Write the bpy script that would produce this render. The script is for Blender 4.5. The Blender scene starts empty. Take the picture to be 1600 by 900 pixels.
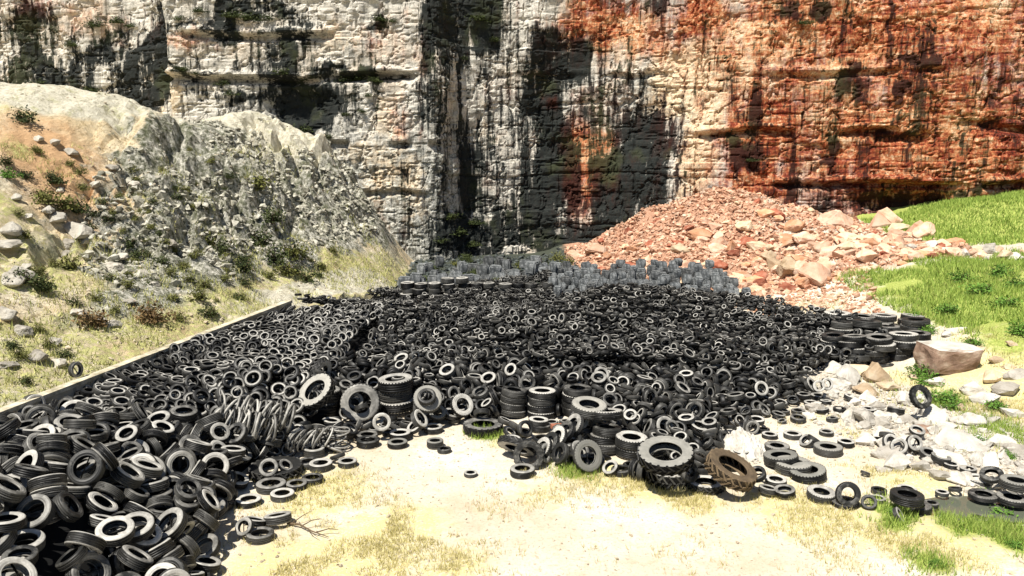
# Tyre dump on a quarry floor under a stained limestone cliff, high noon sun.
import bpy, bmesh, math, random
import numpy as np
from mathutils import Vector, Matrix, Quaternion, Euler

random.seed(7); RNG = np.random.RandomState(7)
SC = bpy.context.scene; COL = SC.collection
R_ = math.radians

# ------------------------------------------------------------------ surveyed tables
HILL_SHRUBS = [
 (-21.22, 35.78, 8.92, 1.01, 'dark round shrub nearest the hill crest on orange soil'),
 (-19.95, 32.0, 7.17, 0.65, 'dark shrub cut by the left frame edge, upper of two'),
 (-19.42, 31.31, 6.68, 0.69, 'green shrub at the left frame edge, lower of two'),
 (-19.33, 32.26, 6.62, 0.61, 'dark shrub on bare orange soil between crest and white rocks'),
 (-18.67, 33.09, 6.39, 0.89, 'dark bushy shrub left of the clump above the rock band'),
 (-19.88, 34.12, 7.62, 0.59, 'grey green shrub under pale stones on the orange slope'),
 (-15.91, 28.51, 3.5, 0.92, 'lone olive round shrub on bare sandy soil'),
 (-15.35, 25.74, 3.22, 1.0, 'dark shrub growing below two white boulders'),
 (-18.13, 31.39, 5.69, 1.0, 'olive shrub at the left end of the clump above the rock band'),
 (-17.78, 31.88, 5.42, 1.06, 'olive shrub in the middle of the clump above the rock band'),
 (-17.53, 32.53, 5.25, 0.93, 'olive shrub at the right end of the clump above the rock band'),
 (-12.25, 26.73, 1.99, 1.13, 'dry brown bush on the low slope above the wall'),
 (-13.38, 24.99, 2.15, 1.06, 'dry brown bush left on the low slope'),
 (-11.65, 29.5, 2.21, 0.76, 'olive shrub beside the pale gravel strip'),
 (-11.13, 28.85, 1.71, 0.7, 'olive shrub nearest the end of the wall'),
 (-11.9, 30.59, 2.49, 0.64, 'olive shrub uphill of the gravel strip'),
 (-15.52, 32.3, 3.84, 0.78, 'dark shrub right of the white rock band'),
 (-14.53, 31.01, 3.59, 0.65, 'dark shrub below the white rock band end'),
 (-13.65, 31.01, 3.33, 0.65, 'dark shrub beside a slab on the slope'),
 (-13.36, 42.22, 5.72, 1.47, 'bright green bush on the grey eroded face'),
 (-12.15, 40.67, 4.18, 1.23, 'dark bush in the gully under the grey face'),
 (-15.91, 25.63, 3.54, 0.74, 'dark shrub hugging the boulder at the left frame edge'),
 (-16.46, 32.79, 4.87, 0.52, ''),
 (-15.89, 32.64, 4.39, 0.47, ''),
 (-14.17, 32.68, 3.92, 0.52, ''),
 (-16.9, 32.68, 5.09, 0.47, ''),
 (-16.39, 32.98, 5.16, 0.42, ''),
 (-15.69, 33.4, 4.87, 0.43, ''),
 (-15.05, 33.4, 4.47, 0.48, ''),
 (-16.82, 31.96, 4.62, 0.46, ''),
 (-13.11, 30.44, 3.03, 0.49, ''),
 (-12.9, 31.16, 3.15, 0.45, ''),
 (-12.42, 30.52, 2.75, 0.54, ''),
 (-15.17, 32.98, 3.95, 0.42, ''),
 (-13.08, 32.6, 3.39, 0.42, ''),
 (-16.81, 33.09, 5.53, 0.47, ''),
 (-16.81, 34.5, 5.72, 0.44, ''),
 (-17.87, 33.7, 6.09, 0.53, ''),
 (-18.82, 34.65, 7.09, 0.44, ''),
 (-12.43, 28.96, 2.28, 0.52, ''),
 (-13.68, 28.25, 2.91, 0.5, ''),
 (-13.98, 26.58, 2.73, 0.43, ''),
 (-13.16, 26.16, 2.4, 0.42, ''),
 (-11.71, 27.71, 1.83, 0.5, ''),
 (-11.78, 34.87, 2.49, 1.07, 'dark bush at the foot of the grey face, nearest the gravel strip'),
 (-11.19, 37.87, 2.46, 1.28, 'rounded dark bush in the green hollow under the grey face'),
 (-12.78, 35.41, 3.16, 1.14, ''),
 (-10.69, 39.42, 2.47, 1.39, ''),
 (-12.19, 39.04, 3.17, 1.37, ''),
 (-13.72, 36.47, 3.42, 1.17, ''),
 (-10.7, 37.45, 1.94, 1.09, ''),
 (-9.88, 38.28, 1.52, 0.93, ''),
 (-11.79, 32.49, 2.45, 0.52, ''),
 (-11.42, 33.7, 2.11, 0.6, ''),
 (-11.12, 36.31, 1.98, 0.64, ''),
 (-10.47, 38.28, 1.98, 0.62, ''),
 (-10.98, 39.12, 2.65, 0.69, ''),
 (-9.7, 40.22, 1.86, 0.71, ''),
 (-12.11, 35.9, 2.77, 0.63, ''),
 (-9.62, 42.87, 2.36, 0.62, ''),
 (-15.38, 34.61, 5.46, 0.49, ''),
 (-15.09, 37.38, 5.85, 0.53, ''),
 (-14.98, 40.48, 7.15, 0.57, ''),
 (-14.27, 41.09, 6.37, 0.58, ''),
 (-14.65, 36.88, 5.06, 0.53, ''),
 (-14.07, 22.07, 2.17, 0.43, ''),
 (-14.11, 23.4, 2.35, 0.42, ''),
 (-13.13, 22.9, 1.72, 0.41, ''),
 (-13.01, 20.78, 1.54, 0.38, ''),
]
HILL_ROCKS = [
 (-17.88, 28.55, 4.91, 1.0, 'pale grey boulder pair at the left frame edge, upper one'),
 (-16.11, 25.56, 3.53, 0.91, 'rounded pale boulder at left frame edge above a dark shrub'),
 (-16.27, 26.24, 3.6, 0.85, 'white topped boulder sheltering a dark shrub'),
 (-17.66, 27.87, 4.41, 0.89, 'pale boulder under the upper one at left frame edge'),
 (-17.0, 31.31, 4.53, 1.0, 'long pale rock in the slanting white band'),
 (-17.55, 31.05, 5.1, 0.84, 'pale rock at the upper end of the slanting white band'),
 (-16.71, 31.43, 4.19, 0.85, 'pale rock in the lower half of the slanting white band'),
 (-16.96, 30.71, 4.11, 0.64, ''),
 (-16.65, 29.87, 3.85, 0.62, ''),
 (-17.82, 30.93, 5.38, 0.59, ''),
 (-14.99, 30.63, 3.66, 0.74, 'squarish white rock on the slope right of the white band'),
 (-14.9, 29.8, 3.36, 0.67, 'slab jutting from bare soil under the squarish white rock'),
 (-13.95, 29.99, 3.14, 0.63, 'pale slab beside a dark shrub on the slope'),
 (-15.59, 32.75, 4.12, 0.52, ''),
 (-14.28, 33.36, 3.88, 0.53, ''),
 (-14.7, 28.51, 3.18, 0.46, ''),
 (-16.47, 26.96, 3.77, 0.52, ''),
 (-14.99, 23.36, 2.85, 0.68, ''),
 (-14.37, 23.06, 2.41, 0.56, ''),
 (-13.43, 22.15, 1.87, 0.62, 'pale low rock in dry grass above the wall'),
 (-13.05, 22.41, 1.63, 0.55, ''),
 (-13.48, 25.52, 2.29, 0.58, ''),
 (-13.96, 25.29, 2.54, 0.49, ''),
 (-13.33, 27.45, 2.56, 0.49, ''),
 (-13.26, 29.34, 2.82, 0.43, ''),
 (-13.84, 21.35, 1.93, 0.53, ''),
 (-12.98, 25.52, 2.09, 0.54, ''),
 (-13.61, 23.32, 2.09, 0.38, ''),
 (-19.16, 35.37, 7.63, 0.67, ''),
 (-20.3, 35.03, 8.15, 0.55, ''),
 (-19.82, 35.37, 8.03, 0.61, ''),
 (-17.64, 34.34, 6.27, 0.54, ''),
 (-17.62, 35.78, 6.94, 0.56, ''),
 (-16.48, 35.33, 6.25, 0.5, ''),
 (-18.44, 33.06, 6.09, 0.47, ''),
 (-18.77, 30.56, 5.95, 0.53, ''),
 (-17.9, 29.8, 5.3, 0.43, ''),
]
WHITE_BOULDERS = [
 (11.36, 26.28, 0.01, 1.12, 'tall white boulder at the foot of the truck tyre terrace', 'w'),
 (12.4, 26.54, 0.03, 1.14, 'cream boulder leaning against the truck tyre terrace', 'c'),
 (12.14, 27.11, 0.02, 0.89, '', 'c'),
 (11.32, 27.56, 0.01, 0.77, '', 'w'),
 (10.7, 25.44, -0.01, 0.84, '', 'w'),
 (12.22, 25.33, 0.02, 0.71, '', 'c'),
 (11.31, 24.91, -0.0, 0.82, '', 'c'),
 (12.17, 24.04, 0.0, 0.91, 'flat white boulder left of the leaning lug tyre', 'w'),
 (12.9, 24.27, 0.0, 0.44, 'white stone inside the leaning lug tyre hole', 'w'),
 (14.88, 26.01, 0.39, 1.71, 'big block with flat white top and brown front with shade painted in', 'b'),
 (15.43, 25.14, 0.37, 0.87, 'yellowish boulder against the big flat-topped block', 'c'),
 (12.2, 22.34, 0.02, 1.3, 'big smooth white boulder in the middle of the rock band', 'w'),
 (11.51, 21.43, 0.01, 0.64, 'brown boulder under the smooth white one', 'r'),
 (11.87, 20.33, -0.01, 1.29, 'broad white boulder nearest the water', 'w'),
 (10.48, 19.83, -0.01, 0.6, '', 'w'),
 (9.77, 19.57, -0.02, 0.69, '', 'w'),
 (14.62, 24.61, 0.16, 0.93, '', 'w'),
 (14.5, 23.62, 0.1, 0.9, '', 'w'),
 (15.36, 24.12, 0.27, 0.84, '', 'w'),
 (16.29, 25.06, 0.49, 0.74, '', 'w'),
 (12.95, 20.37, 0.0, 0.78, '', 'w'),
 (13.13, 21.96, 0.02, 0.66, '', 'w'),
 (14.58, 22.6, 0.03, 0.71, '', 'w'),
 (16.74, 29.57, 0.99, 0.82, 'white stone lying alone in the green grass', 'w'),
 (16.01, 28.96, 0.99, 0.52, '', 'w'),
 (16.32, 27.26, 0.83, 0.45, '', 'c'),
 (10.88, 19.15, -0.02, 0.87, '', 'w'),
 (9.48, 18.85, -0.0, 0.79, '', 'w'),
 (9.4, 20.48, -0.0, 0.68, '', 'w'),
 (10.01, 22.11, -0.01, 0.84, '', 'w'),
 (9.8, 22.37, -0.0, 0.63, '', 'w'),
 (10.49, 21.92, -0.01, 0.8, '', 'w'),
 (10.12, 18.02, 0.01, 0.55, '', 'w'),
 (10.68, 17.94, -0.01, 0.54, '', 'w'),
 (11.85, 19.12, -0.01, 0.67, '', 'w'),
 (12.99, 19.72, -0.01, 0.69, '', 'w'),
 (11.36, 22.07, 0.01, 0.66, '', 'w'),
 (11.1, 22.68, -0.01, 0.56, '', 'w'),
 (11.06, 23.89, 0.0, 0.67, '', 'w'),
 (10.52, 23.77, 0.0, 0.55, '', 'w'),
 (9.98, 18.58, -0.0, 0.62, '', 'w'),
 (10.54, 20.55, -0.01, 0.45, 'white stone ringed by a hooped small tyre', 'w'),
 (14.96, 27.26, 0.55, 0.67, '', 'c'),
 (14.48, 26.73, 0.35, 0.61, '', 'c'),
 (13.89, 25.48, 0.15, 0.71, '', 'w'),
 (16.29, 26.31, 0.69, 0.52, '', 'c'),
 (16.36, 25.71, 0.63, 0.46, '', 'c'),
 (13.64, 26.31, 0.14, 0.48, '', 'c'),
 (17.18, 26.96, 1.1, 0.4, '', 'c'),
 (10.75, 17.07, -0.22, 0.43, '', 'w'),
 (10.5, 17.15, -0.19, 0.38, '', 'w'),
 (13.84, 22.07, 0.01, 0.44, '', 'w'),
 (9.36, 19.46, -0.02, 0.49, '', 'w'),
 (9.04, 18.58, -0.01, 0.44, '', 'w'),
 (13.48, 23.24, 0.0, 0.42, '', 'c'),
 (12.09, 21.54, 0.0, 0.54, '', 'w'),
 (12.51, 20.55, 0.0, 0.45, '', 'w'),
]
RUBBLE_BOULDERS = [
 (21.57, 53.9, 2.77, 2.15, 'biggest rubble boulder, pale top, at the foot of the red cliff', 'p'),
 (18.4, 50.59, 2.13, 1.54, 'pale rounded boulder left of the green mound in the rubble', 'p'),
 (20.89, 50.07, 2.31, 1.28, 'tan boulder in the rubble beside the green mound', 'p'),
 (14.18, 45.13, 0.5, 1.67, 'deep red boulder at the front of the rubble', 'r'),
 (16.09, 42.62, 0.69, 1.37, 'orange boulder at the front of the rubble', 'o'),
 (16.49, 46.04, 1.32, 1.33, '', 'o'),
 (5.9, 55.79, 0.62, 1.61, 'long pale boulder at the left tip of the rubble', 'p'),
 (4.42, 56.72, 0.14, 1.37, '', 'p'),
 (11.37, 47.13, 0.87, 1.14, '', 'p'),
 (10.91, 52.45, 1.8, 1.01, '', 'r'),
 (14.75, 50.53, 2.02, 1.05, '', 'r'),
 (17.37, 53.25, 3.42, 1.27, '', 'r'),
 (12.74, 45.16, 0.41, 0.95, '', 'p'),
 (8.56, 50.79, 0.76, 1.06, '', 'o'),
 (8.29, 54.47, 0.92, 1.13, '', 'o'),
 (12.65, 49.31, 1.36, 1.11, '', 'p'),
 (14.78, 42.58, 0.48, 1.03, '', 'r'),
 (17.29, 43.88, 1.34, 0.92, '', 'o'),
 (20.76, 48.04, 2.11, 1.0, '', 'p'),
 (19.31, 48.19, 1.7, 0.93, '', 'p'),
]
GRASS_SPOTS = [
 (-2.94, 14.3, 0.01, 1.83, 1, 'y'),
 (-4.39, 13.85, 0.0, 1.31, 1, 'y'),
 (-4.36, 17.22, 0.01, 1.6, 1, 'y'),
 (-2.35, 15.36, 0.0, 1.44, 1, 'y'),
 (0.73, 17.3, -0.01, 1.31, 0.6, 'y'),
 (-1.18, 13.81, 0.01, 1.3, 0.8, 'y'),
 (-0.7, 21.05, -0.0, 0.49, 2, 'g'),
 (-0.17, 20.55, -0.0, 0.6, 1, 'y'),
 (2.0, 18.36, 0.0, 1.08, 1.2, 'y'),
 (3.12, 17.64, -0.01, 1.04, 1.6, 'y'),
 (4.01, 16.96, -0.01, 1.0, 1.6, 'y'),
 (1.56, 18.58, -0.0, 0.62, 1.4, 'g'),
 (6.2, 16.27, -0.01, 1.52, 1, 'y'),
 (7.65, 15.52, -0.0, 1.45, 1, 'y'),
 (8.27, 16.27, -0.0, 0.55, 2, 'g'),
 (7.92, 15.67, -0.0, 0.4, 1.5, 'g'),
 (8.66, 14.95, 0.01, 1.4, 1, 'y'),
 (9.77, 15.1, 0.0, 1.03, 1.2, 'y'),
 (9.91, 15.55, -0.02, 0.79, 2, 'g'),
 (9.31, 15.67, -0.01, 0.67, 1.6, 'g'),
 (9.93, 14.83, 0.0, 0.51, 2, 'g'),
 (9.71, 17.75, 0.01, 0.82, 1, 'y'),
 (9.07, 17.98, -0.0, 0.91, 0.9, 'y'),
 (8.36, 18.81, -0.01, 0.79, 0.5, 'y'),
 (9.22, 22.68, 0.0, 0.53, 1.2, 'y'),
 (9.46, 21.05, 0.0, 0.53, 0.8, 'y'),
 (9.57, 25.52, -0.02, 0.29, 2, 'g'),
 (6.17, 20.55, 0.0, 0.34, 0.8, 'y'),
 (8.18, 22.41, -0.01, 0.74, 0.4, 'y'),
 (7.33, 23.28, -0.01, 0.58, 0.6, 'y'),
 (7.9, 14.08, -0.01, 0.48, 1.3, 'g'),
 (6.12, 14.3, 0.01, 1.1, 0.5, 'y'),
 (3.11, 14.57, -0.0, 1.24, 0.35, 'y'),
 (-0.55, 16.27, -0.0, 0.83, 0.4, 'y'),
 (15.01, 22.94, 0.11, 1.14, 1, 'y'),
 (14.15, 23.09, 0.05, 0.96, 1.2, 'y'),
 (13.61, 21.54, 0.0, 1.07, 1, 'g'),
 (13.4, 24.19, 0.01, 0.7, 2, 'g'),
 (16.57, 27.41, 0.98, 1.34, 1.1, 'y'),
]
WEEDS = [
 (13.72, 26.28, 0.14, 0.91, 'leafy weed bush right of the cream boulder'),
 (13.34, 23.89, -0.0, 0.91, 'bright green bush right of the leaning lug tyre'),
 (13.7, 25.59, 0.13, 0.76, ''),
 (13.28, 23.24, 0.0, 0.58, 'dark green bush below the flat-topped block'),
 (14.42, 23.06, 0.07, 0.65, ''),
 (12.51, 20.55, 0.0, 0.45, ''),
 (12.59, 19.42, -0.01, 0.42, ''),
 (9.61, 25.44, -0.02, 0.42, 'small yellow green weed at the right end of the small tyres'),
 (8.13, 16.12, -0.0, 0.36, 'bright green weed before the offset truck tyre pair'),
 (10.78, 17.37, -0.08, 0.29, 'green weeds in the hole of a flat truck tyre'),
 (10.61, 16.46, -0.24, 0.61, 'lush green weed by the shallow water'),
 (9.83, 14.68, 0.0, 0.33, 'green weed at the lower right corner'),
 (7.92, 14.0, -0.01, 0.29, 'small weed tuft at the bottom on sand'),
 (16.28, 27.68, 0.91, 0.68, ''),
 (19.49, 31.24, 1.62, 1.01, ''),
 (19.6, 33.21, 1.77, 1.18, ''),
 (17.49, 31.69, 1.28, 0.93, ''),
 (17.91, 27.83, 1.34, 0.91, ''),
 (15.84, 29.91, 0.88, 0.73, ''),
 (22.57, 36.88, 2.04, 1.07, ''),
 (20.79, 36.84, 1.75, 1.07, ''),
 (21.64, 33.93, 1.93, 0.99, ''),
 (16.56, 32.34, 0.86, 0.79, ''),
]
ROW_STONES = [
 (21.61, 45.14, 2.3, 0.61),
 (21.82, 45.12, 2.32, 0.61),
 (21.52, 43.5, 2.13, 0.78),
 (21.8, 43.98, 2.21, 0.53),
 (22.27, 44.5, 2.38, 0.51),
 (22.0, 43.02, 2.17, 0.8),
 (22.78, 44.18, 2.37, 0.55),
 (22.37, 42.97, 2.24, 0.82),
 (23.47, 44.52, 2.38, 0.72),
 (22.97, 43.2, 2.32, 0.47),
 (23.85, 44.55, 2.38, 0.89),
 (23.51, 43.22, 2.3, 0.54),
 (23.6, 42.9, 2.19, 0.83),
 (23.82, 42.9, 2.22, 0.59),
 (24.03, 42.99, 2.24, 0.46),
 (23.89, 42.42, 2.12, 0.4),
 (24.16, 42.63, 2.2, 0.52),
 (24.6, 42.76, 2.26, 0.55),
 (25.0, 42.85, 2.38, 0.59),
 (24.78, 42.4, 2.22, 0.51),
 (24.86, 42.05, 2.2, 0.53),
 (24.91, 41.64, 2.17, 0.42),
 (25.61, 42.72, 2.38, 0.77),
 (25.93, 42.6, 2.41, 0.55),
 (25.89, 42.33, 2.32, 0.4),
 (25.44, 40.96, 2.27, 0.83),
 (25.56, 40.77, 2.26, 0.37),
 (25.69, 40.8, 2.25, 0.74),
 (25.99, 40.86, 2.26, 0.67),
 (27.1, 42.12, 2.42, 0.47),
]
DARK_PATCHES = [(27.7, 3.5, 9.24, 1.85, 0.45), (2.8, 7.2, 9.24, 8.32, 0.42), (-31.9, 14.3, 6.93, 3.23, 0.34), (-17.6, 13.6, 9.7, 2.77, 0.22), (-5.1, 12.7, 3.7, 6.47, 0.25), (26.8, 10.4, 12.94, 9.24, 0.27), (-34.2, 13.2, 4.16, 2.08, 0.8), (-30.0, 15.0, 3.7, 1.16, 0.7), (-27.5, 13.2, 1.62, 3.23, 1), (-35.6, 16.9, 3.23, 1.16, 0.6), (-31.9, 11.3, 4.16, 0.92, 0.8), (-26.3, 15.9, 0.55, 3.23, 1), (-23.6, 16.9, 2.31, 0.37, 0.6), (-18.5, 16.9, 2.77, 0.65, 0.8), (-15.5, 14.3, 1.29, 2.77, 0.9), (-15.2, 10.8, 3.0, 1.48, 1.1), (-19.4, 11.8, 3.23, 0.65, 0.7), (-16.2, 12.2, 1.85, 0.92, 0.9), (-23.1, 13.4, 1.2, 0.37, 0.7), (-11.1, 12.8, 2.77, 0.42, 1), (-9.2, 16.9, 1.2, 0.42, 0.9), (-4.6, 15.9, 1.29, 4.16, 0.85), (-2.5, 17.3, 1.76, 2.54, 1.1), (-4.6, 10.8, 1.39, 2.77, 0.5), (-1.6, 14.3, 0.92, 1.85, 0.6), (-3.0, 6.7, 1.39, 4.16, 0.75), (2.8, 15.0, 1.62, 2.08, 0.85), (2.3, 11.8, 2.22, 3.23, 1), (4.2, 13.6, 1.16, 2.54, 0.9), (3.0, 6.2, 2.68, 5.08, 1.1), (2.3, 2.5, 3.23, 2.77, 0.9), (5.5, 9.5, 0.83, 2.77, 0.6), (8.5, 9.0, 2.22, 3.23, 0.85), (8.3, 5.3, 2.31, 4.16, 1.15), (6.9, 1.6, 2.77, 1.39, 1.1), (-3.7, 1.6, 1.85, 2.31, 0.9), (-0.9, 2.1, 2.31, 1.85, 0.8), (-5.1, 4.8, 0.46, 2.77, 0.6), (-7.4, 8.5, 0.46, 1.39, 0.3), (-6.0, 3.5, 0.37, 2.31, 0.4), (0.0, 0.5, 5.54, 0.74, 0.8), (4.6, 0.7, 2.77, 1.02, 1.1), (20.3, 16.6, 1.2, 1.02, 1), (16.9, 7.4, 1.57, 1.11, 1.1), (17.1, 10.4, 1.39, 1.39, 0.6), (23.6, 12.5, 1.2, 0.74, 0.9), (27.5, 12.9, 0.55, 0.37, 0.9), (22.6, 8.5, 0.92, 1.39, 0.7), (27.3, 8.5, 1.57, 0.32, 1.1), (32.8, 9.5, 0.74, 0.28, 1.1), (35.1, 9.7, 1.29, 0.37, 1), (33.3, 11.8, 0.46, 1.85, 0.5), (36.7, 12.7, 0.46, 0.74, 1), (24.9, 4.8, 1.85, 0.65, 0.7), (28.2, 4.1, 1.66, 1.02, 1.3), (22.6, 2.8, 4.16, 0.65, 0.9), (20.3, 4.8, 2.77, 0.46, 0.6), (32.3, 5.5, 4.16, 0.37, 0.6), (36.0, 4.4, 1.85, 0.46, 1), (21.7, 6.7, 0.92, 0.65, 0.7), (-12.0, 3.5, 2.77, 0.55, 0.3), (9.7, 17.8, 0.74, 1.39, 0.7)]  # dark cliff tone by patch: water stains, also ledge lines and recesses
IRON_STAINS = [(25.4, 15.9, 15.25, 5.54, 1), (28.6, 8.5, 15.25, 7.85, 1), (17.6, 8.1, 3.23, 5.08, 1.2), (13.4, 17.5, 2.54, 2.08, 1.3), (20.8, 11.8, 5.08, 2.77, 0.8), (6.5, 16.9, 3.7, 3.23, 1.1), (5.5, 6.7, 1.48, 4.16, 1.1), (9.7, 15.9, 2.31, 2.77, 0.7), (3.2, 17.8, 1.39, 1.39, 0.5), (9.7, 9.5, 1.85, 2.77, 0.5), (7.4, 10.8, 1.39, 1.85, 0.4), (6.0, 3.5, 1.85, 1.85, 0.5), (-1.4, 5.3, 0.55, 1.85, 0.3), (-34.2, 17.8, 5.54, 1.39, 0.5), (-22.2, 15.9, 2.77, 0.65, 0.5), (-9.2, 15.9, 4.16, 2.31, 0.35), (-7.4, 9.9, 1.39, 1.85, 0.45), (-6.5, 14.1, 1.85, 2.77, 0.4), (2.8, 12.2, 0.65, 0.74, 0.8), (-9.2, 3.0, 1.39, 2.77, 0.25), (-0.9, 12.7, 1.39, 1.85, 0.3), (-28.2, 16.4, 2.77, 0.92, 0.4), (35.1, 15.9, 4.62, 3.7, 0.6), (18.5, 3.9, 4.16, 1.85, 0.9), (16.2, 4.8, 1.39, 1.39, 0.9)]
CREAM_AREAS = [(4.6, 14.5, 2.77, 2.31, 0.5), (-1.8, 9.5, 0.74, 2.77, 0.5), (-12.0, 15.9, 3.7, 1.85, 0.5), (-11.1, 7.2, 5.54, 2.77, 0.5), (12.5, 12.7, 3.93, 3.23, 1.2), (12.9, 8.5, 2.08, 5.08, 1), (10.2, 14.5, 1.85, 2.77, 0.8), (16.6, 12.9, 3.23, 1.85, 0.9), (15.2, 13.6, 1.85, 1.85, 0.8), (-8.8, 9.9, 2.77, 2.31, 0.5), (-9.2, 5.3, 3.7, 2.77, 0.6), (-21.7, 13.6, 4.16, 2.77, 0.3), (29.1, 9.1, 3.7, 0.55, 0.7), (33.3, 15.9, 1.2, 0.65, 0.7), (24.5, 7.6, 2.77, 2.31, 0.3), (18.9, 14.5, 1.85, 0.83, 0.6), (7.4, 15.0, 1.85, 2.77, 0.6), (12.0, 5.3, 1.11, 1.11, 0.8), (30.0, 7.2, 4.62, 1.39, 0.3), (-24.9, 12.2, 1.85, 2.31, 0.7), (-20.8, 17.3, 3.7, 1.39, 0.4), (0.9, 9.5, 0.92, 2.31, 0.2)]
CLIFF_SHRUBS = [(-19.4, 17.1, 2.03), (-18.5, 16.9, 1.85), (-17.1, 16.9, 1.66), (-23.1, 16.9, 1.39), (-21.7, 17.4, 1.39), (-9.2, 16.9, 1.85), (-8.3, 16.8, 1.11), (-23.1, 13.4, 1.57), (-22.2, 13.2, 1.02), (-12.0, 12.8, 2.03), (-10.9, 12.9, 1.85), (-9.7, 12.7, 1.66), (-16.2, 13.2, 1.85), (-20.3, 12.5, 1.66), (-19.9, 11.8, 1.39), (-14.8, 9.2, 2.03), (-16.2, 9.5, 1.85), (-13.2, 8.8, 1.39), (-30.5, 16.9, 2.03), (-29.1, 17.2, 1.85), (-28.0, 16.9, 1.39), (-32.3, 15.5, 1.66), (-35.1, 12.7, 1.85), (-33.7, 11.8, 1.39), (-31.0, 12.2, 1.57), (-10.2, 11.7, 1.02), (-11.8, 10.4, 0.92), (-10.6, 10.6, 0.92), (-4.6, 3.0, 1.85), (-3.9, 1.8, 2.03), (-2.8, 2.5, 1.66), (-5.1, 1.4, 1.39), (-3.0, 0.9, 1.39), (20.3, 16.6, 1.39), (17.1, 7.2, 1.2), (-1.4, 15.9, 1.39), (-2.5, 17.3, 1.85), (-3.7, 14.5, 1.39)]
FOOT = np.array([(-14.3, 7.0), (-5.15, 7.0), (-5.25, 12.95), (-5.94, 15.36), (-5.99, 16.56), (-5.72, 18.15), (-5.36, 20.05), (-4.64, 20.62), (-3.52, 21.12), (-2.0, 21.86), (-0.71, 21.43), (0.49, 19.38), (1.56, 18.54), (2.99, 17.78), (4.36, 17.24), (5.48, 17.59), (5.19, 19.38), (5.99, 20.53), (6.88, 22.08), (8.18, 23.25), (9.4, 24.2), (9.95, 25.97), (10.94, 27.16), (12.01, 27.57), (14.58, 27.74), (15.2, 30.0), (13.2, 33.0), (11.2, 36.2), (11.0, 41.8), (2.2, 42.2), (-5.2, 41.5), (-7.0, 40.0), (-9.3, 33.0), (-12.3, 18.7)])
HEAP_PTS = [(-11.0, 12.0, 2.3), (-8.0, 12.5, 2.2), (-5.8, 12.0, 1.9), (-6.0, 14.5, 1.6), (-11.0, 16.5, 1.7), (-7.5, 17.5, 1.15), (-5.6, 18.0, 0.9), (-12.0, 19.0, 1.0), (-10.0, 22.0, 1.25), (-8.0, 22.0, 1.6), (-6.6, 21.5, 1.75), (-9.5, 28.0, 1.35), (-6.0, 27.0, 1.6), (-4.0, 24.5, 1.3), (-1.0, 24.5, 1.1), (1.5, 23.3, 0.95), (0.0, 28.0, 1.65), (-3.0, 31.0, 1.55), (3.0, 22.5, 1.0), (4.0, 25.0, 0.95), (6.0, 23.0, 0.6), (8.0, 24.5, 0.6), (-4.7, 21.4, 0.25), (-4.2, 22.0, 0.45), (-3.3, 22.4, 0.3), (-2.4, 22.4, 0.35), (0.1, 22.1, 0.25), (0.95, 22.1, 0.3), (2.0, 22.3, 0.4), (3.0, 19.2, 0.3), (1.3, 20.2, 0.2), (4.2, 18.0, 0.1), (3.4, 20.5, 0.6), (-3.6, 24.2, 1.2), (-1.4, 23.4, 0.7), (6.0, 28.0, 1.45), (4.0, 32.0, 1.75), (9.0, 28.0, 1.0), (12.0, 27.5, 0.75), (10.0, 32.0, 1.4), (13.0, 31.0, 1.4), (12.0, 33.0, 1.35), (0.0, 34.5, 1.2), (-5.0, 36.0, 0.9), (0.0, 38.0, 0.75), (-5.0, 38.5, 0.75), (6.0, 35.0, 1.35), (6.0, 38.0, 1.2), (9.0, 36.0, 1.1), (6.0, 41.0, 1.55), (3.0, 41.0, 1.5), (0.0, 41.0, 1.1), (10.0, 40.0, 1.45)]

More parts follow.
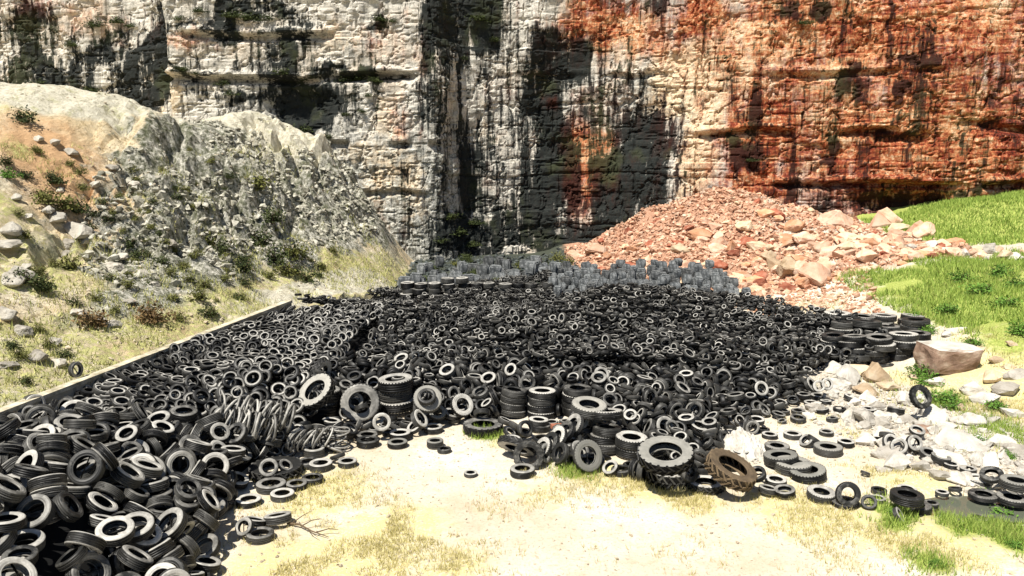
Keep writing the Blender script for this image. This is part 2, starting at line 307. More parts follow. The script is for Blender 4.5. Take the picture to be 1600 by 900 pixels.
HEAP = [
 -804,1208,233,29,54,95,0,-662,1256,138,293,73,97,0,-778,1395,193,281,30,103,0,-772,1149,206,66,84,90,0,-768,1217,190,267,46,96,0,-615,1356,101,236,51,104,0,-702,1049,171,342,47,94,0,
 -740,1261,179,17,36,87,0,-663,1168,111,342,32,105,0,-614,1220,109,36,52,90,0,-678,1194,149,78,44,97,0,-733,1351,142,20,52,92,0,-783,1133,180,232,62,103,0,-645,1292,128,278,68,97,0,
 -733,1453,156,21,52,100,0,-685,1164,140,199,59,79,0,-794,1301,204,122,59,98,0,-751,1157,168,324,80,95,0,-589,1472,93,14,37,87,0,-722,1098,175,329,81,77,0,-725,1514,144,33,65,99,0,
 -589,1355,59,61,21,94,0,-937,1418,217,96,58,95,0,-639,1306,105,336,63,94,0,-833,1319,217,59,64,91,0,-634,1486,112,325,53,80,0,-794,1869,139,327,81,105,0,-734,1383,150,68,37,89,0,
 -702,1613,111,314,16,99,0,-755,1420,205,48,28,97,0,-559,1366,20,38,71,81,0,-808,1150,219,169,65,97,0,-579,1415,25,247,60,94,0,-706,1492,118,133,78,102,0,-640,1240,91,341,25,90,0,
 -987,1502,230,195,60,87,0,-711,1437,125,25,56,77,0,-586,1448,66,51,38,87,0,-618,1299,80,162,62,99,0,-868,1370,206,236,40,95,0,-865,1445,210,105,50,88,0,-902,1608,203,88,70,99,0,
 -840,1505,190,31,52,103,0,-844,1230,232,337,54,79,0,-862,1439,183,103,26,106,0,-791,1100,211,354,31,81,0,-625,1631,47,76,27,95,0,-826,1649,165,268,63,77,0,-777,1250,174,3,89,106,0,
 -662,1846,96,250,46,90,0,-634,1479,92,333,62,86,0,-1047,1516,203,243,39,103,0,-796,1373,160,69,72,102,0,-917,1324,219,95,25,88,0,-700,1712,116,51,65,93,0,-969,1768,182,67,51,98,0,
 -789,1293,186,122,59,92,0,-1048,1716,181,113,3,95,0,-785,1686,141,95,34,89,0,-880,1618,174,46,84,91,0,-695,1828,106,313,43,79,0,-559,1191,87,273,41,86,0,-653,1678,81,288,29,99,0,
 -676,1447,97,119,42,83,0,-648,1645,65,101,35,103,0,-536,1178,82,304,18,92,0,-931,1762,159,110,53,100,0,-879,1467,222,99,65,86,0,-841,1400,193,69,65,86,0,-556,1209,86,270,34,91,0,
 -802,1429,174,207,68,85,0,-772,1052,200,324,30,82,0,-1121,1670,180,111,39,96,0,-649,1783,77,49,79,89,0,-779,1670,127,49,13,77,0,-631,1747,20,345,67,87,0,-667,1354,124,59,41,91,0,
 -798,1757,140,351,64,83,0,-604,1909,53,66,64,100,0,-890,1854,144,25,30,96,0,-598,1302,67,164,61,89,0,-701,1294,137,54,65,78,0,-740,1879,118,154,62,104,0,-739,1090,159,330,81,92,0,
 -830,1812,142,261,71,88,0,-998,1456,211,50,53,88,0,-837,1150,243,16,55,105,0,-696,1482,100,123,86,101,0,-985,1716,164,322,73,105,0,236,1825,18,225,51,67,1,-680,1187,113,1,45,77,0,
 -909,1473,205,348,41,89,0,-713,1924,108,222,30,104,0,-609,1428,37,174,39,102,0,-954,1560,191,262,51,99,0,557,2010,21,314,36,78,1,-788,1582,143,212,71,82,0,-637,1726,70,139,61,89,0,
 -920,1403,185,165,36,95,0,-757,1050,169,261,62,99,0,-1152,1666,193,180,27,82,0,-959,1530,209,76,68,98,0,-963,1504,200,80,47,89,0,-672,1726,89,113,84,96,0,257,2304,103,256,61,79,1,
 -199,2402,99,239,58,83,1,-91,2240,79,228,63,78,1,761,2084,7,82,90,77,1,-613,1386,78,152,37,93,0,-849,1747,145,213,69,98,0,-661,1429,91,62,75,83,0,264,1834,7,82,90,82,1,
 -756,1031,183,120,57,78,0,-708,1634,109,310,14,102,0,-586,1312,44,131,51,92,0,-435,2065,30,333,55,68,1,-751,1549,131,280,24,97,0,509,2318,68,329,56,80,1,-617,1886,34,201,42,77,0,
 -730,1737,104,319,39,91,0,757,2363,54,285,26,74,1,656,2105,22,100,0,67,1,660,2287,54,155,78,83,1,-677,1627,85,188,37,98,0,527,2061,50,233,76,67,1,586,1958,7,100,90,68,1,
 292,1808,22,142,0,78,1,-897,1654,163,296,55,97,0,514,2157,51,213,27,83,1,307,1798,22,153,0,82,1,-935,1409,197,203,2,82,0,-821,1186,205,268,40,88,0,-652,1579,90,52,61,85,0,
 -85,2174,39,95,53,74,1,-469,2318,104,265,61,73,1,-806,1621,137,329,48,78,0,-1047,1656,179,232,83,87,0,610,2176,43,158,79,74,1,-636,1876,48,39,24,78,0,-590,1970,42,104,49,95,0,
 -667,1895,104,175,9,80,0,-843,1583,157,142,74,100,0,166,1883,41,313,47,79,1,698,2081,7,74,90,67,1,-741,1794,108,188,25,101,0,-800,1798,119,210,59,100,0,-72,2374,82,254,58,76,1,
 46,2303,91,262,10,77,1,-912,1846,142,100,76,83,0,392,2204,76,298,11,81,1,-772,1450,141,136,62,87,0,-655,1846,47,348,49,90,0,469,2075,56,215,78,68,1,-652,1872,77,79,74,90,0,
 873,2449,43,155,71,83,1,-845,1683,153,203,72,100,0,-137,2331,73,316,33,77,1,-1011,1758,155,101,17,103,0,-865,1314,190,294,58,84,0,-565,1307,29,87,69,77,0,-889,1558,182,305,60,96,0,
 366,2052,39,180,28,78,1,-732,1640,103,270,8,78,0,451,2139,58,121,6,81,1,201,1871,18,266,67,81,1,-483,2083,8,22,88,77,1,403,2036,50,282,27,79,1,-1128,1753,153,249,8,87,0,
 -1017,1794,168,293,52,96,0,956,2490,29,319,34,81,1,-172,2199,28,332,68,75,1,-82,2438,95,338,58,77,1,317,2066,69,247,52,57,1,398,2335,92,19,78,79,1,502,2064,37,309,75,80,1,
 963,2434,7,7,90,79,1,564,2364,74,312,60,66,1,-501,2137,25,19,80,81,1,737,2263,19,313,49,67,1,-680,1231,112,1,45,86,0,497,1961,31,178,50,64,1,-510,2038,21,296,75,57,1,
 620,2082,22,164,0,76,1,-1048,1761,180,199,21,88,0,-768,1806,104,180,24,86,0,-806,1641,129,312,45,90,0,154,1858,23,35,17,78,1,-745,1568,116,287,18,102,0,268,2340,105,294,44,78,1,
 -609,1174,82,324,59,86,0,-686,1788,71,352,38,98,0,-449,2228,57,263,19,75,1,420,2022,51,288,31,63,1,132,2315,96,34,20,71,1,-801,1409,159,92,33,86,0,687,2166,20,290,85,75,1,
 275,2170,79,271,37,70,1,361,2120,71,65,32,69,1,-175,2305,55,314,20,77,1,-689,1565,91,75,14,81,0,-354,2501,111,238,64,80,1,904,2402,21,216,88,68,1,-523,2080,26,83,52,71,1,
 -3,2450,89,234,38,70,1,343,1827,56,137,69,80,1,-480,2245,100,310,64,64,1,-734,1856,104,152,61,101,0,-474,2085,31,153,52,69,1,537,2400,87,230,79,72,1,-625,1571,32,285,81,95,0,
 775,2245,11,333,79,63,1,-55,2254,61,17,21,79,1,-754,1679,112,186,49,87,0,666,2201,37,215,51,57,1,-540,2022,22,50,0,60,1,858,2366,17,238,57,59,1,-669,1282,101,14,44,101,0,
 -71,2189,63,201,55,58,1,-426,2187,51,133,57,66,1,-37,2357,79,191,2,83,1,513,2442,93,204,64,64,1,707,2364,61,57,55,69,1,-688,1329,119,293,79,85,0,-903,1255,223,171,33,105,0,
 9,2096,28,19,57,78,1,793,2378,34,220,41,70,1,-258,2496,120,314,41,62,1,-623,1525,79,285,66,86,0,411,2135,60,123,17,73,1,-52,2464,103,321,40,63,1,-1103,1912,135,249,28,101,0,
 -413,2318,84,264,37,83,1,-742,1441,120,30,59,94,0,589,2320,54,312,13,67,1,185,2344,93,252,56,73,1,345,2204,75,93,70,72,1,383,1960,56,338,70,60,1,-679,1520,93,245,49,84,0,
 552,2327,56,2,86,79,1,352,2102,59,187,33,69,1,477,1975,52,358,58,57,1,175,2462,101,297,56,66,1,-115,2396,79,341,85,81,1,298,2290,99,302,62,60,1,727,2288,18,294,52,84,1,
 522,1987,16,59,58,83,1,-19,2145,25,14,67,72,1,-900,1712,152,12,65,88,0,452,2406,91,30,22,78,1,-966,1388,201,101,30,94,0,-163,2423,86,359,23,80,1,281,2227,93,285,52,58,1,
 707,2385,64,74,38,78,1,-940,1681,181,150,61,93,0,549,2119,47,191,62,66,1,331,2064,56,212,54,65,1,-1195,1913,119,335,24,92,0,317,2085,48,311,20,81,1,507,2356,81,291,32,70,1,
 512,1999,32,91,48,72,1,579,2045,42,81,65,60,1,-460,2417,112,71,54,73,1,444,1831,40,36,55,69,1,-629,1636,14,343,83,92,0,444,2318,75,44,6,77,1,-6,2074,17,334,54,64,1,
 -343,2392,119,262,60,60,1,292,2108,68,240,64,78,1,760,2290,22,209,0,67,1,-1002,1663,172,28,9,95,0,-292,2148,12,40,75,80,1,-435,1908,15,140,65,63,1,789,2295,18,141,60,80,1,
 -488,2379,109,43,83,81,1,-402,2128,16,167,60,65,1,332,2325,84,253,41,75,1,-725,1677,100,229,76,95,0,455,2264,55,206,11,78,1,-604,1935,17,351,60,69,1,469,2103,67,80,59,61,1,
 391,2075,68,122,51,66,1,113,2181,7,125,90,70,1,77,2330,97,148,68,79,1,-273,2420,108,48,55,75,1,177,2315,96,242,83,56,1,-572,1136,96,106,8,93,0,816,2351,11,298,80,76,1,
 638,2161,22,286,49,59,1,456,1870,31,84,26,65,1,492,2245,55,61,32,71,1,262,2245,74,122,61,80,1,811,2392,47,45,11,62,1,-544,2034,43,111,59,65,1,-1106,1798,147,213,61,90,0,
 717,2330,40,253,78,58,1,-805,1713,145,133,64,82,0,-391,2352,97,338,7,81,1,-717,1888,78,136,43,80,0,470,1951,29,33,17,66,1,341,2281,80,41,61,76,1,-202,2352,77,46,68,71,1,
 442,2045,38,241,46,79,1,612,2225,51,130,76,60,1,-972,1894,131,345,85,92,0,416,2251,73,189,59,74,1,-646,1718,33,255,43,77,0,-420,2484,121,140,87,71,1,423,1928,57,235,63,57,1,
 633,2178,18,287,51,78,1,-235,2436,94,191,81,74,1,571,2131,33,60,63,82,1,851,2392,28,120,48,63,1,-4,2320,72,256,5,81,1,220,2016,68,126,59,72,1,476,2501,111,146,85,65,1,
 542,2172,50,331,46,74,1,417,2154,83,50,68,64,1,-404,2420,118,202,49,69,1,584,2021,22,356,32,60,1,110,2304,91,132,56,61,1,204,2032,23,77,23,80,1,-337,2139,29,127,50,65,1,
 -154,2446,95,44,36,67,1,-426,2338,100,136,50,70,1,-317,2382,105,193,35,84,1,-52,2221,35,14,32,73,1,324,2017,42,2,42,80,1,402,2072,50,90,26,79,1,-736,1916,106,241,49,86,0,
 -46,2304,61,342,56,76,1,-878,1542,194,125,76,78,0,-161,2369,78,106,84,77,1,465,2324,81,76,1,64,1,427,1993,52,53,81,58,1,830,2461,62,35,35,59,1,-253,2376,90,41,88,60,1,
 220,2396,85,322,21,82,1,-292,2314,91,193,87,75,1,-912,1802,126,159,84,95,0,32,2474,107,164,52,70,1,615,2270,40,355,0,83,1,780,2467,55,67,36,70,1,81,2047,7,221,90,82,1,
 134,2243,27,351,3,58,1,-554,2034,19,298,84,64,1,-105,2343,74,27,33,72,1,449,1803,16,87,60,75,1,-480,2510,125,310,37,59,1,41,2319,74,287,45,83,1,658,2419,66,143,44,77,1,
 461,2114,49,315,64,72,1,365,2265,73,147,24,68,1,653,2137,22,140,0,67,1,-757,1511,142,12,31,86,0,-178,2240,40,229,22,77,1,-455,2075,22,11,89,62,1,396,1825,45,241,67,64,1,
 230,2434,89,283,47,76,1,-87,2206,51,289,49,67,1,521,2022,37,129,67,76,1,559,2225,42,211,18,72,1,-825,1234,208,313,72,98,0,-749,1851,78,161,51,85,0,-862,1278,204,336,59,89,0,
 -560,1330,9,50,85,84,0,-645,1582,72,171,79,93,0,-164,2197,10,175,83,60,1,427,2376,85,302,58,62,1,354,2369,81,102,19,84,1,-628,1599,21,277,47,83,0,28,2419,87,5,56,74,1,
 48,2470,89,352,50,82,1,-628,1670,22,87,33,82,0,257,2296,70,38,48,77,1,-780,1759,103,300,1,83,0,679,2299,35,62,58,81,1,510,2188,44,221,33,72,1,695,2125,7,285,90,58,1,
 -525,2430,126,117,48,57,1,138,2527,93,218,43,63,1,-146,2261,24,262,74,61,1,-439,2078,7,13,90,60,1,391,2239,85,239,60,58,1,618,2359,42,182,10,82,1,297,2192,74,302,40,61,1,
 116,2442,85,86,69,66,1,326,2499,84,38,44,64,1,354,2176,61,324,69,65,1,389,2432,101,5,55,64,1,629,2416,59,183,1,83,1,625,2499,67,241,31,64,1,804,2282,7,195,90,58,1,
 -962,1832,137,214,53,99,0,-390,2374,107,97,22,70,1,-378,2122,7,247,90,77,1,-133,2236,71,178,23,76,1,-847,1872,132,7,64,83,0,352,2396,105,28,66,70,1,364,1998,41,122,53,80,1,
 -298,2379,93,246,23,80,1,351,2537,80,234,64,78,1,-289,2401,95,242,66,79,1,-297,2461,106,162,37,77,1,591,2359,59,189,14,71,1,-356,2347,97,104,5,75,1,332,2234,74,115,49,58,1,
 464,2357,90,117,55,74,1,673,2475,60,253,17,81,1,-160,2488,97,113,61,75,1,448,1900,37,249,64,65,1,418,2182,67,308,74,78,1,125,2294,58,49,20,69,1,51,2355,95,288,28,66,1,
 -667,1533,78,326,40,85,0,-532,2420,110,134,38,61,1,-338,2106,7,164,90,59,1,-556,2056,43,113,51,74,1,427,2289,78,223,43,61,1,-467,2399,98,227,72,72,1,357,2075,40,120,13,57,1,
 -888,1893,114,248,5,102,0,-792,1189,183,260,39,79,0,-794,1853,100,117,44,102,0,69,2431,82,255,67,76,1,-559,2163,58,357,28,74,1,-789,1441,158,124,60,86,0,-339,2320,97,189,88,70,1,
 29,2102,7,192,90,81,1,317,2250,83,43,66,60,1,228,1908,15,30,64,63,1,-478,2218,24,255,12,63,1,-939,1455,191,305,39,96,0,-625,1936,33,346,49,84,0,925,2498,21,65,68,69,1,
 -118,2426,83,91,44,64,1,83,2335,82,134,66,77,1,469,1995,39,1,54,60,1,-503,2365,100,39,47,71,1,240,2382,86,278,70,66,1,545,2266,52,170,38,68,1,660,2410,49,157,27,82,1,
 757,2371,35,282,52,57,1,618,2529,73,129,23,69,1,-1035,1551,192,148,62,92,0,-561,2502,128,89,3,65,1,530,2222,56,92,80,69,1,374,2322,79,25,11,57,1,-380,2428,116,196,71,57,1,
 131,2306,66,51,22,62,1,8,2513,90,279,7,75,1,426,2409,87,68,19,59,1,-107,2222,29,66,9,76,1,-27,2295,74,15,82,65,1,752,2392,50,101,45,69,1,-249,2326,69,350,79,82,1,
 -312,2349,98,257,16,62,1,290,2153,65,132,42,78,1,-423,2117,22,186,26,57,1,-914,1306,210,95,26,87,0,-614,1519,46,287,18,81,0,-496,2435,100,41,30,84,1,586,2436,71,44,39,62,1,
 -657,1481,65,235,38,99,0,157,2373,92,166,45,62,1,499,2096,39,96,33,71,1,-107,2470,85,279,48,78,1,-412,2327,67,275,51,72,1,-519,2510,111,156,52,72,1,502,1782,37,355,2,82,1,
 479,2213,61,64,71,70,1,-324,2191,7,108,90,70,1,702,2232,25,105,74,56,1,187,2007,20,152,41,74,1,-288,2224,7,142,90,70,1,681,2355,40,184,34,79,1,-216,2398,80,353,76,60,1,
 -229,2482,94,220,27,59,1,646,2353,42,76,6,75,1,371,1864,44,5,36,66,1,585,2258,40,71,88,59,1,564,2266,49,158,55,74,1,-321,2119,17,36,54,65,1,781,2528,53,99,54,67,1,
 -602,1904,14,2,68,85,0,-575,1242,69,191,24,101,0,-417,2380,91,330,51,81,1,593,2221,33,75,65,64,1,512,1962,14,53,68,64,1,429,2503,84,354,39,61,1,-805,1805,87,183,48,105,0,
 543,2076,32,152,57,74,1,600,2378,57,201,13,76,1,647,2272,34,192,61,62,1,-426,2239,71,244,1,59,1,312,2145,66,127,41,62,1,293,1866,7,219,90,69,1,755,2434,48,223,19,72,1,
 -466,2274,38,59,60,79,1,265,2429,99,355,67,67,1,-29,2437,76,31,47,74,1,-700,1399,99,16,45,91,0,-808,1938,110,98,3,85,0,895,2445,23,2,47,68,1,-465,2446,113,63,59,77,1,
 -509,2110,18,83,49,61,1,-955,1587,182,245,71,88,0,673,2275,25,310,85,60,1,-825,1464,164,232,57,85,0,219,2325,77,210,12,58,1,260,2201,65,155,60,83,1,-524,2524,121,158,52,65,1,
 713,2461,47,260,57,73,1,242,2274,55,348,4,76,1,520,2266,59,78,74,60,1,437,1817,32,24,60,60,1,808,2398,24,297,74,66,1,626,2390,43,79,11,82,1,-609,1476,34,301,10,91,0,
 -458,2241,43,278,35,84,1,873,2533,45,248,83,73,1,290,2521,71,97,1,73,1,279,2055,35,164,20,82,1,483,2327,58,192,71,76,1,-299,2349,78,234,41,82,1,-641,1683,28,107,29,83,0,
 -194,2352,59,39,62,64,1,-312,2476,109,181,48,65,1,154,2323,69,143,47,74,1,378,2521,76,126,10,70,1,385,2417,84,44,43,62,1,382,2295,70,102,4,72,1,346,1833,38,118,53,58,1,
 352,2353,81,99,17,58,1,559,2376,64,315,62,65,1,-714,1841,67,16,84,95,0,-260,2401,81,289,65,62,1,-259,2507,98,332,3,80,1,-59,2256,13,311,74,83,1,-241,2350,64,259,26,63,1,
 629,2316,40,250,89,73,1,-654,1388,82,15,45,85,0,-391,2491,106,177,2,68,1,-27,2485,83,180,11,67,1,660,2536,70,78,29,70,1,35,2305,34,53,5,74,1,490,2433,80,19,52,70,1,
 -1047,1583,193,125,41,88,0,11,2404,65,226,26,77,1,-886,1487,177,250,66,86,0,813,2451,49,142,52,68,1,532,2496,80,177,28,79,1,947,2521,31,356,51,74,1,798,2499,41,65,2,83,1,
 171,2443,85,64,57,63,1,284,2374,95,173,78,81,1,-515,2053,9,326,86,62,1,638,2517,49,303,47,78,1,-85,2401,71,193,61,70,1,-213,2259,60,284,32,57,1,930,2468,9,11,84,73,1,
 -189,2417,82,45,45,63,1,-66,2476,88,206,3,81,1,103,2503,73,266,41,59,1,309,2365,91,174,34,58,1,-252,2166,13,263,70,77,1,-105,2237,44,78,37,74,1,-824,1112,204,64,55,96,0,
 -492,2296,87,24,37,77,1,-773,1748,87,118,45,98,0,-910,1836,108,256,25,105,0,-667,1943,81,54,62,87,0,484,2466,71,82,3,80,1,-478,2478,113,100,53,63,1,465,2353,69,122,27,73,1,
 273,2537,70,314,2,81,1,1,2365,78,168,83,66,1,448,2173,49,129,13,84,1,-216,2218,28,132,68,69,1,212,2456,78,262,8,76,1,-511,2367,83,50,38,59,1,-443,2272,66,222,14,83,1,
 669,2393,43,169,27,58,1,-639,2197,131,53,71,71,1,-2,2006,21,311,85,84,1,431,1939,48,235,58,61,1,570,2065,23,14,80,69,1,663,2332,41,68,6,62,1,370,1955,45,336,70,68,1,
 303,2487,74,155,65,79,1,-418,2424,99,337,60,77,1,-586,2020,36,305,72,73,1,911,2407,7,105,90,64,1,157,2183,8,160,89,74,1,-193,2511,81,21,4,80,1,869,2385,7,198,90,57,1,
 565,2417,62,110,23,71,1,-1205,1849,118,9,22,98,0,-1090,1605,166,165,4,104,0,-437,2156,8,257,89,65,1,553,2039,11,335,79,77,1,-174,2265,45,207,35,60,1,-723,1737,70,1,85,97,0,
 -173,2383,65,320,79,79,1,741,2510,50,73,65,66,1,562,2526,87,317,22,59,1,-1016,1471,190,357,61,80,0,-264,2277,60,244,37,58,1,461,2496,84,192,27,60,1,396,2512,79,104,22,62,1,
 373,2104,46,86,9,71,1,-71,2213,22,318,23,57,1,-1023,1607,177,192,43,78,0,-203,2309,53,302,45,60,1,-360,2360,103,104,5,63,1,655,2445,59,282,26,68,1,572,2507,66,149,50,75,1,
 -1064,1749,151,40,47,84,0,552,2489,70,210,5,77,1,885,2491,39,357,81,68,1,-570,2304,122,44,58,62,1,-557,2387,86,85,7,69,1,-348,2154,7,155,90,77,1,-259,2288,53,244,37,71,1,
 -88,2456,86,296,38,79,1,831,2440,33,307,65,63,1,-429,2221,23,99,34,80,1,158,2400,84,260,32,59,1,-109,2292,45,80,42,76,1,202,1892,7,220,90,78,1,-231,2368,58,288,29,76,1,
 -85,2336,63,163,24,62,1,-416,2259,13,309,77,82,1,698,2249,9,287,87,80,1,468,2194,53,61,25,66,1,236,2337,81,203,42,56,1,124,2031,35,295,32,65,1,148,1973,20,323,41,71,1,
 -475,2339,89,148,61,83,1,339,2219,58,314,82,70,1,-429,2472,107,145,87,70,1,608,2464,54,237,76,76,1,-500,2180,18,102,55,57,1,713,2376,39,54,74,57,1,773,2336,13,307,71,64,1,
 841,2495,39,159,66,80,1,161,2469,74,300,47,68,1,3,2469,77,216,9,77,1,-156,2354,38,268,80,82,1,-865,1685,121,193,53,101,0,114,2390,81,126,81,82,1,-518,2332,85,78,40,59,1,
 -24,2363,78,190,2,60,1,-400,2534,109,333,60,61,1,703,2416,51,289,54,58,1,62,2526,72,209,22,62,1,-151,2346,61,170,58,58,1,587,2185,27,355,89,74,1,287,2098,47,240,62,67,1,
 -802,1898,109,212,56,87,0,144,1899,7,324,90,57,1,-758,1607,117,49,26,99,0,-1169,1868,127,138,58,92,0,-662,1439,66,79,33,77,0,386,2255,68,183,46,79,1,420,2112,41,289,83,79,1,
 398,2054,39,87,2,68,1,383,2212,55,317,60,70,1,501,2493,85,358,32,60,1,-239,2206,7,219,90,81,1,-270,2468,88,266,39,65,1,233,2488,89,116,28,56,1,79,2485,66,49,1,80,1,
 -417,2259,35,314,43,61,1,-460,2316,83,176,73,58,1,-222,2291,60,218,17,69,1,-608,2491,118,88,52,59,1,-154,2278,46,197,65,62,1,788,2418,41,112,19,65,1,730,2328,22,313,62,66,1,
 336,2395,82,107,9,66,1,-567,1260,38,249,60,88,0,-679,1907,68,319,51,81,0,371,2146,71,34,78,63,1,635,2232,33,56,62,61,1,338,2325,65,237,62,81,1,369,2137,47,276,77,77,1,
 160,2535,82,221,82,65,1,587,2301,35,88,58,73,1,679,2212,19,70,46,57,1,476,2531,84,19,27,81,1,-667,1698,49,19,22,84,0,-833,1345,178,198,70,93,0,-860,1931,119,311,63,87,0,
 172,2362,80,220,55,81,1,-673,1343,90,16,46,94,0,-853,1409,171,34,71,91,0,339,2379,83,111,17,60,1,474,2285,49,172,53,68,1,-486,2293,59,13,55,75,1,-465,2500,97,216,62,72,1,
 -282,2267,22,359,0,74,1,397,2170,53,298,74,82,1,-198,2221,15,106,68,76,1,-365,2417,99,126,49,75,1,-60,2264,30,306,70,61,1,-788,1510,125,47,49,102,0,494,1923,15,110,64,77,1,
 -939,1504,176,167,47,96,0,-918,1739,136,349,55,105,0,298,2289,75,200,77,56,1,278,2306,84,174,61,66,1,-532,2321,80,62,34,61,1,-170,2525,89,102,51,69,1,-70,2254,58,18,22,57,1,
 539,2434,82,252,67,67,1,-845,1964,107,247,6,88,0,404,2327,75,347,66,78,1,-112,2489,82,275,57,79,1,-350,2459,108,56,56,63,1,-1162,1703,171,66,9,80,0,430,2218,58,93,26,65,1,
 -282,2366,65,169,86,80,1,-945,1638,157,238,36,81,0,-523,2408,83,268,56,63,1,106,2346,74,180,42,83,1,-484,2519,104,139,0,68,1,-926,1937,118,68,46,96,0,179,1924,22,194,30,59,1,
 -633,1433,63,13,3,82,0,-645,1504,40,5,27,105,0,67,2389,88,100,70,64,1,291,2022,32,101,43,67,1,179,2485,85,14,43,61,1,873,2429,17,317,57,62,1,-340,2515,100,314,81,67,1,
 450,2464,84,199,36,59,1,-795,1717,126,94,39,77,0,134,1990,7,20,90,72,1,401,1838,23,58,6,59,1,-213,2497,83,333,38,72,1,-634,1539,37,255,11,95,0,-559,2526,132,343,57,59,1,
 656,2515,58,336,44,65,1,-38,2531,89,344,55,76,1,-113,2302,65,121,64,59,1,3,2335,68,265,0,66,1,46,2330,59,301,32,57,1,400,1892,44,315,19,61,1,772,2449,41,305,23,59,1,
 189,1997,93,179,39,61,1,-857,1533,165,317,20,85,0,161,2016,31,263,56,59,1,447,2082,32,114,67,82,1,-281,2329,44,345,25,72,1,-555,2428,105,335,11,58,1,527,2517,67,279,36,76,1,
 636,2213,17,334,68,59,1,-513,2404,98,272,57,59,1,972,2520,7,280,90,70,1,-455,2362,80,249,33,74,1,-562,2485,112,271,18,60,1,-655,1773,52,174,30,82,0,148,2504,71,82,62,67,1,
 835,2538,45,346,43,80,1,306,2055,31,79,65,68,1,355,1874,15,181,65,78,1,460,1917,18,164,50,73,1,-534,2361,80,70,45,58,1,497,2375,68,183,38,58,1,600,2423,53,131,35,74,1,
 -847,1608,120,164,80,79,0,-618,1434,55,191,4,80,0,-719,1672,80,230,76,98,0,-374,2534,103,166,3,58,1,-64,2340,54,182,4,65,1,685,2502,58,25,62,71,1,408,2467,74,279,88,78,1,
 -622,2306,119,276,53,64,1,-260,2213,22,331,90,83,1,-230,2439,81,191,81,65,1,-35,2320,42,228,66,81,1,184,2092,53,260,60,63,1,-832,1173,170,273,87,84,0,518,2364,62,222,53,58,1,
 -684,1954,102,98,65,102,0,-215,2228,40,122,67,65,1,499,2075,25,318,78,64,1,325,2128,52,314,56,65,1,414,1859,27,226,65,73,1,-867,1193,236,13,68,80,0,535,1863,7,167,90,72,1,
 232,2521,75,129,22,77,1,759,2471,40,343,30,71,1,571,2109,20,329,67,66,1,650,2466,48,26,2,68,1,91,2330,61,50,27,61,1,198,2406,80,250,37,67,1,-61,2393,58,283,68,77,1,
 -97,2313,46,97,54,77,1,-657,1407,55,16,45,104,0,-288,2513,104,39,62,56,1,-524,2468,104,157,69,72,1,329,2276,61,50,85,68,1,457,1875,7,349,90,67,1,304,2124,28,249,78,82,1,
 -156,2474,78,267,57,64,1,422,2435,71,285,35,57,1,451,2156,58,124,7,60,1,421,2399,68,81,45,76,1,647,2369,42,70,12,67,1,32,2472,71,92,6,83,1,268,2136,42,1,22,84,1,
 -833,1752,126,255,79,92,0,-775,1691,86,331,51,104,0,856,2488,27,222,87,68,1,0,2492,78,250,3,77,1,-360,2392,92,194,66,67,1,144,1901,31,258,23,59,1,523,2408,65,20,62,60,1,
 284,2211,61,168,54,67,1,347,2133,31,269,76,81,1,233,2089,45,293,77,70,1,508,2280,43,42,79,71,1,685,2430,38,216,56,69,1,111,2527,64,12,56,69,1,-1148,1718,154,228,52,100,0,
 -200,2350,34,264,76,64,1,-83,2525,85,60,86,73,1,726,2423,53,13,11,73,1,586,2479,64,177,62,63,1,-432,2334,55,272,51,79,1,-438,2384,81,259,66,62,1,545,2170,28,332,88,76,1,
 295,2097,32,252,58,61,1,4,2365,54,121,27,83,1,-220,2274,32,158,51,79,1,204,2057,28,281,6,81,1,34,2509,83,135,3,76,1,58,2371,65,1,63,76,1,-186,2448,88,10,40,81,1,
 436,1974,35,94,46,74,1,-84,2248,57,17,25,62,1,-211,2322,47,304,54,74,1,790,2488,51,243,7,56,1,535,2212,42,10,84,59,1,191,2095,22,56,38,62,1,586,2069,7,192,90,61,1,
 528,2127,26,285,86,66,1,523,2209,29,10,85,57,1,-252,2278,32,130,65,67,1,-461,2266,78,245,1,59,1,-826,1877,116,200,72,97,0,386,1903,31,131,16,79,1,483,2227,42,259,61,76,1,
 752,2393,26,35,89,68,1,-870,1701,121,24,73,98,0,282,2240,69,142,50,82,1,246,2341,72,203,42,57,1,809,2525,32,37,80,63,1,81,2458,64,96,2,73,1,-752,1602,84,92,74,91,0,
 -114,2509,72,117,86,71,1,-46,2423,73,20,66,69,1,-102,2254,21,281,74,57,1,-131,2393,60,200,59,58,1,-817,1971,113,46,1,94,0,-196,2461,77,0,42,74,1,-285,2428,75,341,73,73,1,
 -801,1081,194,82,42,104,0,68,2309,57,149,18,77,1,-47,2379,64,306,45,75,1,-122,2383,64,67,58,65,1,440,2294,59,256,1,60,1,678,2188,7,31,90,69,1,343,2174,47,300,69,78,1,
 110,2432,67,174,60,79,1,-248,2396,63,246,74,66,1,-132,2337,50,263,77,61,1,-476,2262,19,300,71,77,1,-595,2224,106,35,72,82,1,-948,1845,110,171,10,93,0,-877,1326,175,197,60,85,0,
 -13,2019,7,193,90,75,1,-158,2431,64,230,68,57,1,236,2152,52,219,33,69,1,-981,1803,150,245,54,94,0,-898,1659,132,115,9,86,0,365,1779,35,336,10,60,1,482,2500,73,61,22,64,1,
 542,2390,46,85,51,77,1,201,2072,23,103,3,82,1,401,2175,39,297,74,63,1,-423,2284,38,113,11,71,1,-530,2445,82,238,81,75,1,160,2429,78,78,68,61,1,182,2215,50,156,8,69,1,
 -323,2433,98,88,28,57,1,-624,2275,101,71,70,83,1,-567,2464,96,85,50,66,1,229,2230,51,43,19,62,1,238,2467,78,187,2,61,1,298,2375,70,308,63,77,1,483,2131,35,279,60,74,1,
 205,2342,64,307,29,57,1,-790,1917,90,155,60,99,0,-587,1364,15,26,63,79,0,-919,1547,150,259,39,95,0,-1049,1800,140,316,17,99,0,34,2375,82,171,11,60,1,209,2484,75,15,45,59,1,
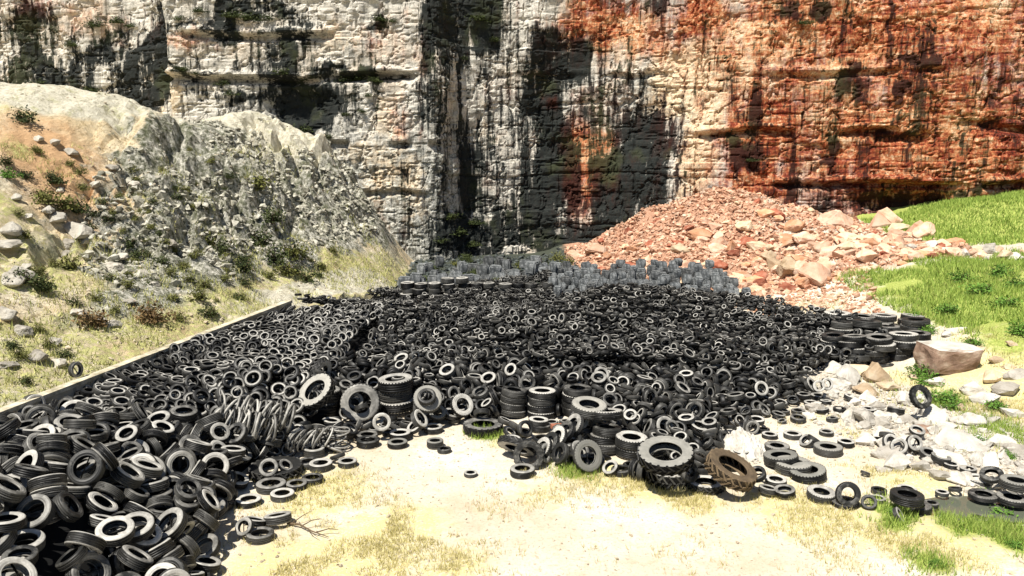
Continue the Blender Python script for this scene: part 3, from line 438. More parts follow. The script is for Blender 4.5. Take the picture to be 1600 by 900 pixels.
 250,2120,61,236,19,60,1,188,2192,59,156,8,70,1,-585,1159,93,51,68,82,0,-1044,1828,133,286,18,100,0,-278,2440,90,329,72,64,1,-158,2500,75,262,69,72,1,-113,2359,43,252,71,78,1,
 -637,2257,118,185,84,79,1,-676,2315,113,113,50,65,1,-611,2458,113,142,41,63,1,441,2008,27,101,59,83,1,-424,2277,83,18,47,58,1,-281,2341,46,258,68,78,1,-256,2313,49,271,53,58,1,
 -204,2422,62,11,73,58,1,338,2428,78,260,66,61,1,-127,2532,80,134,50,56,1,-64,2296,54,9,43,79,1,431,2197,47,6,55,76,1,370,2406,69,146,38,65,1,-831,1758,93,101,7,90,0,
 -699,1533,82,323,43,105,0,131,2345,70,195,82,61,1,-582,2429,91,281,32,71,1,253,2103,28,352,67,59,1,402,2083,25,287,87,77,1,296,2441,68,79,8,80,1,466,2355,43,324,77,61,1,
 447,2379,59,126,65,76,1,450,1939,20,147,40,63,1,387,1876,7,240,90,59,1,387,1940,26,164,38,73,1,-189,2264,16,208,70,66,1,240,2234,30,202,57,69,1,237,2320,48,93,84,61,1,
 223,2133,22,137,62,81,1,557,2446,64,354,51,74,1,-567,2402,90,81,7,78,1,461,2418,70,239,62,68,1,481,2028,24,305,59,57,1,587,2279,26,34,89,77,1,154,2029,9,124,85,63,1,
 -1088,1859,134,187,59,105,0,-174,2393,47,258,68,73,1,-220,2397,48,294,72,65,1,-891,1396,167,28,61,98,0,366,2482,76,4,78,71,1,-21,2525,67,1,84,83,1,-851,1818,106,292,35,103,0,
 -938,1347,197,311,47,100,0,533,2454,55,76,69,78,1,-7,2390,60,235,50,79,1,-701,1682,67,230,76,85,0,625,2537,45,309,78,64,1,35,1991,17,142,56,62,1,225,2379,60,69,58,64,1,
 -244,2337,29,272,61,69,1,-326,2412,83,319,76,66,1,40,2416,63,295,78,73,1,-809,1569,123,201,89,103,0,811,2465,26,232,90,64,1,703,2361,27,296,90,59,1,720,2424,27,360,88,65,1,
 -563,2508,105,286,77,56,1,-664,2291,106,55,70,57,1,-703,1929,68,314,75,78,0,-779,1806,70,12,89,93,0,45,2351,37,243,68,84,1,-688,1468,76,330,53,82,0,-812,1650,112,312,45,101,0,
 -1041,1472,173,212,52,76,0,258,2393,76,250,65,66,1,-467,2240,23,296,53,58,1,347,1919,34,325,18,80,1,-478,2458,97,357,69,71,1,-835,1224,185,290,65,97,0,484,2401,47,313,74,67,1,
 545,2372,31,309,81,67,1,205,2159,20,134,53,71,1,204,2423,65,48,14,61,1,259,2184,50,90,48,80,1,157,2434,51,90,86,84,1,-600,2401,113,124,49,57,1,429,2253,53,323,52,82,1,
 421,1901,18,270,64,78,1,-656,2509,105,196,62,69,1,690,2495,39,58,63,71,1,509,2324,47,282,82,57,1,526,2476,61,89,60,60,1,-976,1602,118,10,82,102,0,398,1986,29,131,41,62,1,
 -173,2308,30,235,75,69,1,378,2443,73,85,4,66,1,293,2329,64,114,41,66,1,466,1988,12,275,77,57,1,408,2274,50,356,77,81,1,479,1812,22,50,32,67,1,330,2462,64,252,65,65,1,
 395,2367,65,79,41,70,1,260,2510,69,62,11,65,1,120,2478,61,137,48,78,1,-244,2440,66,345,75,59,1,-346,2473,88,357,83,61,1,-444,2431,90,227,84,61,1,-429,2474,93,144,87,77,1,
 -375,2441,99,135,62,81,1,156,2082,34,61,44,65,1,119,2388,67,126,81,75,1,-495,2337,63,197,74,70,1,-531,2520,91,281,80,63,1,209,2128,51,35,58,83,1,184,2177,34,136,46,81,1,
 117,1992,22,20,90,74,1,-258,2234,33,86,70,71,1,-417,2284,62,356,75,68,1,734,2492,34,239,65,82,1,561,2342,41,292,85,70,1,469,1774,37,9,40,60,1,483,1837,19,32,44,71,1,
 498,1880,20,252,82,64,1,423,1948,24,145,83,71,1,337,1897,38,251,10,62,1,340,1791,39,351,80,57,1,330,1875,43,80,51,83,1,190,2109,30,62,37,66,1,185,2126,40,45,35,65,1,
 193,2168,26,136,47,75,1,121,2065,7,230,90,68,1,153,2140,19,112,63,57,1,-415,2520,100,6,54,76,1,680,2471,31,326,84,62,1,631,2438,32,298,84,76,1,588,2344,26,282,88,76,1,
 491,2250,33,3,81,62,1,510,2364,42,236,68,83,1,506,2425,55,20,62,59,1,530,2035,23,203,65,66,1,459,2057,22,297,85,73,1,439,2130,29,284,83,71,1,439,2323,50,278,69,63,1,
 410,1927,7,268,90,81,1,360,2008,21,270,82,64,1,307,2148,44,102,84,81,1,298,2307,59,150,72,71,1,321,1858,23,357,5,57,1,163,2049,18,68,53,78,1,163,2409,61,289,66,67,1,
 157,2078,17,65,55,60,1,159,2123,8,179,89,57,1,92,2520,54,302,83,83,1,36,2445,53,317,77,73,1,-37,2344,52,100,43,77,1,-69,2296,26,305,68,69,1,-251,2538,72,359,82,80,1,
 -383,2359,73,273,67,80,1,-500,2156,8,301,90,83,1,-545,2262,62,337,2,58,1,-895,1975,99,218,29,80,0,-886,1063,215,163,10,98,0,-849,948,221,325,25,104,0,-811,991,201,6,9,106,0,
 -860,1054,217,31,39,81,0,-924,1235,226,199,21,90,0,-989,1342,235,56,26,95,0,-928,920,234,11,63,99,0,-912,982,224,96,79,79,0,-910,995,235,86,63,99,0,-888,1050,246,254,68,103,0,
 -944,1191,252,355,52,87,0,-908,1154,271,95,46,100,0,-937,1011,244,130,45,101,0,-1016,1038,242,190,8,80,0,-1005,1146,230,218,30,92,0,-962,1227,232,34,56,105,0,-989,1285,250,279,76,94,0,
 -1089,1940,124,335,66,95,0,-1004,947,241,2,65,90,0,-1052,1316,227,184,58,80,0,-1096,1386,225,214,27,85,0,-1058,1455,207,168,44,83,0,-1208,1712,164,135,33,96,0,-1051,1033,246,30,52,98,0,
 -1100,1088,257,297,77,92,0,-1088,1180,240,326,56,85,0,-1108,1211,221,53,49,104,0,-1159,1523,189,311,57,89,0,-1148,1544,215,333,65,87,0,-1130,1773,135,51,22,82,0,-1137,1880,115,196,17,106,0,
 -1181,1253,249,203,67,102,0,-1234,1311,228,95,21,91,0,-1129,1476,215,100,26,102,0,-1183,1421,211,76,33,85,0,-1283,1466,184,193,60,104,0,-1253,1533,172,209,49,89,0,-1236,1364,211,155,37,100,0,
 -1088,1268,251,69,74,90,0,-810,1489,154,214,78,90,0,-940,1141,243,120,38,102,0,-907,1135,255,351,25,78,0,-867,954,210,278,1,81,0,-871,989,208,119,72,97,0,-856,1019,214,76,43,102,0,
 -997,1230,227,14,52,102,0,-1042,1426,201,139,52,97,0,-932,978,210,16,70,97,0,-996,1113,222,107,9,92,0,-961,1160,218,317,20,102,0,-986,1181,220,95,28,81,0,-1036,1787,135,317,23,77,0,
 -980,1057,235,38,48,89,0,-1038,1151,237,238,32,89,0,-1053,1207,217,94,53,82,0,-1038,1203,232,9,58,93,0,-1031,1317,217,227,80,78,0,-1065,1404,220,159,54,90,0,-1068,1480,197,270,40,94,0,
 -994,989,228,288,50,98,0,-1073,1255,233,89,72,103,0,-1151,1361,223,221,58,102,0,-1130,1429,224,61,68,99,0,-1141,1496,190,300,45,80,0,-1099,1533,195,28,68,85,0,-1151,1566,181,247,45,92,0,
 -1163,1947,108,233,43,86,0,-1093,1107,234,230,67,86,0,-1154,1197,245,28,27,98,0,-1189,1398,217,74,46,80,0,-1170,1464,196,46,34,93,0,-1186,1519,176,356,37,101,0,-1165,1629,184,247,34,82,0,
 -1175,1671,169,26,52,100,0,-1211,1368,203,144,40,92,0,-1247,1405,201,292,36,88,0,-1235,1576,174,282,51,81,0,-653,1595,46,146,61,89,0,-826,2078,118,238,80,95,0,-884,1625,134,97,84,87,0,
 -825,985,176,14,40,103,0,-855,1039,184,296,82,86,0,-869,1163,230,55,56,98,0,-936,1921,102,328,7,83,0,-922,1174,205,331,3,83,0,-969,1279,219,325,26,81,0,-904,1114,235,39,48,99,0,
 -1006,1526,168,266,50,87,0,-986,1007,214,295,50,95,0,-987,1090,228,281,13,84,0,-994,1299,222,335,58,101,0,-1086,1153,214,343,65,97,0,-1077,1374,203,119,53,88,0,-1067,1533,156,154,55,99,0,
 -1051,1591,148,19,64,77,0,-1072,1091,218,181,63,104,0,-1113,1439,200,113,83,92,0,-1141,1455,169,139,62,97,0,-1146,1266,232,266,64,98,0,-1124,1354,209,195,66,82,0,-1241,1658,167,138,61,97,0,
 -1206,1770,141,152,43,94,0,-1205,1254,215,183,67,93,0,-1170,1302,211,174,59,86,0,-1192,1363,193,72,39,84,0,-780,1006,169,249,4,78,0,-850,1560,135,193,68,103,0,-892,1215,195,194,19,101,0,
 -920,1447,157,268,73,84,0,-920,1474,148,268,72,99,0,-886,1121,195,205,63,104,0,-882,1162,203,84,33,99,0,-967,1482,175,207,2,104,0,-973,1735,127,201,45,87,0,-927,1117,222,41,48,98,0,
 -988,1182,201,7,84,105,0,-963,1369,185,29,33,85,0,-1055,1103,201,144,69,89,0,-1032,1151,198,298,65,81,0,-1037,1264,215,183,10,97,0,-1005,1043,212,270,65,99,0,-1138,1590,158,168,14,88,0,
 -1126,1633,157,244,25,97,0,-1078,1262,209,96,63,92,0,-1136,1386,196,289,33,100,0,-629,1351,46,19,48,102,0,-745,1961,86,286,66,102,0,-809,1052,176,203,58,105,0,-856,1125,177,324,72,95,0,
 -874,1844,94,214,45,101,0,-882,1167,170,266,88,77,0,-871,1216,195,194,19,105,0,-914,1563,125,251,65,106,0,-933,1081,192,270,26,93,0,-945,1104,196,281,13,87,0,-987,1445,160,209,40,87,0,
 -998,1072,197,346,81,98,0,-993,1147,178,346,84,84,0,-1081,1710,153,20,61,93,0,-1038,1090,181,313,86,91,0,-1050,1210,197,97,60,91,0,-1134,1716,136,220,54,98,0,-1116,1174,201,298,50,104,0,
 -1118,1224,196,3,65,92,0,-1162,1222,184,151,88,89,0,
]
SPECIAL = [
 ('car', -3.8, 20.23, 0.09, 0, 90, 0.98, 1, 'car tyre lying flat at the sand edge, just below the coil of thin hoops', ''),
 ('car', -3.01, 20.16, 0.08, 0, 90, 0.87, 1, 'car tyre lying flat alone on pale sand left of the two stacked little tyres', ''),
 ('car', -2.02, 20.15, 0.1, 0, 90, 0.73, 1.5, 'small tall tyre standing on its side on the pale sand beside a thin one', ''),
 ('car', -1.75, 19.77, 0.06, 0, 90, 0.58, 1, 'thin little tyre lying flat just in front of a tall small tyre', ''),
 ('car', -0.99, 18.22, 0.05, 0, 90, 0.54, 1, 'tiny tyre lying all alone in the middle of the pale sand', ''),
 ('car', -4.06, 18.85, 0.07, 0, 90, 0.79, 1, 'lone car tyre on the sand, furthest out from the left sandy edge', ''),
 ('car', -4.66, 18.61, 0.1, 0, 90, 0.91, 1.2, 'car tyre lying flat over a hidden neighbour on the left sandy edge', ''),
 ('car', -5.01, 18.79, 0.08, 0, 90, 0.86, 1, 'car tyre half covered by its right-hand neighbour on the left sandy edge', ''),
 ('car', -4.67, 17.82, 0.08, 0, 90, 0.79, 1, 'slim car tyre lying flat right of the ringed lug tyre', ''),
 ('car', -4.96, 17.49, 0.07, 0, 90, 0.78, 1, 'car tyre lying flat in the notch below the ringed lug tyre', ''),
 ('car', -5.51, 17.39, 0.1, 0, 90, 1.06, 1, 'wide car tyre lying flat directly in front of the ringed lug tyre', ''),
 ('car', -5.12, 16.92, 0.08, 0, 90, 0.85, 1, 'car tyre lying flat on sand in front of a wider flat one', ''),
 ('car', -5.77, 16.61, 0.08, 0, 90, 0.86, 1, 'car tyre lying flat where the left heap meets dry grass', ''),
 ('car', -4.85, 15.63, 0.15, 120, 76, 0.9, 1, 'car tyre tipped up on its edge beside a dry branch', ''),
 ('car', -5.02, 14.99, 0.08, 0, 90, 0.88, 1, 'car tyre lying flat nearest the camera on the dry yellow grass', ''),
 ('car', -5.35, 15.06, 0.24, 250, 38, 0.6, 1, 'small tyre leaning on another beside the front flat tyre on dry grass', ''),
 ('car', -5.27, 15.46, 0.16, 60, 70, 0.76, 1, 'car tyre lying tilted behind the small leaning one on dry grass', ''),
 ('car', -5.03, 19.48, 0.12, 0, 90, 0.87, 1.4, 'car tyre lying flat on the sand in front of the heap of thin hoops', ''),
 ('car', -4.87, 19.99, 0.08, 0, 90, 0.8, 1, 'car tyre lying flat beside the coil of thin hoops', ''),
 ('car', -5.62, 19.92, 0.07, 0, 90, 0.69, 1, 'worn car tyre lying flat against the thin hoops', ''),
 ('car', -3.89, 20.67, 0.09, 0, 90, 0.94, 1, 'car tyre lying flat behind the flat tyre below the hoop coil', ''),
 ('car', -3.02, 20.72, 0.11, 0, 90, 0.89, 1.3, 'car tyre lying flat in a short row under the standing ring tyre', ''),
 ('car', -2.18, 21.31, 0.08, 0, 90, 0.86, 1, 'car tyre lying flat at the back corner of the sand', ''),
 ('tractor', -5.66, 18.28, 0.12, 0, 90, 0.88, 0.7, 'wide tractor tyre lying flat with smaller tyres dropped inside it', 'lug tyres'),
 ('car', -5.68, 17.82, 0.36, 280, 38, 0.72, 1, 'smaller tyre leaning inside the flat lug tyre ring', ''),
 ('car', -5.37, 18.09, 0.3, 340, 50, 0.59, 1, 'narrow tyre dropped deep inside the flat lug tyre ring', ''),
 ('car', -3.48, 20.62, 0.52, 275, 14, 0.8, 1, 'thin-walled tyre standing upright facing the sand, dark hole in view', ''),
 ('car', -2.54, 21.13, 0.42, 340, 35, 0.9, 1, 'slim tyre tipped against the heap at the back of the sand', ''),
 ('car', -2.66, 21.07, 0.22, 220, 55, 0.73, 1, 'slim tyre propped on the sand beneath a tipped one', ''),
 ('truck', -5.63, 22.64, 0.31, 30, 82, 1.09, 1.3, 'truck tyre, bottom in the dark stack under the tilted pale tyre', 'tyre stacks at the edge of the heap'),
 ('truck', -5.58, 22.69, 0.69, 30, 82, 1.09, 1.3, 'truck tyre, topmost in the dark stack under the tilted pale tyre', 'tyre stacks at the edge of the heap'),
 ('tractor', -5.28, 20.97, 1.25, 235, 48, 0.79, 0.75, 'big pale lug tyre tilted on top of a dark stack', 'lug tyres'),
 ('tractor', -5.74, 23.3, 1.1, 160, 14, 0.71, 0.8, 'lug tyre upright behind the tilted pale one, tread in view', 'lug tyres'),
 ('truck', -4.32, 22.05, 0.6, 272, 18, 1.09, 0.9, 'big worn tyre standing upright facing the sand, left of the three-high truck stack', ''),
 ('truck', -3.4, 22.93, 0.28, 200, 87, 1.02, 1.15, 'truck tyre, bottom in the stack left of the tilted double tyre', 'tyre stacks at the edge of the heap'),
 ('truck', -3.44, 22.96, 0.6, 200, 87, 1.03, 1.15, 'truck tyre, second up in the stack left of the tilted double tyre', 'tyre stacks at the edge of the heap'),
 ('truck', -3.43, 22.91, 0.92, 200, 87, 1.05, 1.15, 'truck tyre, topmost in the stack left of the tilted double tyre', 'tyre stacks at the edge of the heap'),
 ('truck', -2.35, 21.56, 0.85, 280, 42, 0.82, 1, 'pale truck tyre tilted toward the sand with a smaller tyre in its hole', ''),
 ('car', -2.35, 21.37, 0.98, 275, 48, 0.8, 1, 'small tyre nested in the hole of the tilted pale truck tyre', ''),
 ('truck', -2.11, 21.74, 0.4, 285, 55, 0.5, 1.1, 'fat small tyre tilted at the foot of the pale double tyre', ''),
 ('truck', -1.42, 21.97, 0.55, 300, 32, 0.65, 1, 'dark truck tyre tilted beside a bundle of worn treads', ''),
 ('tractor', -0.8, 21.31, 0.12, 0, 90, 0.81, 0.72, 'tractor tyre lying flat at the back of the sand beside fresh grass', 'lug tyres'),
 ('truck', 0.02, 22.66, 0.14, 20, 83, 0.76, 0.95, 'truck tyre, bottom in the leaning stack left of the straight stacks', 'tyre stacks at the edge of the heap'),
 ('truck', 0.01, 22.68, 0.33, 20, 83, 0.76, 0.95, 'truck tyre, second up in the leaning stack left of the straight stacks', 'tyre stacks at the edge of the heap'),
 ('truck', 0.04, 22.7, 0.52, 20, 83, 0.76, 0.95, 'truck tyre, third up in the leaning stack left of the straight stacks', 'tyre stacks at the edge of the heap'),
 ('truck', 0.06, 22.71, 0.71, 20, 83, 0.75, 0.95, 'truck tyre, topmost in the leaning stack left of the straight stacks', 'tyre stacks at the edge of the heap'),
 ('truck', 0.86, 22.53, 0.12, 100, 88, 0.79, 0.95, 'truck tyre, bottom in the stack in the middle of three truck tyre stacks', 'tyre stacks at the edge of the heap'),
 ('truck', 0.86, 22.56, 0.32, 100, 88, 0.81, 0.95, 'truck tyre, second up in the stack in the middle of three truck tyre stacks', 'tyre stacks at the edge of the heap'),
 ('truck', 0.88, 22.53, 0.53, 100, 88, 0.79, 0.95, 'truck tyre, third up in the stack in the middle of three truck tyre stacks', 'tyre stacks at the edge of the heap'),
 ('truck', 0.88, 22.56, 0.73, 100, 88, 0.81, 0.95, 'truck tyre, topmost in the stack in the middle of three truck tyre stacks', 'tyre stacks at the edge of the heap'),
 ('truck', 1.9, 22.79, 0.16, 320, 88, 0.83, 0.9, 'truck tyre, bottom in the rightmost of three truck tyre stacks', 'tyre stacks at the edge of the heap'),
 ('truck', 1.88, 22.82, 0.36, 320, 88, 0.82, 0.9, 'truck tyre, second up in the rightmost of three truck tyre stacks', 'tyre stacks at the edge of the heap'),
 ('truck', 1.88, 22.79, 0.56, 320, 88, 0.83, 0.9, 'truck tyre, third up in the rightmost of three truck tyre stacks', 'tyre stacks at the edge of the heap'),
 ('truck', 1.92, 22.76, 0.75, 320, 88, 0.82, 0.9, 'truck tyre, topmost in the rightmost of three truck tyre stacks', 'tyre stacks at the edge of the heap'),
 ('truck', 2.01, 20.2, 1.05, 300, 82, 0.94, 1, 'broad pale truck tyre lying flat on the heap right of the three stacks', ''),
 ('truck', 2.45, 19.97, 0.95, 100, 80, 0.83, 1, 'truck tyre lying flat with lit tread edge beside the broad pale one', ''),
 ('truck', 1.74, 20.01, 0.8, 290, 22, 0.53, 1, 'arched truck tyre standing behind the slanted row', ''),
 ('truck', 0.78, 19.16, 0.34, 210, 35, 0.58, 0.8, 'lowest truck tyre of the slanted row beside the grass', 'slanted row of truck tyres'),
 ('truck', 0.96, 19.22, 0.45, 210, 35, 0.58, 0.8, 'second truck tyre of the slanted row beside the grass', 'slanted row of truck tyres'),
 ('truck', 1.16, 19.33, 0.56, 210, 35, 0.58, 0.8, 'third truck tyre of the slanted row beside the grass', 'slanted row of truck tyres'),
 ('truck', 1.36, 19.45, 0.67, 210, 35, 0.58, 0.8, 'fourth truck tyre of the slanted row beside the grass', 'slanted row of truck tyres'),
 ('truck', 1.58, 19.62, 0.78, 210, 35, 0.59, 0.8, 'highest truck tyre of the slanted row beside the grass', 'slanted row of truck tyres'),
 ('car', 0.36, 20.69, 0.3, 300, 22, 0.72, 1, 'narrow tyre standing upright at the patch of fresh grass', ''),
 ('truck', 1.82, 18.43, 0.42, 290, 24, 0.76, 0.75, 'pale truck tyre leaning upright on the front edge of the heap, hole facing camera', ''),
 ('truck', 1.19, 18.76, 0.36, 210, 26, 0.53, 1, 'dark truck tyre leaning beside the pale upright one', ''),
 ('truck', 0.78, 21.41, 0.1, 0, 86, 0.57, 1, 'truck tyre, bottom in the low pile beside the red brick-like scrap', 'tyre stacks at the edge of the heap'),
 ('truck', 0.74, 21.46, 0.25, 0, 86, 0.56, 1, 'truck tyre, topmost in the low pile beside the red brick-like scrap', 'tyre stacks at the edge of the heap'),
 ('truck', 2.43, 19.8, 0.14, 60, 84, 0.76, 1, 'truck tyre, bottom in the dark stack behind the pale upright tyre', 'tyre stacks at the edge of the heap'),
 ('truck', 2.39, 19.87, 0.34, 60, 84, 0.75, 1, 'truck tyre, second up in the dark stack behind the pale upright tyre', 'tyre stacks at the edge of the heap'),
 ('truck', 2.45, 19.89, 0.55, 60, 84, 0.76, 1, 'truck tyre, topmost in the dark stack behind the pale upright tyre', 'tyre stacks at the edge of the heap'),
 ('truck', 3.03, 19.52, 0.16, 330, 86, 0.82, 1.2, 'truck tyre, bottom in the broad dark stack behind the biggest lug tyre', 'tyre stacks at the edge of the heap'),
 ('truck', 3.03, 19.48, 0.42, 330, 86, 0.8, 1.2, 'truck tyre, topmost in the broad dark stack behind the biggest lug tyre', 'tyre stacks at the edge of the heap'),
 ('car', 1.5, 19.4, 0.45, 240, 65, 0.94, 1, 'car tyre lying tilted above the pale upright truck tyre', ''),
 ('tractor', 0.13, 19.29, 0.34, 60, 50, 0.71, 0.7, 'dark lug tyre lying open toward the sand, cleats along its rim', 'lug tyres'),
 ('tractor', 0.41, 18.74, 0.3, 260, 12, 0.56, 0.9, 'short lug tyre standing half buried, tread facing camera', 'lug tyres'),
 ('truck', 0.79, 18.91, 0.3, 330, 15, 0.47, 1.3, 'stubby cleated tyre standing between lug tyre and slanted row', ''),
 ('car', 0.25, 18.28, 0.09, 0, 90, 0.99, 1, 'car tyre lying flat on sand under the short lug tyre', ''),
 ('tractor', 3.7, 17.86, 0.17, 0, 90, 0.79, 1.1, 'lugged tractor tyre, topmost in the dark base under the biggest lug tyre', 'lug tyres'),
 ('tractor', 3.47, 17.29, 0.88, 250, 76, 0.95, 0.72, 'biggest lug tyre, lying tilted on a dark base at the heap front', 'lug tyres'),
 ('tractor', 4.91, 17.12, 0.6, 325, 66, 0.84, 0.9, 'mud-brown lug tyre lying tilted, cleats toward the camera', 'lug tyres'),
 ('tractor', 4.46, 17.5, 0.09, 0, 90, 0.61, 0.7, 'lug tyre lying flat half under the mud-brown one', 'lug tyres'),
 ('truck', 4.05, 17.57, 0.4, 310, 30, 0.59, 1, 'dark truck tyre wedged between the biggest and mud-brown lug tyres', ''),
 ('car', 5.01, 17.94, 0.55, 270, 40, 0.63, 1, 'ring-like tyre leaning above the mud-brown lug tyre', ''),
 ('car', 5.66, 17.59, 0.3, 220, 60, 0.67, 1, 'car tyre tilted beside the right end of the mud-brown lug tyre', ''),
 ('car', 6.14, 17.71, 0.08, 0, 90, 0.81, 1, 'car tyre lying flat left of the half-hidden pale truck tyre', ''),
 ('car', 5.79, 17.18, 0.1, 30, 80, 0.7, 1, 'dark car tyre lying flat below the mud-brown lug tyre end', ''),
 ('car', 6.13, 17.07, 0.11, 200, 82, 0.79, 1, 'flattened car tyre lying at the rubble strip left end', ''),
 ('truck', 6.82, 18.53, 0.12, 0, 90, 0.9, 1, 'pale truck tyre overlapping a twin on the sand, centre of three', ''),
 ('truck', 6.62, 18.83, 0.2, 150, 84, 0.82, 1, 'pale truck tyre half under its twin on the sand', ''),
 ('truck', 6.87, 19.87, 0.08, 0, 90, 0.63, 1, 'truck tyre lying flat behind the overlapping pale pair', ''),
 ('truck', 7.02, 18.1, 0.12, 200, 82, 0.82, 1, 'cut pale truck tyre curving round the overlapping pair', ''),
 ('car', 7.19, 19.69, 0.03, 0, 90, 0.37, 1, 'tiny tyre lying behind the overlapping pale pair', ''),
 ('truck', 8.13, 19.71, 0.1, 0, 90, 0.71, 1, 'clean pale truck tyre lying flat alone in the middle of the sand slope', ''),
 ('car', 7.76, 20.2, 0.14, 200, 45, 0.65, 1, 'small tyre tipped over at the left of the clean pale truck tyre', ''),
 ('car', 7.94, 20.19, 0.16, 20, 50, 0.65, 1, 'small tyre tipped against another left of the clean pale truck tyre', ''),
 ('car', 8.81, 20.24, 0.07, 0, 90, 0.73, 1, 'car tyre lying flat just right of the clean pale truck tyre', ''),
 ('car', 8.61, 21.06, 0.06, 0, 90, 0.62, 1, 'small tyre lying flat above the clean pale truck tyre', ''),
 ('car', 8.43, 18.19, 0.08, 40, 60, 0.37, 1, 'tiny reddish tyre scrap lying on the bare sand', ''),
 ('truck', 6.89, 16.91, 0.11, 300, 84, 0.63, 1, 'truck tyre lying flat at the left end of the rubble strip row', ''),
 ('truck', 7.3, 16.49, 0.3, 265, 20, 0.53, 1, 'cut dark tyre half standing in the strip of rubble', ''),
 ('truck', 7.3, 16.62, 0.05, 0, 90, 0.59, 0.6, 'truck tyre lying flat under the cut dark tyre', ''),
 ('car', 8.32, 17.22, 0.05, 0, 90, 0.56, 1, 'small tyre lying flat behind the row along the rubble strip', ''),
 ('car', 8.1, 16.78, 0.05, 0, 90, 0.54, 1, 'car tyre lying flat in the middle of the rubble strip row', ''),
 ('car', 7.74, 16.42, 0.14, 240, 40, 0.54, 1, 'car tyre leaning low left of the two-high pair', ''),
 ('truck', 8.75, 16.4, 0.06, 0, 90, 0.63, 0.7, 'lower truck tyre of the offset pair near the shallow water', ''),
 ('truck', 8.43, 16.19, 0.36, 0, 89, 0.68, 1, 'upper truck tyre of the offset pair near the shallow water', ''),
 ('car', 9.16, 16.53, 0.05, 0, 90, 0.49, 1, 'small tyre right of the offset truck pair', ''),
 ('car', 8.13, 15.88, 0.1, 330, 35, 0.56, 1, 'car tyre half sunk in grass below the offset truck pair', ''),
 ('car', 9.0, 17.31, 0.05, 0, 90, 0.7, 0.7, 'worn tyre half hidden behind the offset truck pair', ''),
 ('car', 9.71, 17.14, 0.04, 0, 90, 0.46, 1, 'small tyre lying flat in the grass by the water', ''),
 ('car', 10.08, 17.28, 0.07, 100, 78, 0.47, 1, 'small dark tyre tucked by the white rocks near the water', ''),
 ('truck', 10.55, 16.98, 0.05, 0, 90, 0.63, 0.6, 'truck tyre lying flat with green weeds growing in its hole', ''),
 ('truck', 11.18, 16.86, 0.39, 0, 90, 0.68, 1, 'large pale tyre lying on top at the right frame edge', ''),
 ('truck', 11.05, 17.55, 0.3, 220, 65, 0.5, 1, 'dark truck tyre tilted left of the large pale one', ''),
 ('truck', 10.94, 17.83, 0.06, 0, 90, 0.6, 0.7, 'truck tyre lying flat under the white rocks by the water', ''),
 ('truck', 11.05, 16.74, 0.07, 0, 90, 0.65, 0.8, 'truck tyre lying flat under the large pale one at water edge', ''),
 ('car', 9.83, 15.88, 0.03, 0, 90, 0.56, 0.5, 'tyre half sunk flat in the shallow water', ''),
 ('tractor', 11.66, 22.12, 0.75, 290, 22, 0.52, 0.7, 'lug tyre leaning upright against a white rock by the bushes', 'lug tyres'),
 ('car', 9.43, 23.88, 0.55, 265, 20, 0.63, 1, 'first of two small tyres standing side by side against a white rock', ''),
 ('car', 9.69, 23.92, 0.6, 280, 20, 0.64, 1, 'second of two small tyres standing side by side against a white rock', ''),
 ('car', 9.12, 23.61, 0.07, 0, 90, 0.69, 1, 'small tyre lying left of the reddish one', ''),
 ('car', 9.64, 23.78, 0.07, 70, 84, 0.57, 1, 'small tyre lying with a reddish tint, under the white rock', ''),
 ('car', 9.2, 22.9, 0.09, 140, 78, 0.61, 1, 'small tyre lying in front of the reddish one', ''),
 ('car', 8.47, 22.87, 0.06, 210, 90, 0.67, 1, 'small tyre lying on bare sand below the heap corner', ''),
 ('car', 8.22, 22.16, 0.09, 280, 84, 0.71, 1, 'small tyre lying dark, nearest the bare sand path', ''),
 ('car', 10.56, 24.12, 0.11, 350, 78, 0.71, 1, 'small tyre lying on white gravel beneath the cream boulders', ''),
 ('car', 9.78, 23.07, 0.06, 60, 90, 0.61, 1, 'small tyre lying beside yellow weeds at the rubble edge', ''),
 ('car', 9.2, 22.17, 0.07, 130, 84, 0.53, 1, 'small tyre lying small and dark by the weeds', ''),
 ('car', 7.71, 22.01, 0.06, 200, 78, 0.41, 1, 'small tyre lying tiny, alone on the path', ''),
 ('car', 10.65, 23.05, 0.06, 270, 90, 0.67, 1, 'small tyre lying with a hooped top among white rocks', ''),
 ('car', 10.33, 22.41, 0.08, 340, 84, 0.66, 1, 'small tyre lying under the hooped one among white rocks', ''),
 ('car', 11.34, 22.82, 0.12, 50, 78, 0.79, 1, 'small tyre lying dark, under the leaning lug tyre', ''),
 ('car', 9.78, 20.44, 0.07, 120, 90, 0.71, 1, 'small tyre lying flat, first of the dark clump among white rocks', ''),
 ('car', 9.78, 19.85, 0.25, 280, 25, 0.64, 1, 'small tyre standing in the dark clump among white rocks', ''),
 ('car', 9.85, 19.53, 0.25, 260, 22, 0.68, 1, 'small tyre facing the camera in the dark clump among white rocks', ''),
 ('car', 9.85, 20.19, 0.3, 60, 60, 0.65, 1, 'small tyre lying on top of the dark clump among white rocks', ''),
 ('car', 10.28, 19.62, 0.3, 280, 25, 0.69, 1, 'small tyre hooped round a white stone', ''),
 ('car', 10.89, 20.68, 0.25, 280, 70, 0.67, 1, 'dark tyre half buried between big white boulders', ''),
 ('car', 10.49, 19.24, 0.14, 290, 75, 0.78, 1, 'dark flattened tyre in front of the white boulders', ''),
 ('car', 10.64, 18.98, 0.14, 340, 80, 0.77, 1, 'dark flattened tyre under the broad white boulder', ''),
 ('car', 10.78, 18.73, 0.06, 0, 90, 0.6, 1, 'small tyre lying flat left of its twin below the broad white boulder', ''),
 ('car', 11.03, 18.45, 0.06, 0, 90, 0.6, 1, 'small tyre lying flat right of its twin below the broad white boulder', ''),
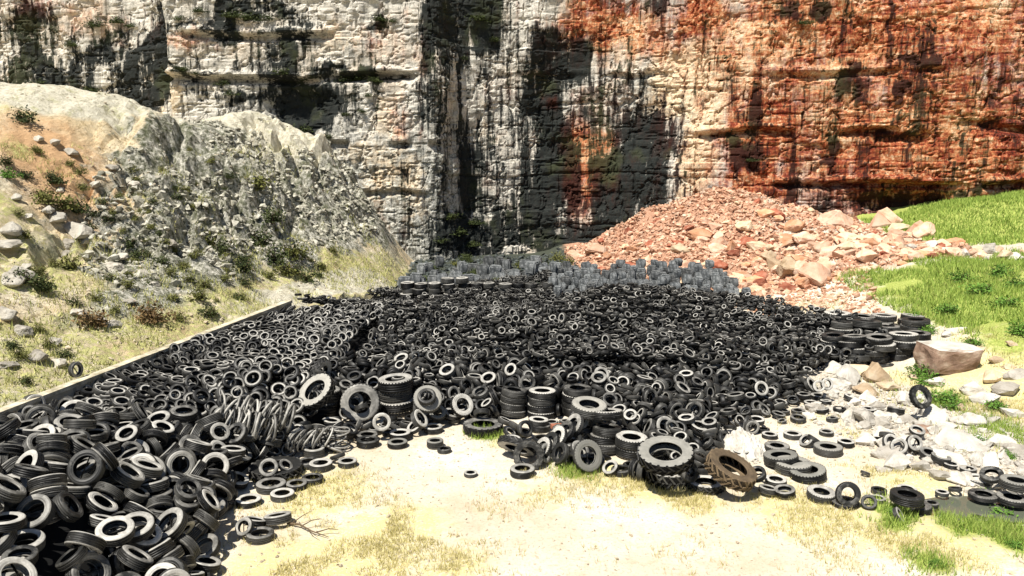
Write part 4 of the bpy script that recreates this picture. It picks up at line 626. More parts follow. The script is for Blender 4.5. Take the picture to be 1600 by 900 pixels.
 ('truck', 11.71, 28.87, 0.14, 206, 85, 0.81, 0.9, 'truck tyre, bottom in the stack at the left end of the front row', 'truck tyre stacks at the right end of the heap'),
 ('truck', 11.73, 28.81, 0.34, 206, 85, 0.82, 0.9, 'truck tyre, second up in the stack at the left end of the front row', 'truck tyre stacks at the right end of the heap'),
 ('truck', 11.86, 28.86, 0.54, 206, 85, 0.83, 0.9, 'truck tyre, third up in the stack at the left end of the front row', 'truck tyre stacks at the right end of the heap'),
 ('truck', 11.8, 28.92, 0.74, 206, 85, 0.81, 0.9, 'truck tyre, fourth up in the stack at the left end of the front row', 'truck tyre stacks at the right end of the heap'),
 ('truck', 11.84, 28.89, 0.94, 206, 85, 0.83, 0.9, 'truck tyre, topmost in the stack at the left end of the front row', 'truck tyre stacks at the right end of the heap'),
 ('truck', 12.42, 28.24, 0.15, 118, 84, 0.89, 0.9, 'truck tyre, bottom in the stack second of the front row', 'truck tyre stacks at the right end of the heap'),
 ('truck', 12.52, 28.21, 0.36, 118, 84, 0.9, 0.9, 'truck tyre, second up in the stack second of the front row', 'truck tyre stacks at the right end of the heap'),
 ('truck', 12.55, 28.39, 0.57, 118, 84, 0.9, 0.9, 'truck tyre, third up in the stack second of the front row', 'truck tyre stacks at the right end of the heap'),
 ('truck', 12.3, 28.47, 0.79, 118, 84, 0.89, 0.9, 'truck tyre, fourth up in the stack second of the front row', 'truck tyre stacks at the right end of the heap'),
 ('truck', 12.43, 28.46, 1.0, 118, 84, 0.89, 0.9, 'truck tyre, topmost in the stack second of the front row', 'truck tyre stacks at the right end of the heap'),
 ('truck', 13.3, 28.01, 0.14, 228, 86, 0.93, 0.9, 'truck tyre, bottom in the stack in the middle of the front row', 'truck tyre stacks at the right end of the heap'),
 ('truck', 13.15, 28.21, 0.36, 228, 86, 0.91, 0.9, 'truck tyre, second up in the stack in the middle of the front row', 'truck tyre stacks at the right end of the heap'),
 ('truck', 13.02, 28.14, 0.59, 228, 86, 0.91, 0.9, 'truck tyre, third up in the stack in the middle of the front row', 'truck tyre stacks at the right end of the heap'),
 ('truck', 13.26, 28.08, 0.81, 228, 86, 0.94, 0.9, 'truck tyre, fourth up in the stack in the middle of the front row', 'truck tyre stacks at the right end of the heap'),
 ('truck', 13.16, 28.16, 1.03, 228, 86, 0.94, 0.9, 'truck tyre, topmost in the stack in the middle of the front row', 'truck tyre stacks at the right end of the heap'),
 ('truck', 14.02, 28.32, 0.15, 112, 87, 0.99, 0.9, 'truck tyre, bottom in the stack fourth of the front row', 'truck tyre stacks at the right end of the heap'),
 ('truck', 13.91, 28.25, 0.39, 112, 87, 1.01, 0.9, 'truck tyre, second up in the stack fourth of the front row', 'truck tyre stacks at the right end of the heap'),
 ('truck', 13.94, 28.28, 0.63, 112, 87, 1.01, 0.9, 'truck tyre, third up in the stack fourth of the front row', 'truck tyre stacks at the right end of the heap'),
 ('truck', 14.11, 28.1, 0.87, 112, 87, 0.98, 0.9, 'truck tyre, fourth up in the stack fourth of the front row', 'truck tyre stacks at the right end of the heap'),
 ('truck', 14.11, 28.29, 1.11, 112, 87, 0.98, 0.9, 'truck tyre, topmost in the stack fourth of the front row', 'truck tyre stacks at the right end of the heap'),
 ('truck', 14.99, 28.81, 0.12, 204, 89, 0.92, 0.9, 'truck tyre, bottom in the stack at the right end of the front row', 'truck tyre stacks at the right end of the heap'),
 ('truck', 15.17, 28.71, 0.34, 204, 89, 0.93, 0.9, 'truck tyre, second up in the stack at the right end of the front row', 'truck tyre stacks at the right end of the heap'),
 ('truck', 15.19, 28.94, 0.57, 204, 89, 0.93, 0.9, 'truck tyre, third up in the stack at the right end of the front row', 'truck tyre stacks at the right end of the heap'),
 ('truck', 14.91, 28.84, 0.79, 204, 89, 0.94, 0.9, 'truck tyre, fourth up in the stack at the right end of the front row', 'truck tyre stacks at the right end of the heap'),
 ('truck', 14.91, 28.87, 1.02, 204, 89, 0.93, 0.9, 'truck tyre, topmost in the stack at the right end of the front row', 'truck tyre stacks at the right end of the heap'),
 ('truck', 12.76, 30.37, 0.82, 80, 85, 0.93, 0.9, 'truck tyre, fourth up in the stack at the left end of the middle row', 'truck tyre stacks at the right end of the heap'),
 ('truck', 12.9, 30.58, 1.04, 80, 85, 0.92, 0.9, 'truck tyre, topmost in the stack at the left end of the middle row', 'truck tyre stacks at the right end of the heap'),
 ('truck', 13.56, 30.02, 0.43, 65, 85, 1.04, 0.9, 'truck tyre, second up in the stack second of the middle row', 'truck tyre stacks at the right end of the heap'),
 ('truck', 13.56, 30.21, 0.69, 65, 85, 1.05, 0.9, 'truck tyre, third up in the stack second of the middle row', 'truck tyre stacks at the right end of the heap'),
 ('truck', 13.63, 30.22, 0.94, 65, 85, 1.05, 0.9, 'truck tyre, fourth up in the stack second of the middle row', 'truck tyre stacks at the right end of the heap'),
 ('truck', 13.55, 30.02, 1.2, 65, 85, 1.05, 0.9, 'truck tyre, topmost in the stack second of the middle row', 'truck tyre stacks at the right end of the heap'),
 ('truck', 14.68, 30.17, 0.77, 86, 88, 0.9, 0.9, 'truck tyre, fourth up in the stack third of the middle row', 'truck tyre stacks at the right end of the heap'),
 ('truck', 14.45, 30.21, 0.99, 86, 88, 0.89, 0.9, 'truck tyre, topmost in the stack third of the middle row', 'truck tyre stacks at the right end of the heap'),
 ('truck', 15.77, 30.54, 0.4, 137, 87, 1.04, 0.9, 'truck tyre, second up in the stack at the right end of the middle row', 'truck tyre stacks at the right end of the heap'),
 ('truck', 15.7, 30.68, 0.9, 137, 87, 1.04, 0.9, 'truck tyre, fourth up in the stack at the right end of the middle row', 'truck tyre stacks at the right end of the heap'),
 ('truck', 15.71, 30.63, 1.15, 137, 87, 1.04, 0.9, 'truck tyre, topmost in the stack at the right end of the middle row', 'truck tyre stacks at the right end of the heap'),
 ('truck', 12.92, 31.77, 0.13, 210, 90, 1.05, 0.9, 'truck tyre, bottom in the stack at the left end of the rear row', 'truck tyre stacks at the right end of the heap'),
 ('truck', 12.89, 31.72, 0.39, 210, 90, 1.07, 0.9, 'truck tyre, second up in the stack at the left end of the rear row', 'truck tyre stacks at the right end of the heap'),
 ('truck', 13.05, 31.76, 0.65, 210, 90, 1.07, 0.9, 'truck tyre, third up in the stack at the left end of the rear row', 'truck tyre stacks at the right end of the heap'),
 ('truck', 12.92, 31.87, 0.91, 210, 90, 1.06, 0.9, 'truck tyre, fourth up in the stack at the left end of the rear row', 'truck tyre stacks at the right end of the heap'),
 ('truck', 13.09, 31.72, 1.17, 210, 90, 1.06, 0.9, 'truck tyre, topmost in the stack at the left end of the rear row', 'truck tyre stacks at the right end of the heap'),
 ('truck', 14.0, 31.71, 0.83, 314, 88, 0.98, 0.9, 'truck tyre, fourth up in the stack second of the rear row', 'truck tyre stacks at the right end of the heap'),
 ('truck', 14.09, 31.69, 1.07, 314, 88, 0.96, 0.9, 'truck tyre, topmost in the stack second of the rear row', 'truck tyre stacks at the right end of the heap'),
 ('truck', 14.96, 31.85, 0.8, 110, 89, 0.93, 0.9, 'truck tyre, fourth up in the stack third of the rear row', 'truck tyre stacks at the right end of the heap'),
 ('truck', 15.1, 32.0, 1.03, 110, 89, 0.94, 0.9, 'truck tyre, topmost in the stack third of the rear row', 'truck tyre stacks at the right end of the heap'),
 ('truck', 16.03, 32.05, 0.6, 27, 84, 0.92, 0.9, 'truck tyre, third up in the stack at the right end of the rear row', 'truck tyre stacks at the right end of the heap'),
 ('truck', 16.18, 32.02, 0.82, 27, 84, 0.92, 0.9, 'truck tyre, fourth up in the stack at the right end of the rear row', 'truck tyre stacks at the right end of the heap'),
 ('truck', 16.27, 32.0, 1.04, 27, 84, 0.93, 0.9, 'truck tyre, topmost in the stack at the right end of the rear row', 'truck tyre stacks at the right end of the heap'),
 ('truck', -5.06, 38.14, 0.84, 147, 88, 0.66, 1.5, 'black truck tyre in the wall of stacks at the far end of the heap', 'truck tyres stacked at the far end of the heap'),
 ('truck', -4.96, 38.23, 1.09, 109, 88, 0.66, 1.5, 'black truck tyre in the wall of stacks at the far end of the heap', 'truck tyres stacked at the far end of the heap'),
 ('truck', -5.03, 38.22, 1.35, 183, 88, 0.66, 1.5, 'black truck tyre in the wall of stacks at the far end of the heap', 'truck tyres stacked at the far end of the heap'),
 ('truck', -4.3, 38.07, 0.84, 341, 88, 0.62, 1.5, 'black truck tyre in the wall of stacks at the far end of the heap', 'truck tyres stacked at the far end of the heap'),
 ('truck', -4.44, 38.05, 1.09, 265, 88, 0.66, 1.5, 'black truck tyre in the wall of stacks at the far end of the heap', 'truck tyres stacked at the far end of the heap'),
 ('truck', -4.36, 38.09, 1.35, 173, 88, 0.62, 1.5, 'black truck tyre in the wall of stacks at the far end of the heap', 'truck tyres stacked at the far end of the heap'),
 ('truck', -3.74, 38.15, 0.84, 31, 88, 0.62, 1.5, 'black truck tyre in the wall of stacks at the far end of the heap', 'truck tyres stacked at the far end of the heap'),
 ('truck', -3.72, 38.2, 1.09, 175, 88, 0.66, 1.5, 'black truck tyre in the wall of stacks at the far end of the heap', 'truck tyres stacked at the far end of the heap'),
 ('truck', -3.72, 38.17, 1.35, 214, 88, 0.62, 1.5, 'black truck tyre in the wall of stacks at the far end of the heap', 'truck tyres stacked at the far end of the heap'),
 ('truck', -2.99, 38.09, 0.84, 126, 88, 0.64, 1.5, 'black truck tyre in the wall of stacks at the far end of the heap', 'truck tyres stacked at the far end of the heap'),
 ('truck', -2.94, 38.09, 1.09, 180, 88, 0.64, 1.5, 'black truck tyre in the wall of stacks at the far end of the heap', 'truck tyres stacked at the far end of the heap'),
 ('truck', -3.04, 38.06, 1.35, 216, 88, 0.62, 1.5, 'black truck tyre in the wall of stacks at the far end of the heap', 'truck tyres stacked at the far end of the heap'),
 ('truck', -3.09, 38.09, 1.6, 35, 88, 0.62, 1.5, 'black truck tyre in the wall of stacks at the far end of the heap', 'truck tyres stacked at the far end of the heap'),
 ('truck', -2.41, 38.24, 0.84, 210, 88, 0.64, 1.5, 'black truck tyre in the wall of stacks at the far end of the heap', 'truck tyres stacked at the far end of the heap'),
 ('truck', -2.33, 38.2, 1.09, 308, 88, 0.64, 1.5, 'black truck tyre in the wall of stacks at the far end of the heap', 'truck tyres stacked at the far end of the heap'),
 ('truck', -2.27, 38.25, 1.35, 348, 88, 0.64, 1.5, 'black truck tyre in the wall of stacks at the far end of the heap', 'truck tyres stacked at the far end of the heap'),
 ('truck', -2.39, 38.15, 1.6, 169, 88, 0.62, 1.5, 'black truck tyre in the wall of stacks at the far end of the heap', 'truck tyres stacked at the far end of the heap'),
 ('truck', -1.74, 38.0, 1.09, 194, 88, 0.66, 1.5, 'black truck tyre in the wall of stacks at the far end of the heap', 'truck tyres stacked at the far end of the heap'),
 ('truck', -1.66, 38.09, 1.35, 136, 88, 0.64, 1.5, 'black truck tyre in the wall of stacks at the far end of the heap', 'truck tyres stacked at the far end of the heap'),
 ('truck', -1.06, 38.26, 1.09, 143, 88, 0.66, 1.5, 'black truck tyre in the wall of stacks at the far end of the heap', 'truck tyres stacked at the far end of the heap'),
 ('truck', -1.13, 38.16, 1.35, 171, 88, 0.62, 1.5, 'black truck tyre in the wall of stacks at the far end of the heap', 'truck tyres stacked at the far end of the heap'),
 ('truck', -0.32, 38.09, 1.09, 178, 88, 0.66, 1.5, 'black truck tyre in the wall of stacks at the far end of the heap', 'truck tyres stacked at the far end of the heap'),
 ('truck', -0.31, 38.01, 1.35, 77, 88, 0.64, 1.5, 'black truck tyre in the wall of stacks at the far end of the heap', 'truck tyres stacked at the far end of the heap'),
 ('truck', 0.33, 38.23, 1.09, 36, 88, 0.66, 1.5, 'black truck tyre in the wall of stacks at the far end of the heap', 'truck tyres stacked at the far end of the heap'),
 ('truck', 0.32, 38.23, 1.35, 290, 88, 0.66, 1.5, 'black truck tyre in the wall of stacks at the far end of the heap', 'truck tyres stacked at the far end of the heap'),
 ('truck', 0.91, 38.09, 1.09, 113, 88, 0.66, 1.5, 'black truck tyre in the wall of stacks at the far end of the heap', 'truck tyres stacked at the far end of the heap'),
 ('truck', 0.93, 38.09, 1.35, 74, 88, 0.64, 1.5, 'black truck tyre in the wall of stacks at the far end of the heap', 'truck tyres stacked at the far end of the heap'),
 ('truck', 1.53, 38.16, 1.09, 229, 88, 0.64, 1.5, 'black truck tyre in the wall of stacks at the far end of the heap', 'truck tyres stacked at the far end of the heap'),
 ('truck', 1.66, 38.21, 1.35, 142, 88, 0.62, 1.5, 'black truck tyre in the wall of stacks at the far end of the heap', 'truck tyres stacked at the far end of the heap'),
 ('car', -11.95, 21.35, 1.76, 345, 3, 0.72, 1, 'small tyre standing upright on top of the concrete wall', ''),
 ('car', -11.65, 21.2, 1.18, 340, 10, 0.6, 1, 'small tyre leaning on the wall face below the standing one', ''),
 ('car', -12.1, 19.55, 1.35, 325, 10, 0.85, 1.8, 'barrel-like dark tyre leaning at the near part of the concrete wall', ''),
]

# ------------------------------------------------------------------ noise and terrain heights
def vnoise(x, y, z, seed=0):
    """value noise in 0..1, vectorised"""
    x, y, z = np.broadcast_arrays(np.asarray(x, float), np.asarray(y, float), np.asarray(z, float))
    xi, yi, zi = np.floor(x).astype(np.int64), np.floor(y).astype(np.int64), np.floor(z).astype(np.int64)
    fx, fy, fz = x - xi, y - yi, z - zi
    fx, fy, fz = (f * f * (3 - 2 * f) for f in (fx, fy, fz))
    out = 0.0
    for dx in (0, 1):
        wx = fx if dx else 1 - fx
        for dy in (0, 1):
            wy = fy if dy else 1 - fy
            for dz in (0, 1):
                wz = fz if dz else 1 - fz
                out = out + wx * wy * wz * hash3(xi + dx, yi + dy, zi + dz, seed)
    return out
def hash3(i, j, k, seed=0):
    n = (np.asarray(i, np.int64) * 73856093) ^ (np.asarray(j, np.int64) * 19349663) ^ (np.asarray(k, np.int64) * 83492791) ^ (seed * 2654435)
    n = (n ^ (n >> 13)) & 0x7fffffff
    n = (n * (n * n % 99991 * 15731 + 789221) + 1376312589) & 0x7fffffff
    n = (n ^ (n >> 15)) * 2246822519 & 0x7fffffff
    return (n % 100003) / 100003.0
def fbm(x, y, z, octv=4, seed=0, gain=0.5):
    a, s, t = 1.0, 0.0, 0.0
    f = 1.0
    for o in range(octv):
        s = s + a * vnoise(np.asarray(x) * f, np.asarray(y) * f, np.asarray(z) * f, seed + o * 17)
        t += a; a *= gain; f *= 2.03
    return s / t
def sstep(a, b, x):
    t = np.clip((np.asarray(x, float) - a) / (b - a), 0, 1)
    return t * t * (3 - 2 * t)
class Spline2D:
    """thin-plate surface through surveyed heights"""
    def __init__(self, pts, smooth=0.05):
        p = np.array(pts, float); self.p = p[:, :2]; n = len(p)
        K = self.k(np.hypot(p[:, None, 0] - p[None, :, 0], p[:, None, 1] - p[None, :, 1])) + smooth * np.eye(n)
        P = np.c_[np.ones(n), p[:, :2]]
        A = np.zeros((n + 3, n + 3)); A[:n, :n] = K; A[:n, n:] = P; A[n:, :n] = P.T
        self.w = np.linalg.solve(A, np.r_[p[:, 2], 0, 0, 0])
    @staticmethod
    def k(r):
        return np.where(r > 1e-9, r * r * np.log(np.maximum(r, 1e-9)), 0.0) / 20.0
    def __call__(self, x, y):
        x = np.asarray(x, float); y = np.asarray(y, float); o = self.w[-3] + self.w[-2] * x + self.w[-1] * y
        for (a, b), w in zip(self.p, self.w):
            o = o + w * self.k(np.hypot(x - a, y - b))
        return o
HILL_PTS = [(-13.8,21,1.9),(-15.0,23,2.8),(-16.1,25,3.6),(-18.4,29,5.6),(-20.7,33,7.9),(-23.0,37,10.0),(-12.9,22.5,1.65),(-13.7,24,2.2),(-15.8,28,3.6),(-17.8,32,5.6),(-19.7,36,8.2),(-22.1,39,10.7),
 (-12.2,25,1.7),(-13.1,27,2.4),(-14.9,31,3.7),(-16.6,35,6.0),(-17.9,38,8.2),(-19.4,41,10.4),(-11.6,28.5,1.8),(-12.5,31,2.9),(-13.7,34.5,4.6),(-15.2,38.5,6.7),(-16.7,42,8.7),(-10.8,33.5,1.5),(-11.6,36,2.2),(-12.6,39.5,4.2),
 (-13.3,42,6.0),(-14.2,45,7.2),(-9.4,39,1.4),(-10.0,41.5,2.3),(-11.4,45,4.4),(-12.7,49,6.8),(-8.1,42,1.0),(-8.8,46,2.1),(-7.6,47,0.7),(-6.6,49,-0.3),(-19.9,51,9.4),(-16.2,52,10.4),(-14.8,51,9.0),(-11.5,52.5,8.1),(-9.4,54,4.2),(-7.8,54,1.0),(-5.6,48,-1.0),
 (-14.2,15,1.5),(-13.9,18,1.5),(-14.4,10,1.5),(-13.1,19.5,1.5),(-17,15,2.6),(-20,20,4.4),(-24,26,7.2),(-30,20,8.5),(-27,32,10.2),(-32,40,10.8),(-26,44,9.6),(-22,47,8.8),(-35,52,9.0),(-25,56,8.0),(-15,57,6.5),(-9,57.5,2.2),(-6,53,-1),(-20,10,4),(-34,8,8),(-10.2,32,1.45),(-8.8,35.5,1.1),(-7.6,38.5,.75)]
_hill = Spline2D(HILL_PTS, 0.08)
def wall_x(y):
    y = np.asarray(y, float)
    return np.where(y < 34, -14.2 + (y - 9) * 0.2, -9.2 + (y - 34) * 0.27)
def hill_z(x, y, detail=True):
    x = np.asarray(x, float); y = np.asarray(y, float)
    z = _hill(x, y)
    if detail:
        bs = np.hypot(_hill(x + .6, y) - z, _hill(x, y - .6) - z) / .6
        steep = sstep(2.6, 4.5, z) * sstep(-20.5, -16.5, x + .1 * (y - 40)) * sstep(.35, .75, bs)
        g = fbm(x * .9 + y * .25, y * .35 - x * .3, 0, 4, 5) - .5
        rdg = 1 - np.abs(2 * fbm(x * .55 + y * .3, y * .3 - x * .25, 0, 4, 6) - 1)
        z = z + g * (0.35 + .9 * steep) - steep * 1.3 * np.clip(rdg - .72, 0, 1) / .28 + (fbm(x * 1.9, y * 1.9, 0, 4, 9, .62) - .5) * (.35 + .75 * steep)
        led = np.abs(((z * .9 + .5 * fbm(x * .3, y * .3, 0, 2, 3)) % 1) - .5)
        z = z + (led - .25) * .3 * steep
    out = sstep(.05, .55, x - wall_x(y) + .35 * sstep(33, 36, y) * (fbm(x * .8, y * .8, 0, 2, 7) - .5) * 2)
    z = z * (1 - out) - .6 * out
    return z
GROUND_PTS = [(11.0,16.2,0),(14.8,22.3,0.2),(17.0,25.9,0.9),(19.9,30.7,1.7),(26.0,40.5,2.2),(14.6,27.4,0.45),(17.6,33.3,1.2),(21.7,41.0,2.0),(16.0,34.0,0.5),(16.7,37.5,0.7),(13.4,23.9,0.15),(11.6,23.2,0),(14.5,39.7,0.3),(17.8,41.7,1.3),(24.2,43.2,2.3),
 (24.4,51,2.4),(26.8,52,3.9),(29.1,51,4.5),(31.7,50,4.8),(25.2,48.6,2.8),(27.7,47,3.1),(29.4,46,3.2),(23.6,46,2.35),(36,50,4.8),(35,44,2.9),(45,48,4.8),(31,54,4.4),(26,56,3.2),
 (14,57,4.9),(17.9,56.5,4.1),(22.3,56,3.0),(9.1,57,2.3),(6.8,57,1.1),(12.7,53,2.7),(16.0,50,1.9),(20.0,50,2.1),(3.5,56,0.0),(7.6,47.5,0.2),(12.0,42.6,0.3),(15.7,41.2,0.4),(10,52,1.4),
 (0,55,0),(-6,52,0),(0,45,0),(8,42,0),(-5,45,0),(-12,50,0),(0,35,0),(8,33,0),(0,25,0),(6,25,0),(10,28,.05),(-8,20,0),(-8,30,0),(0,15,0),(6,15,0),(0,5,0),(10,10,0),(-15,5,0),(-15,35,0),(20,15,.3),(26,25,2.4),(24,20,1.2),(35,30,4),(40,15,3),(20,5,.3),(45,40,5.5),(8,20,0),(4,20,0),(12,60,4),(25,60,4),(0,62,0),(-15,60,0),(-25,45,0),(55,55,7)]
_ground = Spline2D(GROUND_PTS, 0.04)
def ground_z(x, y, detail=True):
    x = np.asarray(x, float); y = np.asarray(y, float)
    z = _ground(x, y)
    flat = sstep(.08, .5, z)
    z = np.maximum(z, -.02) * flat
    if detail:
        m = sstep(13, 16, x + .1 * (30 - y)) * sstep(-40, 12, y)
        cone = sstep(43, 46, y) * sstep(4, 7, x) * (1 - sstep(22, 25, x))
        z = z + cone * 1.5 * (fbm(x * .4, y * .4, 0, 4, 27, .6) - .5) + (fbm(x * .5, y * .5, 0, 3, 21) - .5) * (.05 + .5 * flat) + (fbm(x * 2.2, y * 2.2, 0, 3, 25) - .5) * (.035 + .16 * flat)
    # the shallow pool at the right
    d = np.hypot((x - 10.9) / 2.3, (y - 16.6) / .85)
    z = z - .22 * (1 - sstep(.5, 1.15, d))
    return z

def dist_edge(x, y):
    x = np.asarray(x, float); y = np.asarray(y, float); d = np.full(x.shape, 1e9); ins = np.zeros(x.shape, bool)
    for i in range(len(FOOT)):
        (ax, ay), (bx, by) = FOOT[i], FOOT[(i + 1) % len(FOOT)]
        ex, ey = bx - ax, by - ay; t = np.clip(((x - ax) * ex + (y - ay) * ey) / (ex * ex + ey * ey), 0, 1)
        d = np.minimum(d, np.hypot(x - ax - t * ex, y - ay - t * ey))
        ins ^= ((ay > y) != (by > y)) & (x < (bx - ax) * (y - ay) / (by - ay + 1e-12) + ax)
    return np.where(ins, d, -d)
def heap_z(x, y):
    x = np.asarray(x, float); y = np.asarray(y, float); w = 0; s = 0
    for a, b, h in HEAP_PTS:
        k = 1 / ((x - a) ** 2 + (y - b) ** 2 + .15) ** 1.7; w = w + k; s = s + k * h
    h = s / w; d = dist_edge(x, y)
    slope = np.where((x > 12.5) & (y > 27), 3.0, 1.0)
    e = np.where((x < -8.2) | ((y > 33) & (x < -3.5)), h, np.clip(d, 0, None) * slope)
    return np.where(d > 0, np.minimum(h, e), 0.0)
def flat_fields(hz):
    """tyres laid in overlapping rows on the plateau by the wall, and loosely over the middle and far part"""
    rs = np.random.RandomState(11); out = []
    sw = lambda x, y: math.sin(x * .9 + 1.3 * math.sin(y * .7)) + math.sin(y * 1.1 + 1.7 * math.sin(x * .5 + 2))
    for dz, keep in ((-.02, 1), (.14, .35)):
        for row in np.arange(18, 34, .21):
            for x in np.arange(-13, -4.6, .40):
                yy = row + rs.uniform(-.10, .10); xx = x + rs.uniform(-.14, .14) + (.2 if int(row / .21) % 2 else 0); u = rs.rand(4)
                if yy < 19.2 or yy > 33.3 or xx > -5.0 or (xx > -5.4 and yy < 30) or u[0] > keep or float(dist_edge(xx, yy)) < .2: continue
                n = sw(xx, yy); tl = math.radians(min(75, max(5, 36 + 14 * n + 30 * u[1] - 15))); a = math.radians(-70 + 40 * sw(yy * .4, xx * .4) + 60 * u[2] - 30)
                s = (.48 + .22 * rs.rand()) * (1.15 if yy < 22 else 1)
                out.append(((xx, yy, float(hz(xx, yy)) + dz + .1 * u[3] - .05, math.sin(tl) * math.cos(a), math.sin(tl) * math.sin(a), math.cos(tl), s), 2))
    for dz, k0, keep, sd in ((-.04, 1.0, 1, 20), (.08, 1.05, .80, 34), (.18, 1.15, .35, 50)):
        y = 25.3
        while y < 41.4:
            s0 = max(.34, .56 - .016 * (y - 25)); sp = .62 * s0 * k0
            for x in np.arange(-9, 16, sp):
                xx = x + rs.uniform(-.22, .22) * sp; yy = y + rs.uniform(-.22, .22) * sp; u = rs.rand(5); tl = math.radians(min(88, abs(rs.normal(0, sd * (1.25 if y < 30 else .8)))))
                if (xx > 1.9 and yy > 35.4 + .3 * math.sin(xx)) or yy > 41.2 or (xx < 2.3 and 37.6 < yy < 38.9) or xx < -9.5 or (xx < -5.0 and yy < 33.2) or u[0] > keep: continue
                if float(dist_edge(xx, yy)) < .15: continue
                a = 6.283 * u[1]; low = -.28 if (yy < 30.8 and xx > 11.2) else 0
                out.append(((xx, yy, float(hz(xx, yy)) + low + dz + .22 * sw(xx * .5, yy * .75) + .1 * u[2] - .05, math.sin(tl) * math.cos(a), math.sin(tl) * math.sin(a), math.cos(tl), s0 * (.8 + .4 * u[3])), 3))
            y += sp * .92
    return out

def surf_z(x, y):
    return np.maximum(hill_z(x, y), ground_z(x, y))

# ------------------------------------------------------------------ object helpers
def prop(o, label=None, cat=None, group=None, kind=None):
    for k, v in (('label', label), ('category', cat), ('group', group), ('kind', kind)):
        if v: o[k] = v
    return o
def link(name, me, parent=None):
    o = bpy.data.objects.new(name, me); COL.objects.link(o)
    if parent: o.parent = parent
    return o
def mesh_np(name, V, F, mats=(), smooth=True, midx=None, attrs=None):
    V = np.ascontiguousarray(V, np.float32); F = np.ascontiguousarray(F, np.int32); n, k = F.shape
    me = bpy.data.meshes.new(name)
    me.vertices.add(len(V)); me.vertices.foreach_set('co', V.ravel())
    me.loops.add(n * k); me.loops.foreach_set('vertex_index', F.ravel())
    me.polygons.add(n); me.polygons.foreach_set('loop_start', np.arange(0, n * k, k, dtype=np.int32))
    me.polygons.foreach_set('use_smooth', np.full(n, smooth))
    for m in mats: me.materials.append(m)
    if midx is not None: me.polygons.foreach_set('material_index', np.ascontiguousarray(midx, np.int32))
    for an, av in (attrs or {}).items():
        a = me.attributes.new(an, 'FLOAT', 'POINT'); a.data.foreach_set('value', np.ascontiguousarray(av, np.float32).ravel())
    me.update(calc_edges=True); me.validate()
    return me
def grid_mesh(name, X, Y, Z, mats, attrs=None, keep=None, smooth=True):
    ny, nx = X.shape; idx = np.arange(nx * ny).reshape(ny, nx)
    F = np.stack([idx[:-1, :-1], idx[:-1, 1:], idx[1:, 1:], idx[1:, :-1]], -1).reshape(-1, 4)
    if keep is not None: F = F[keep.ravel()[F].any(1)]
    return mesh_np(name, np.stack([X, Y, Z], -1).reshape(-1, 3), F, mats, smooth, None, attrs)
def rot_to(ax, spin):
    """matrices turning +Z to the axis rows, with a spin about it"""
    z = ax / np.linalg.norm(ax, axis=1, keepdims=True)
    h = np.where(np.abs(z[:, 2:3]) < .99, np.array([[0, 0, 1.]]), np.array([[1., 0, 0]]))
    x = np.cross(h, z); x /= np.linalg.norm(x, axis=1, keepdims=True); y = np.cross(z, x)
    c, s = np.cos(spin)[:, None], np.sin(spin)[:, None]
    return np.stack([x * c + y * s, -x * s + y * c, z], -1)
def merged(name, tv, tf, M, T, mats, smooth=True, tm=None, rnd=True):
    """many copies of one template in ONE mesh (for what nobody counts)"""
    n = len(T); V = np.einsum('nij,vj->nvi', M, tv) + T[:, None, :]
    F = tf[None] + (np.arange(n) * len(tv))[:, None, None]
    at = {'rnd': np.repeat(RNG.rand(n), len(tv))} if rnd else None
    return V.reshape(-1, 3), F.reshape(-1, tf.shape[1]), (np.tile(tm, n) if tm is not None else None), at
def join_arrays(name, parts, mats, smooth=True):
    off = 0; Vs, Fs, Ms, As = [], [], [], []
    for V, F, m, a in parts:
        Vs.append(V); Fs.append(F + off); off += len(V); Ms.append(m if m is not None else np.zeros(len(F), int)); As.append(a['rnd'])
    return mesh_np(name, np.concatenate(Vs), np.concatenate(Fs), mats, smooth, np.concatenate(Ms), {'rnd': np.concatenate(As)})

# ------------------------------------------------------------------ materials
def N(nt, typ, **kw):
    n = nt.nodes.new(typ)
    for k, v in kw.items():
        if k.startswith('i_'):
            key = k[2:]; n.inputs[int(key) if key.isdigit() else key.replace('_', ' ')].default_value = v
        else: setattr(n, k, v)
    return n
def mat(name, rough=.85, spec=.3):
    m = bpy.data.materials.new(name); m.use_nodes = True; nt = m.node_tree
    b = nt.nodes['Principled BSDF']; b.inputs['Roughness'].default_value = rough; b.inputs['Specular IOR Level'].default_value = spec
    return m, nt, b
def noise(nt, scale, detail=5, rough=.6, coord='Object', stretch=None, dist=0, seedsrc=None):
    tc = N(nt, 'ShaderNodeTexCoord'); src = tc.outputs[coord]
    if stretch:
        mp = N(nt, 'ShaderNodeMapping'); mp.inputs['Scale'].default_value = stretch; nt.links.new(src, mp.inputs['Vector']); src = mp.outputs[0]
    n = N(nt, 'ShaderNodeTexNoise'); n.inputs['Scale'].default_value = scale; n.inputs['Detail'].default_value = detail; n.inputs['Roughness'].default_value = rough; n.inputs['Distortion'].default_value = dist
    nt.links.new(src, n.inputs['Vector']); return n.outputs['Fac']
def ramp(nt, fac, stops):
    r = N(nt, 'ShaderNodeValToRGB'); e = r.color_ramp.elements
    while len(e) < len(stops): e.new(.5)
    for el, (p, c) in zip(e, stops):
        el.position = p; el.color = (*c, 1) if len(c) == 3 else c
    nt.links.new(fac, r.inputs[0]); return r.outputs['Color']
def mix(nt, fac, a, b, mode='MIX'):
    m = N(nt, 'ShaderNodeMix', data_type='RGBA', blend_type=mode)
    for s, v in ((m.inputs[0], fac), (m.inputs[6], a), (m.inputs[7], b)):
        if hasattr(v, 'links'): nt.links.new(v, s)
        elif isinstance(v, (int, float)): s.default_value = v
        else: s.default_value = (*v, 1)
    return m.outputs[2]
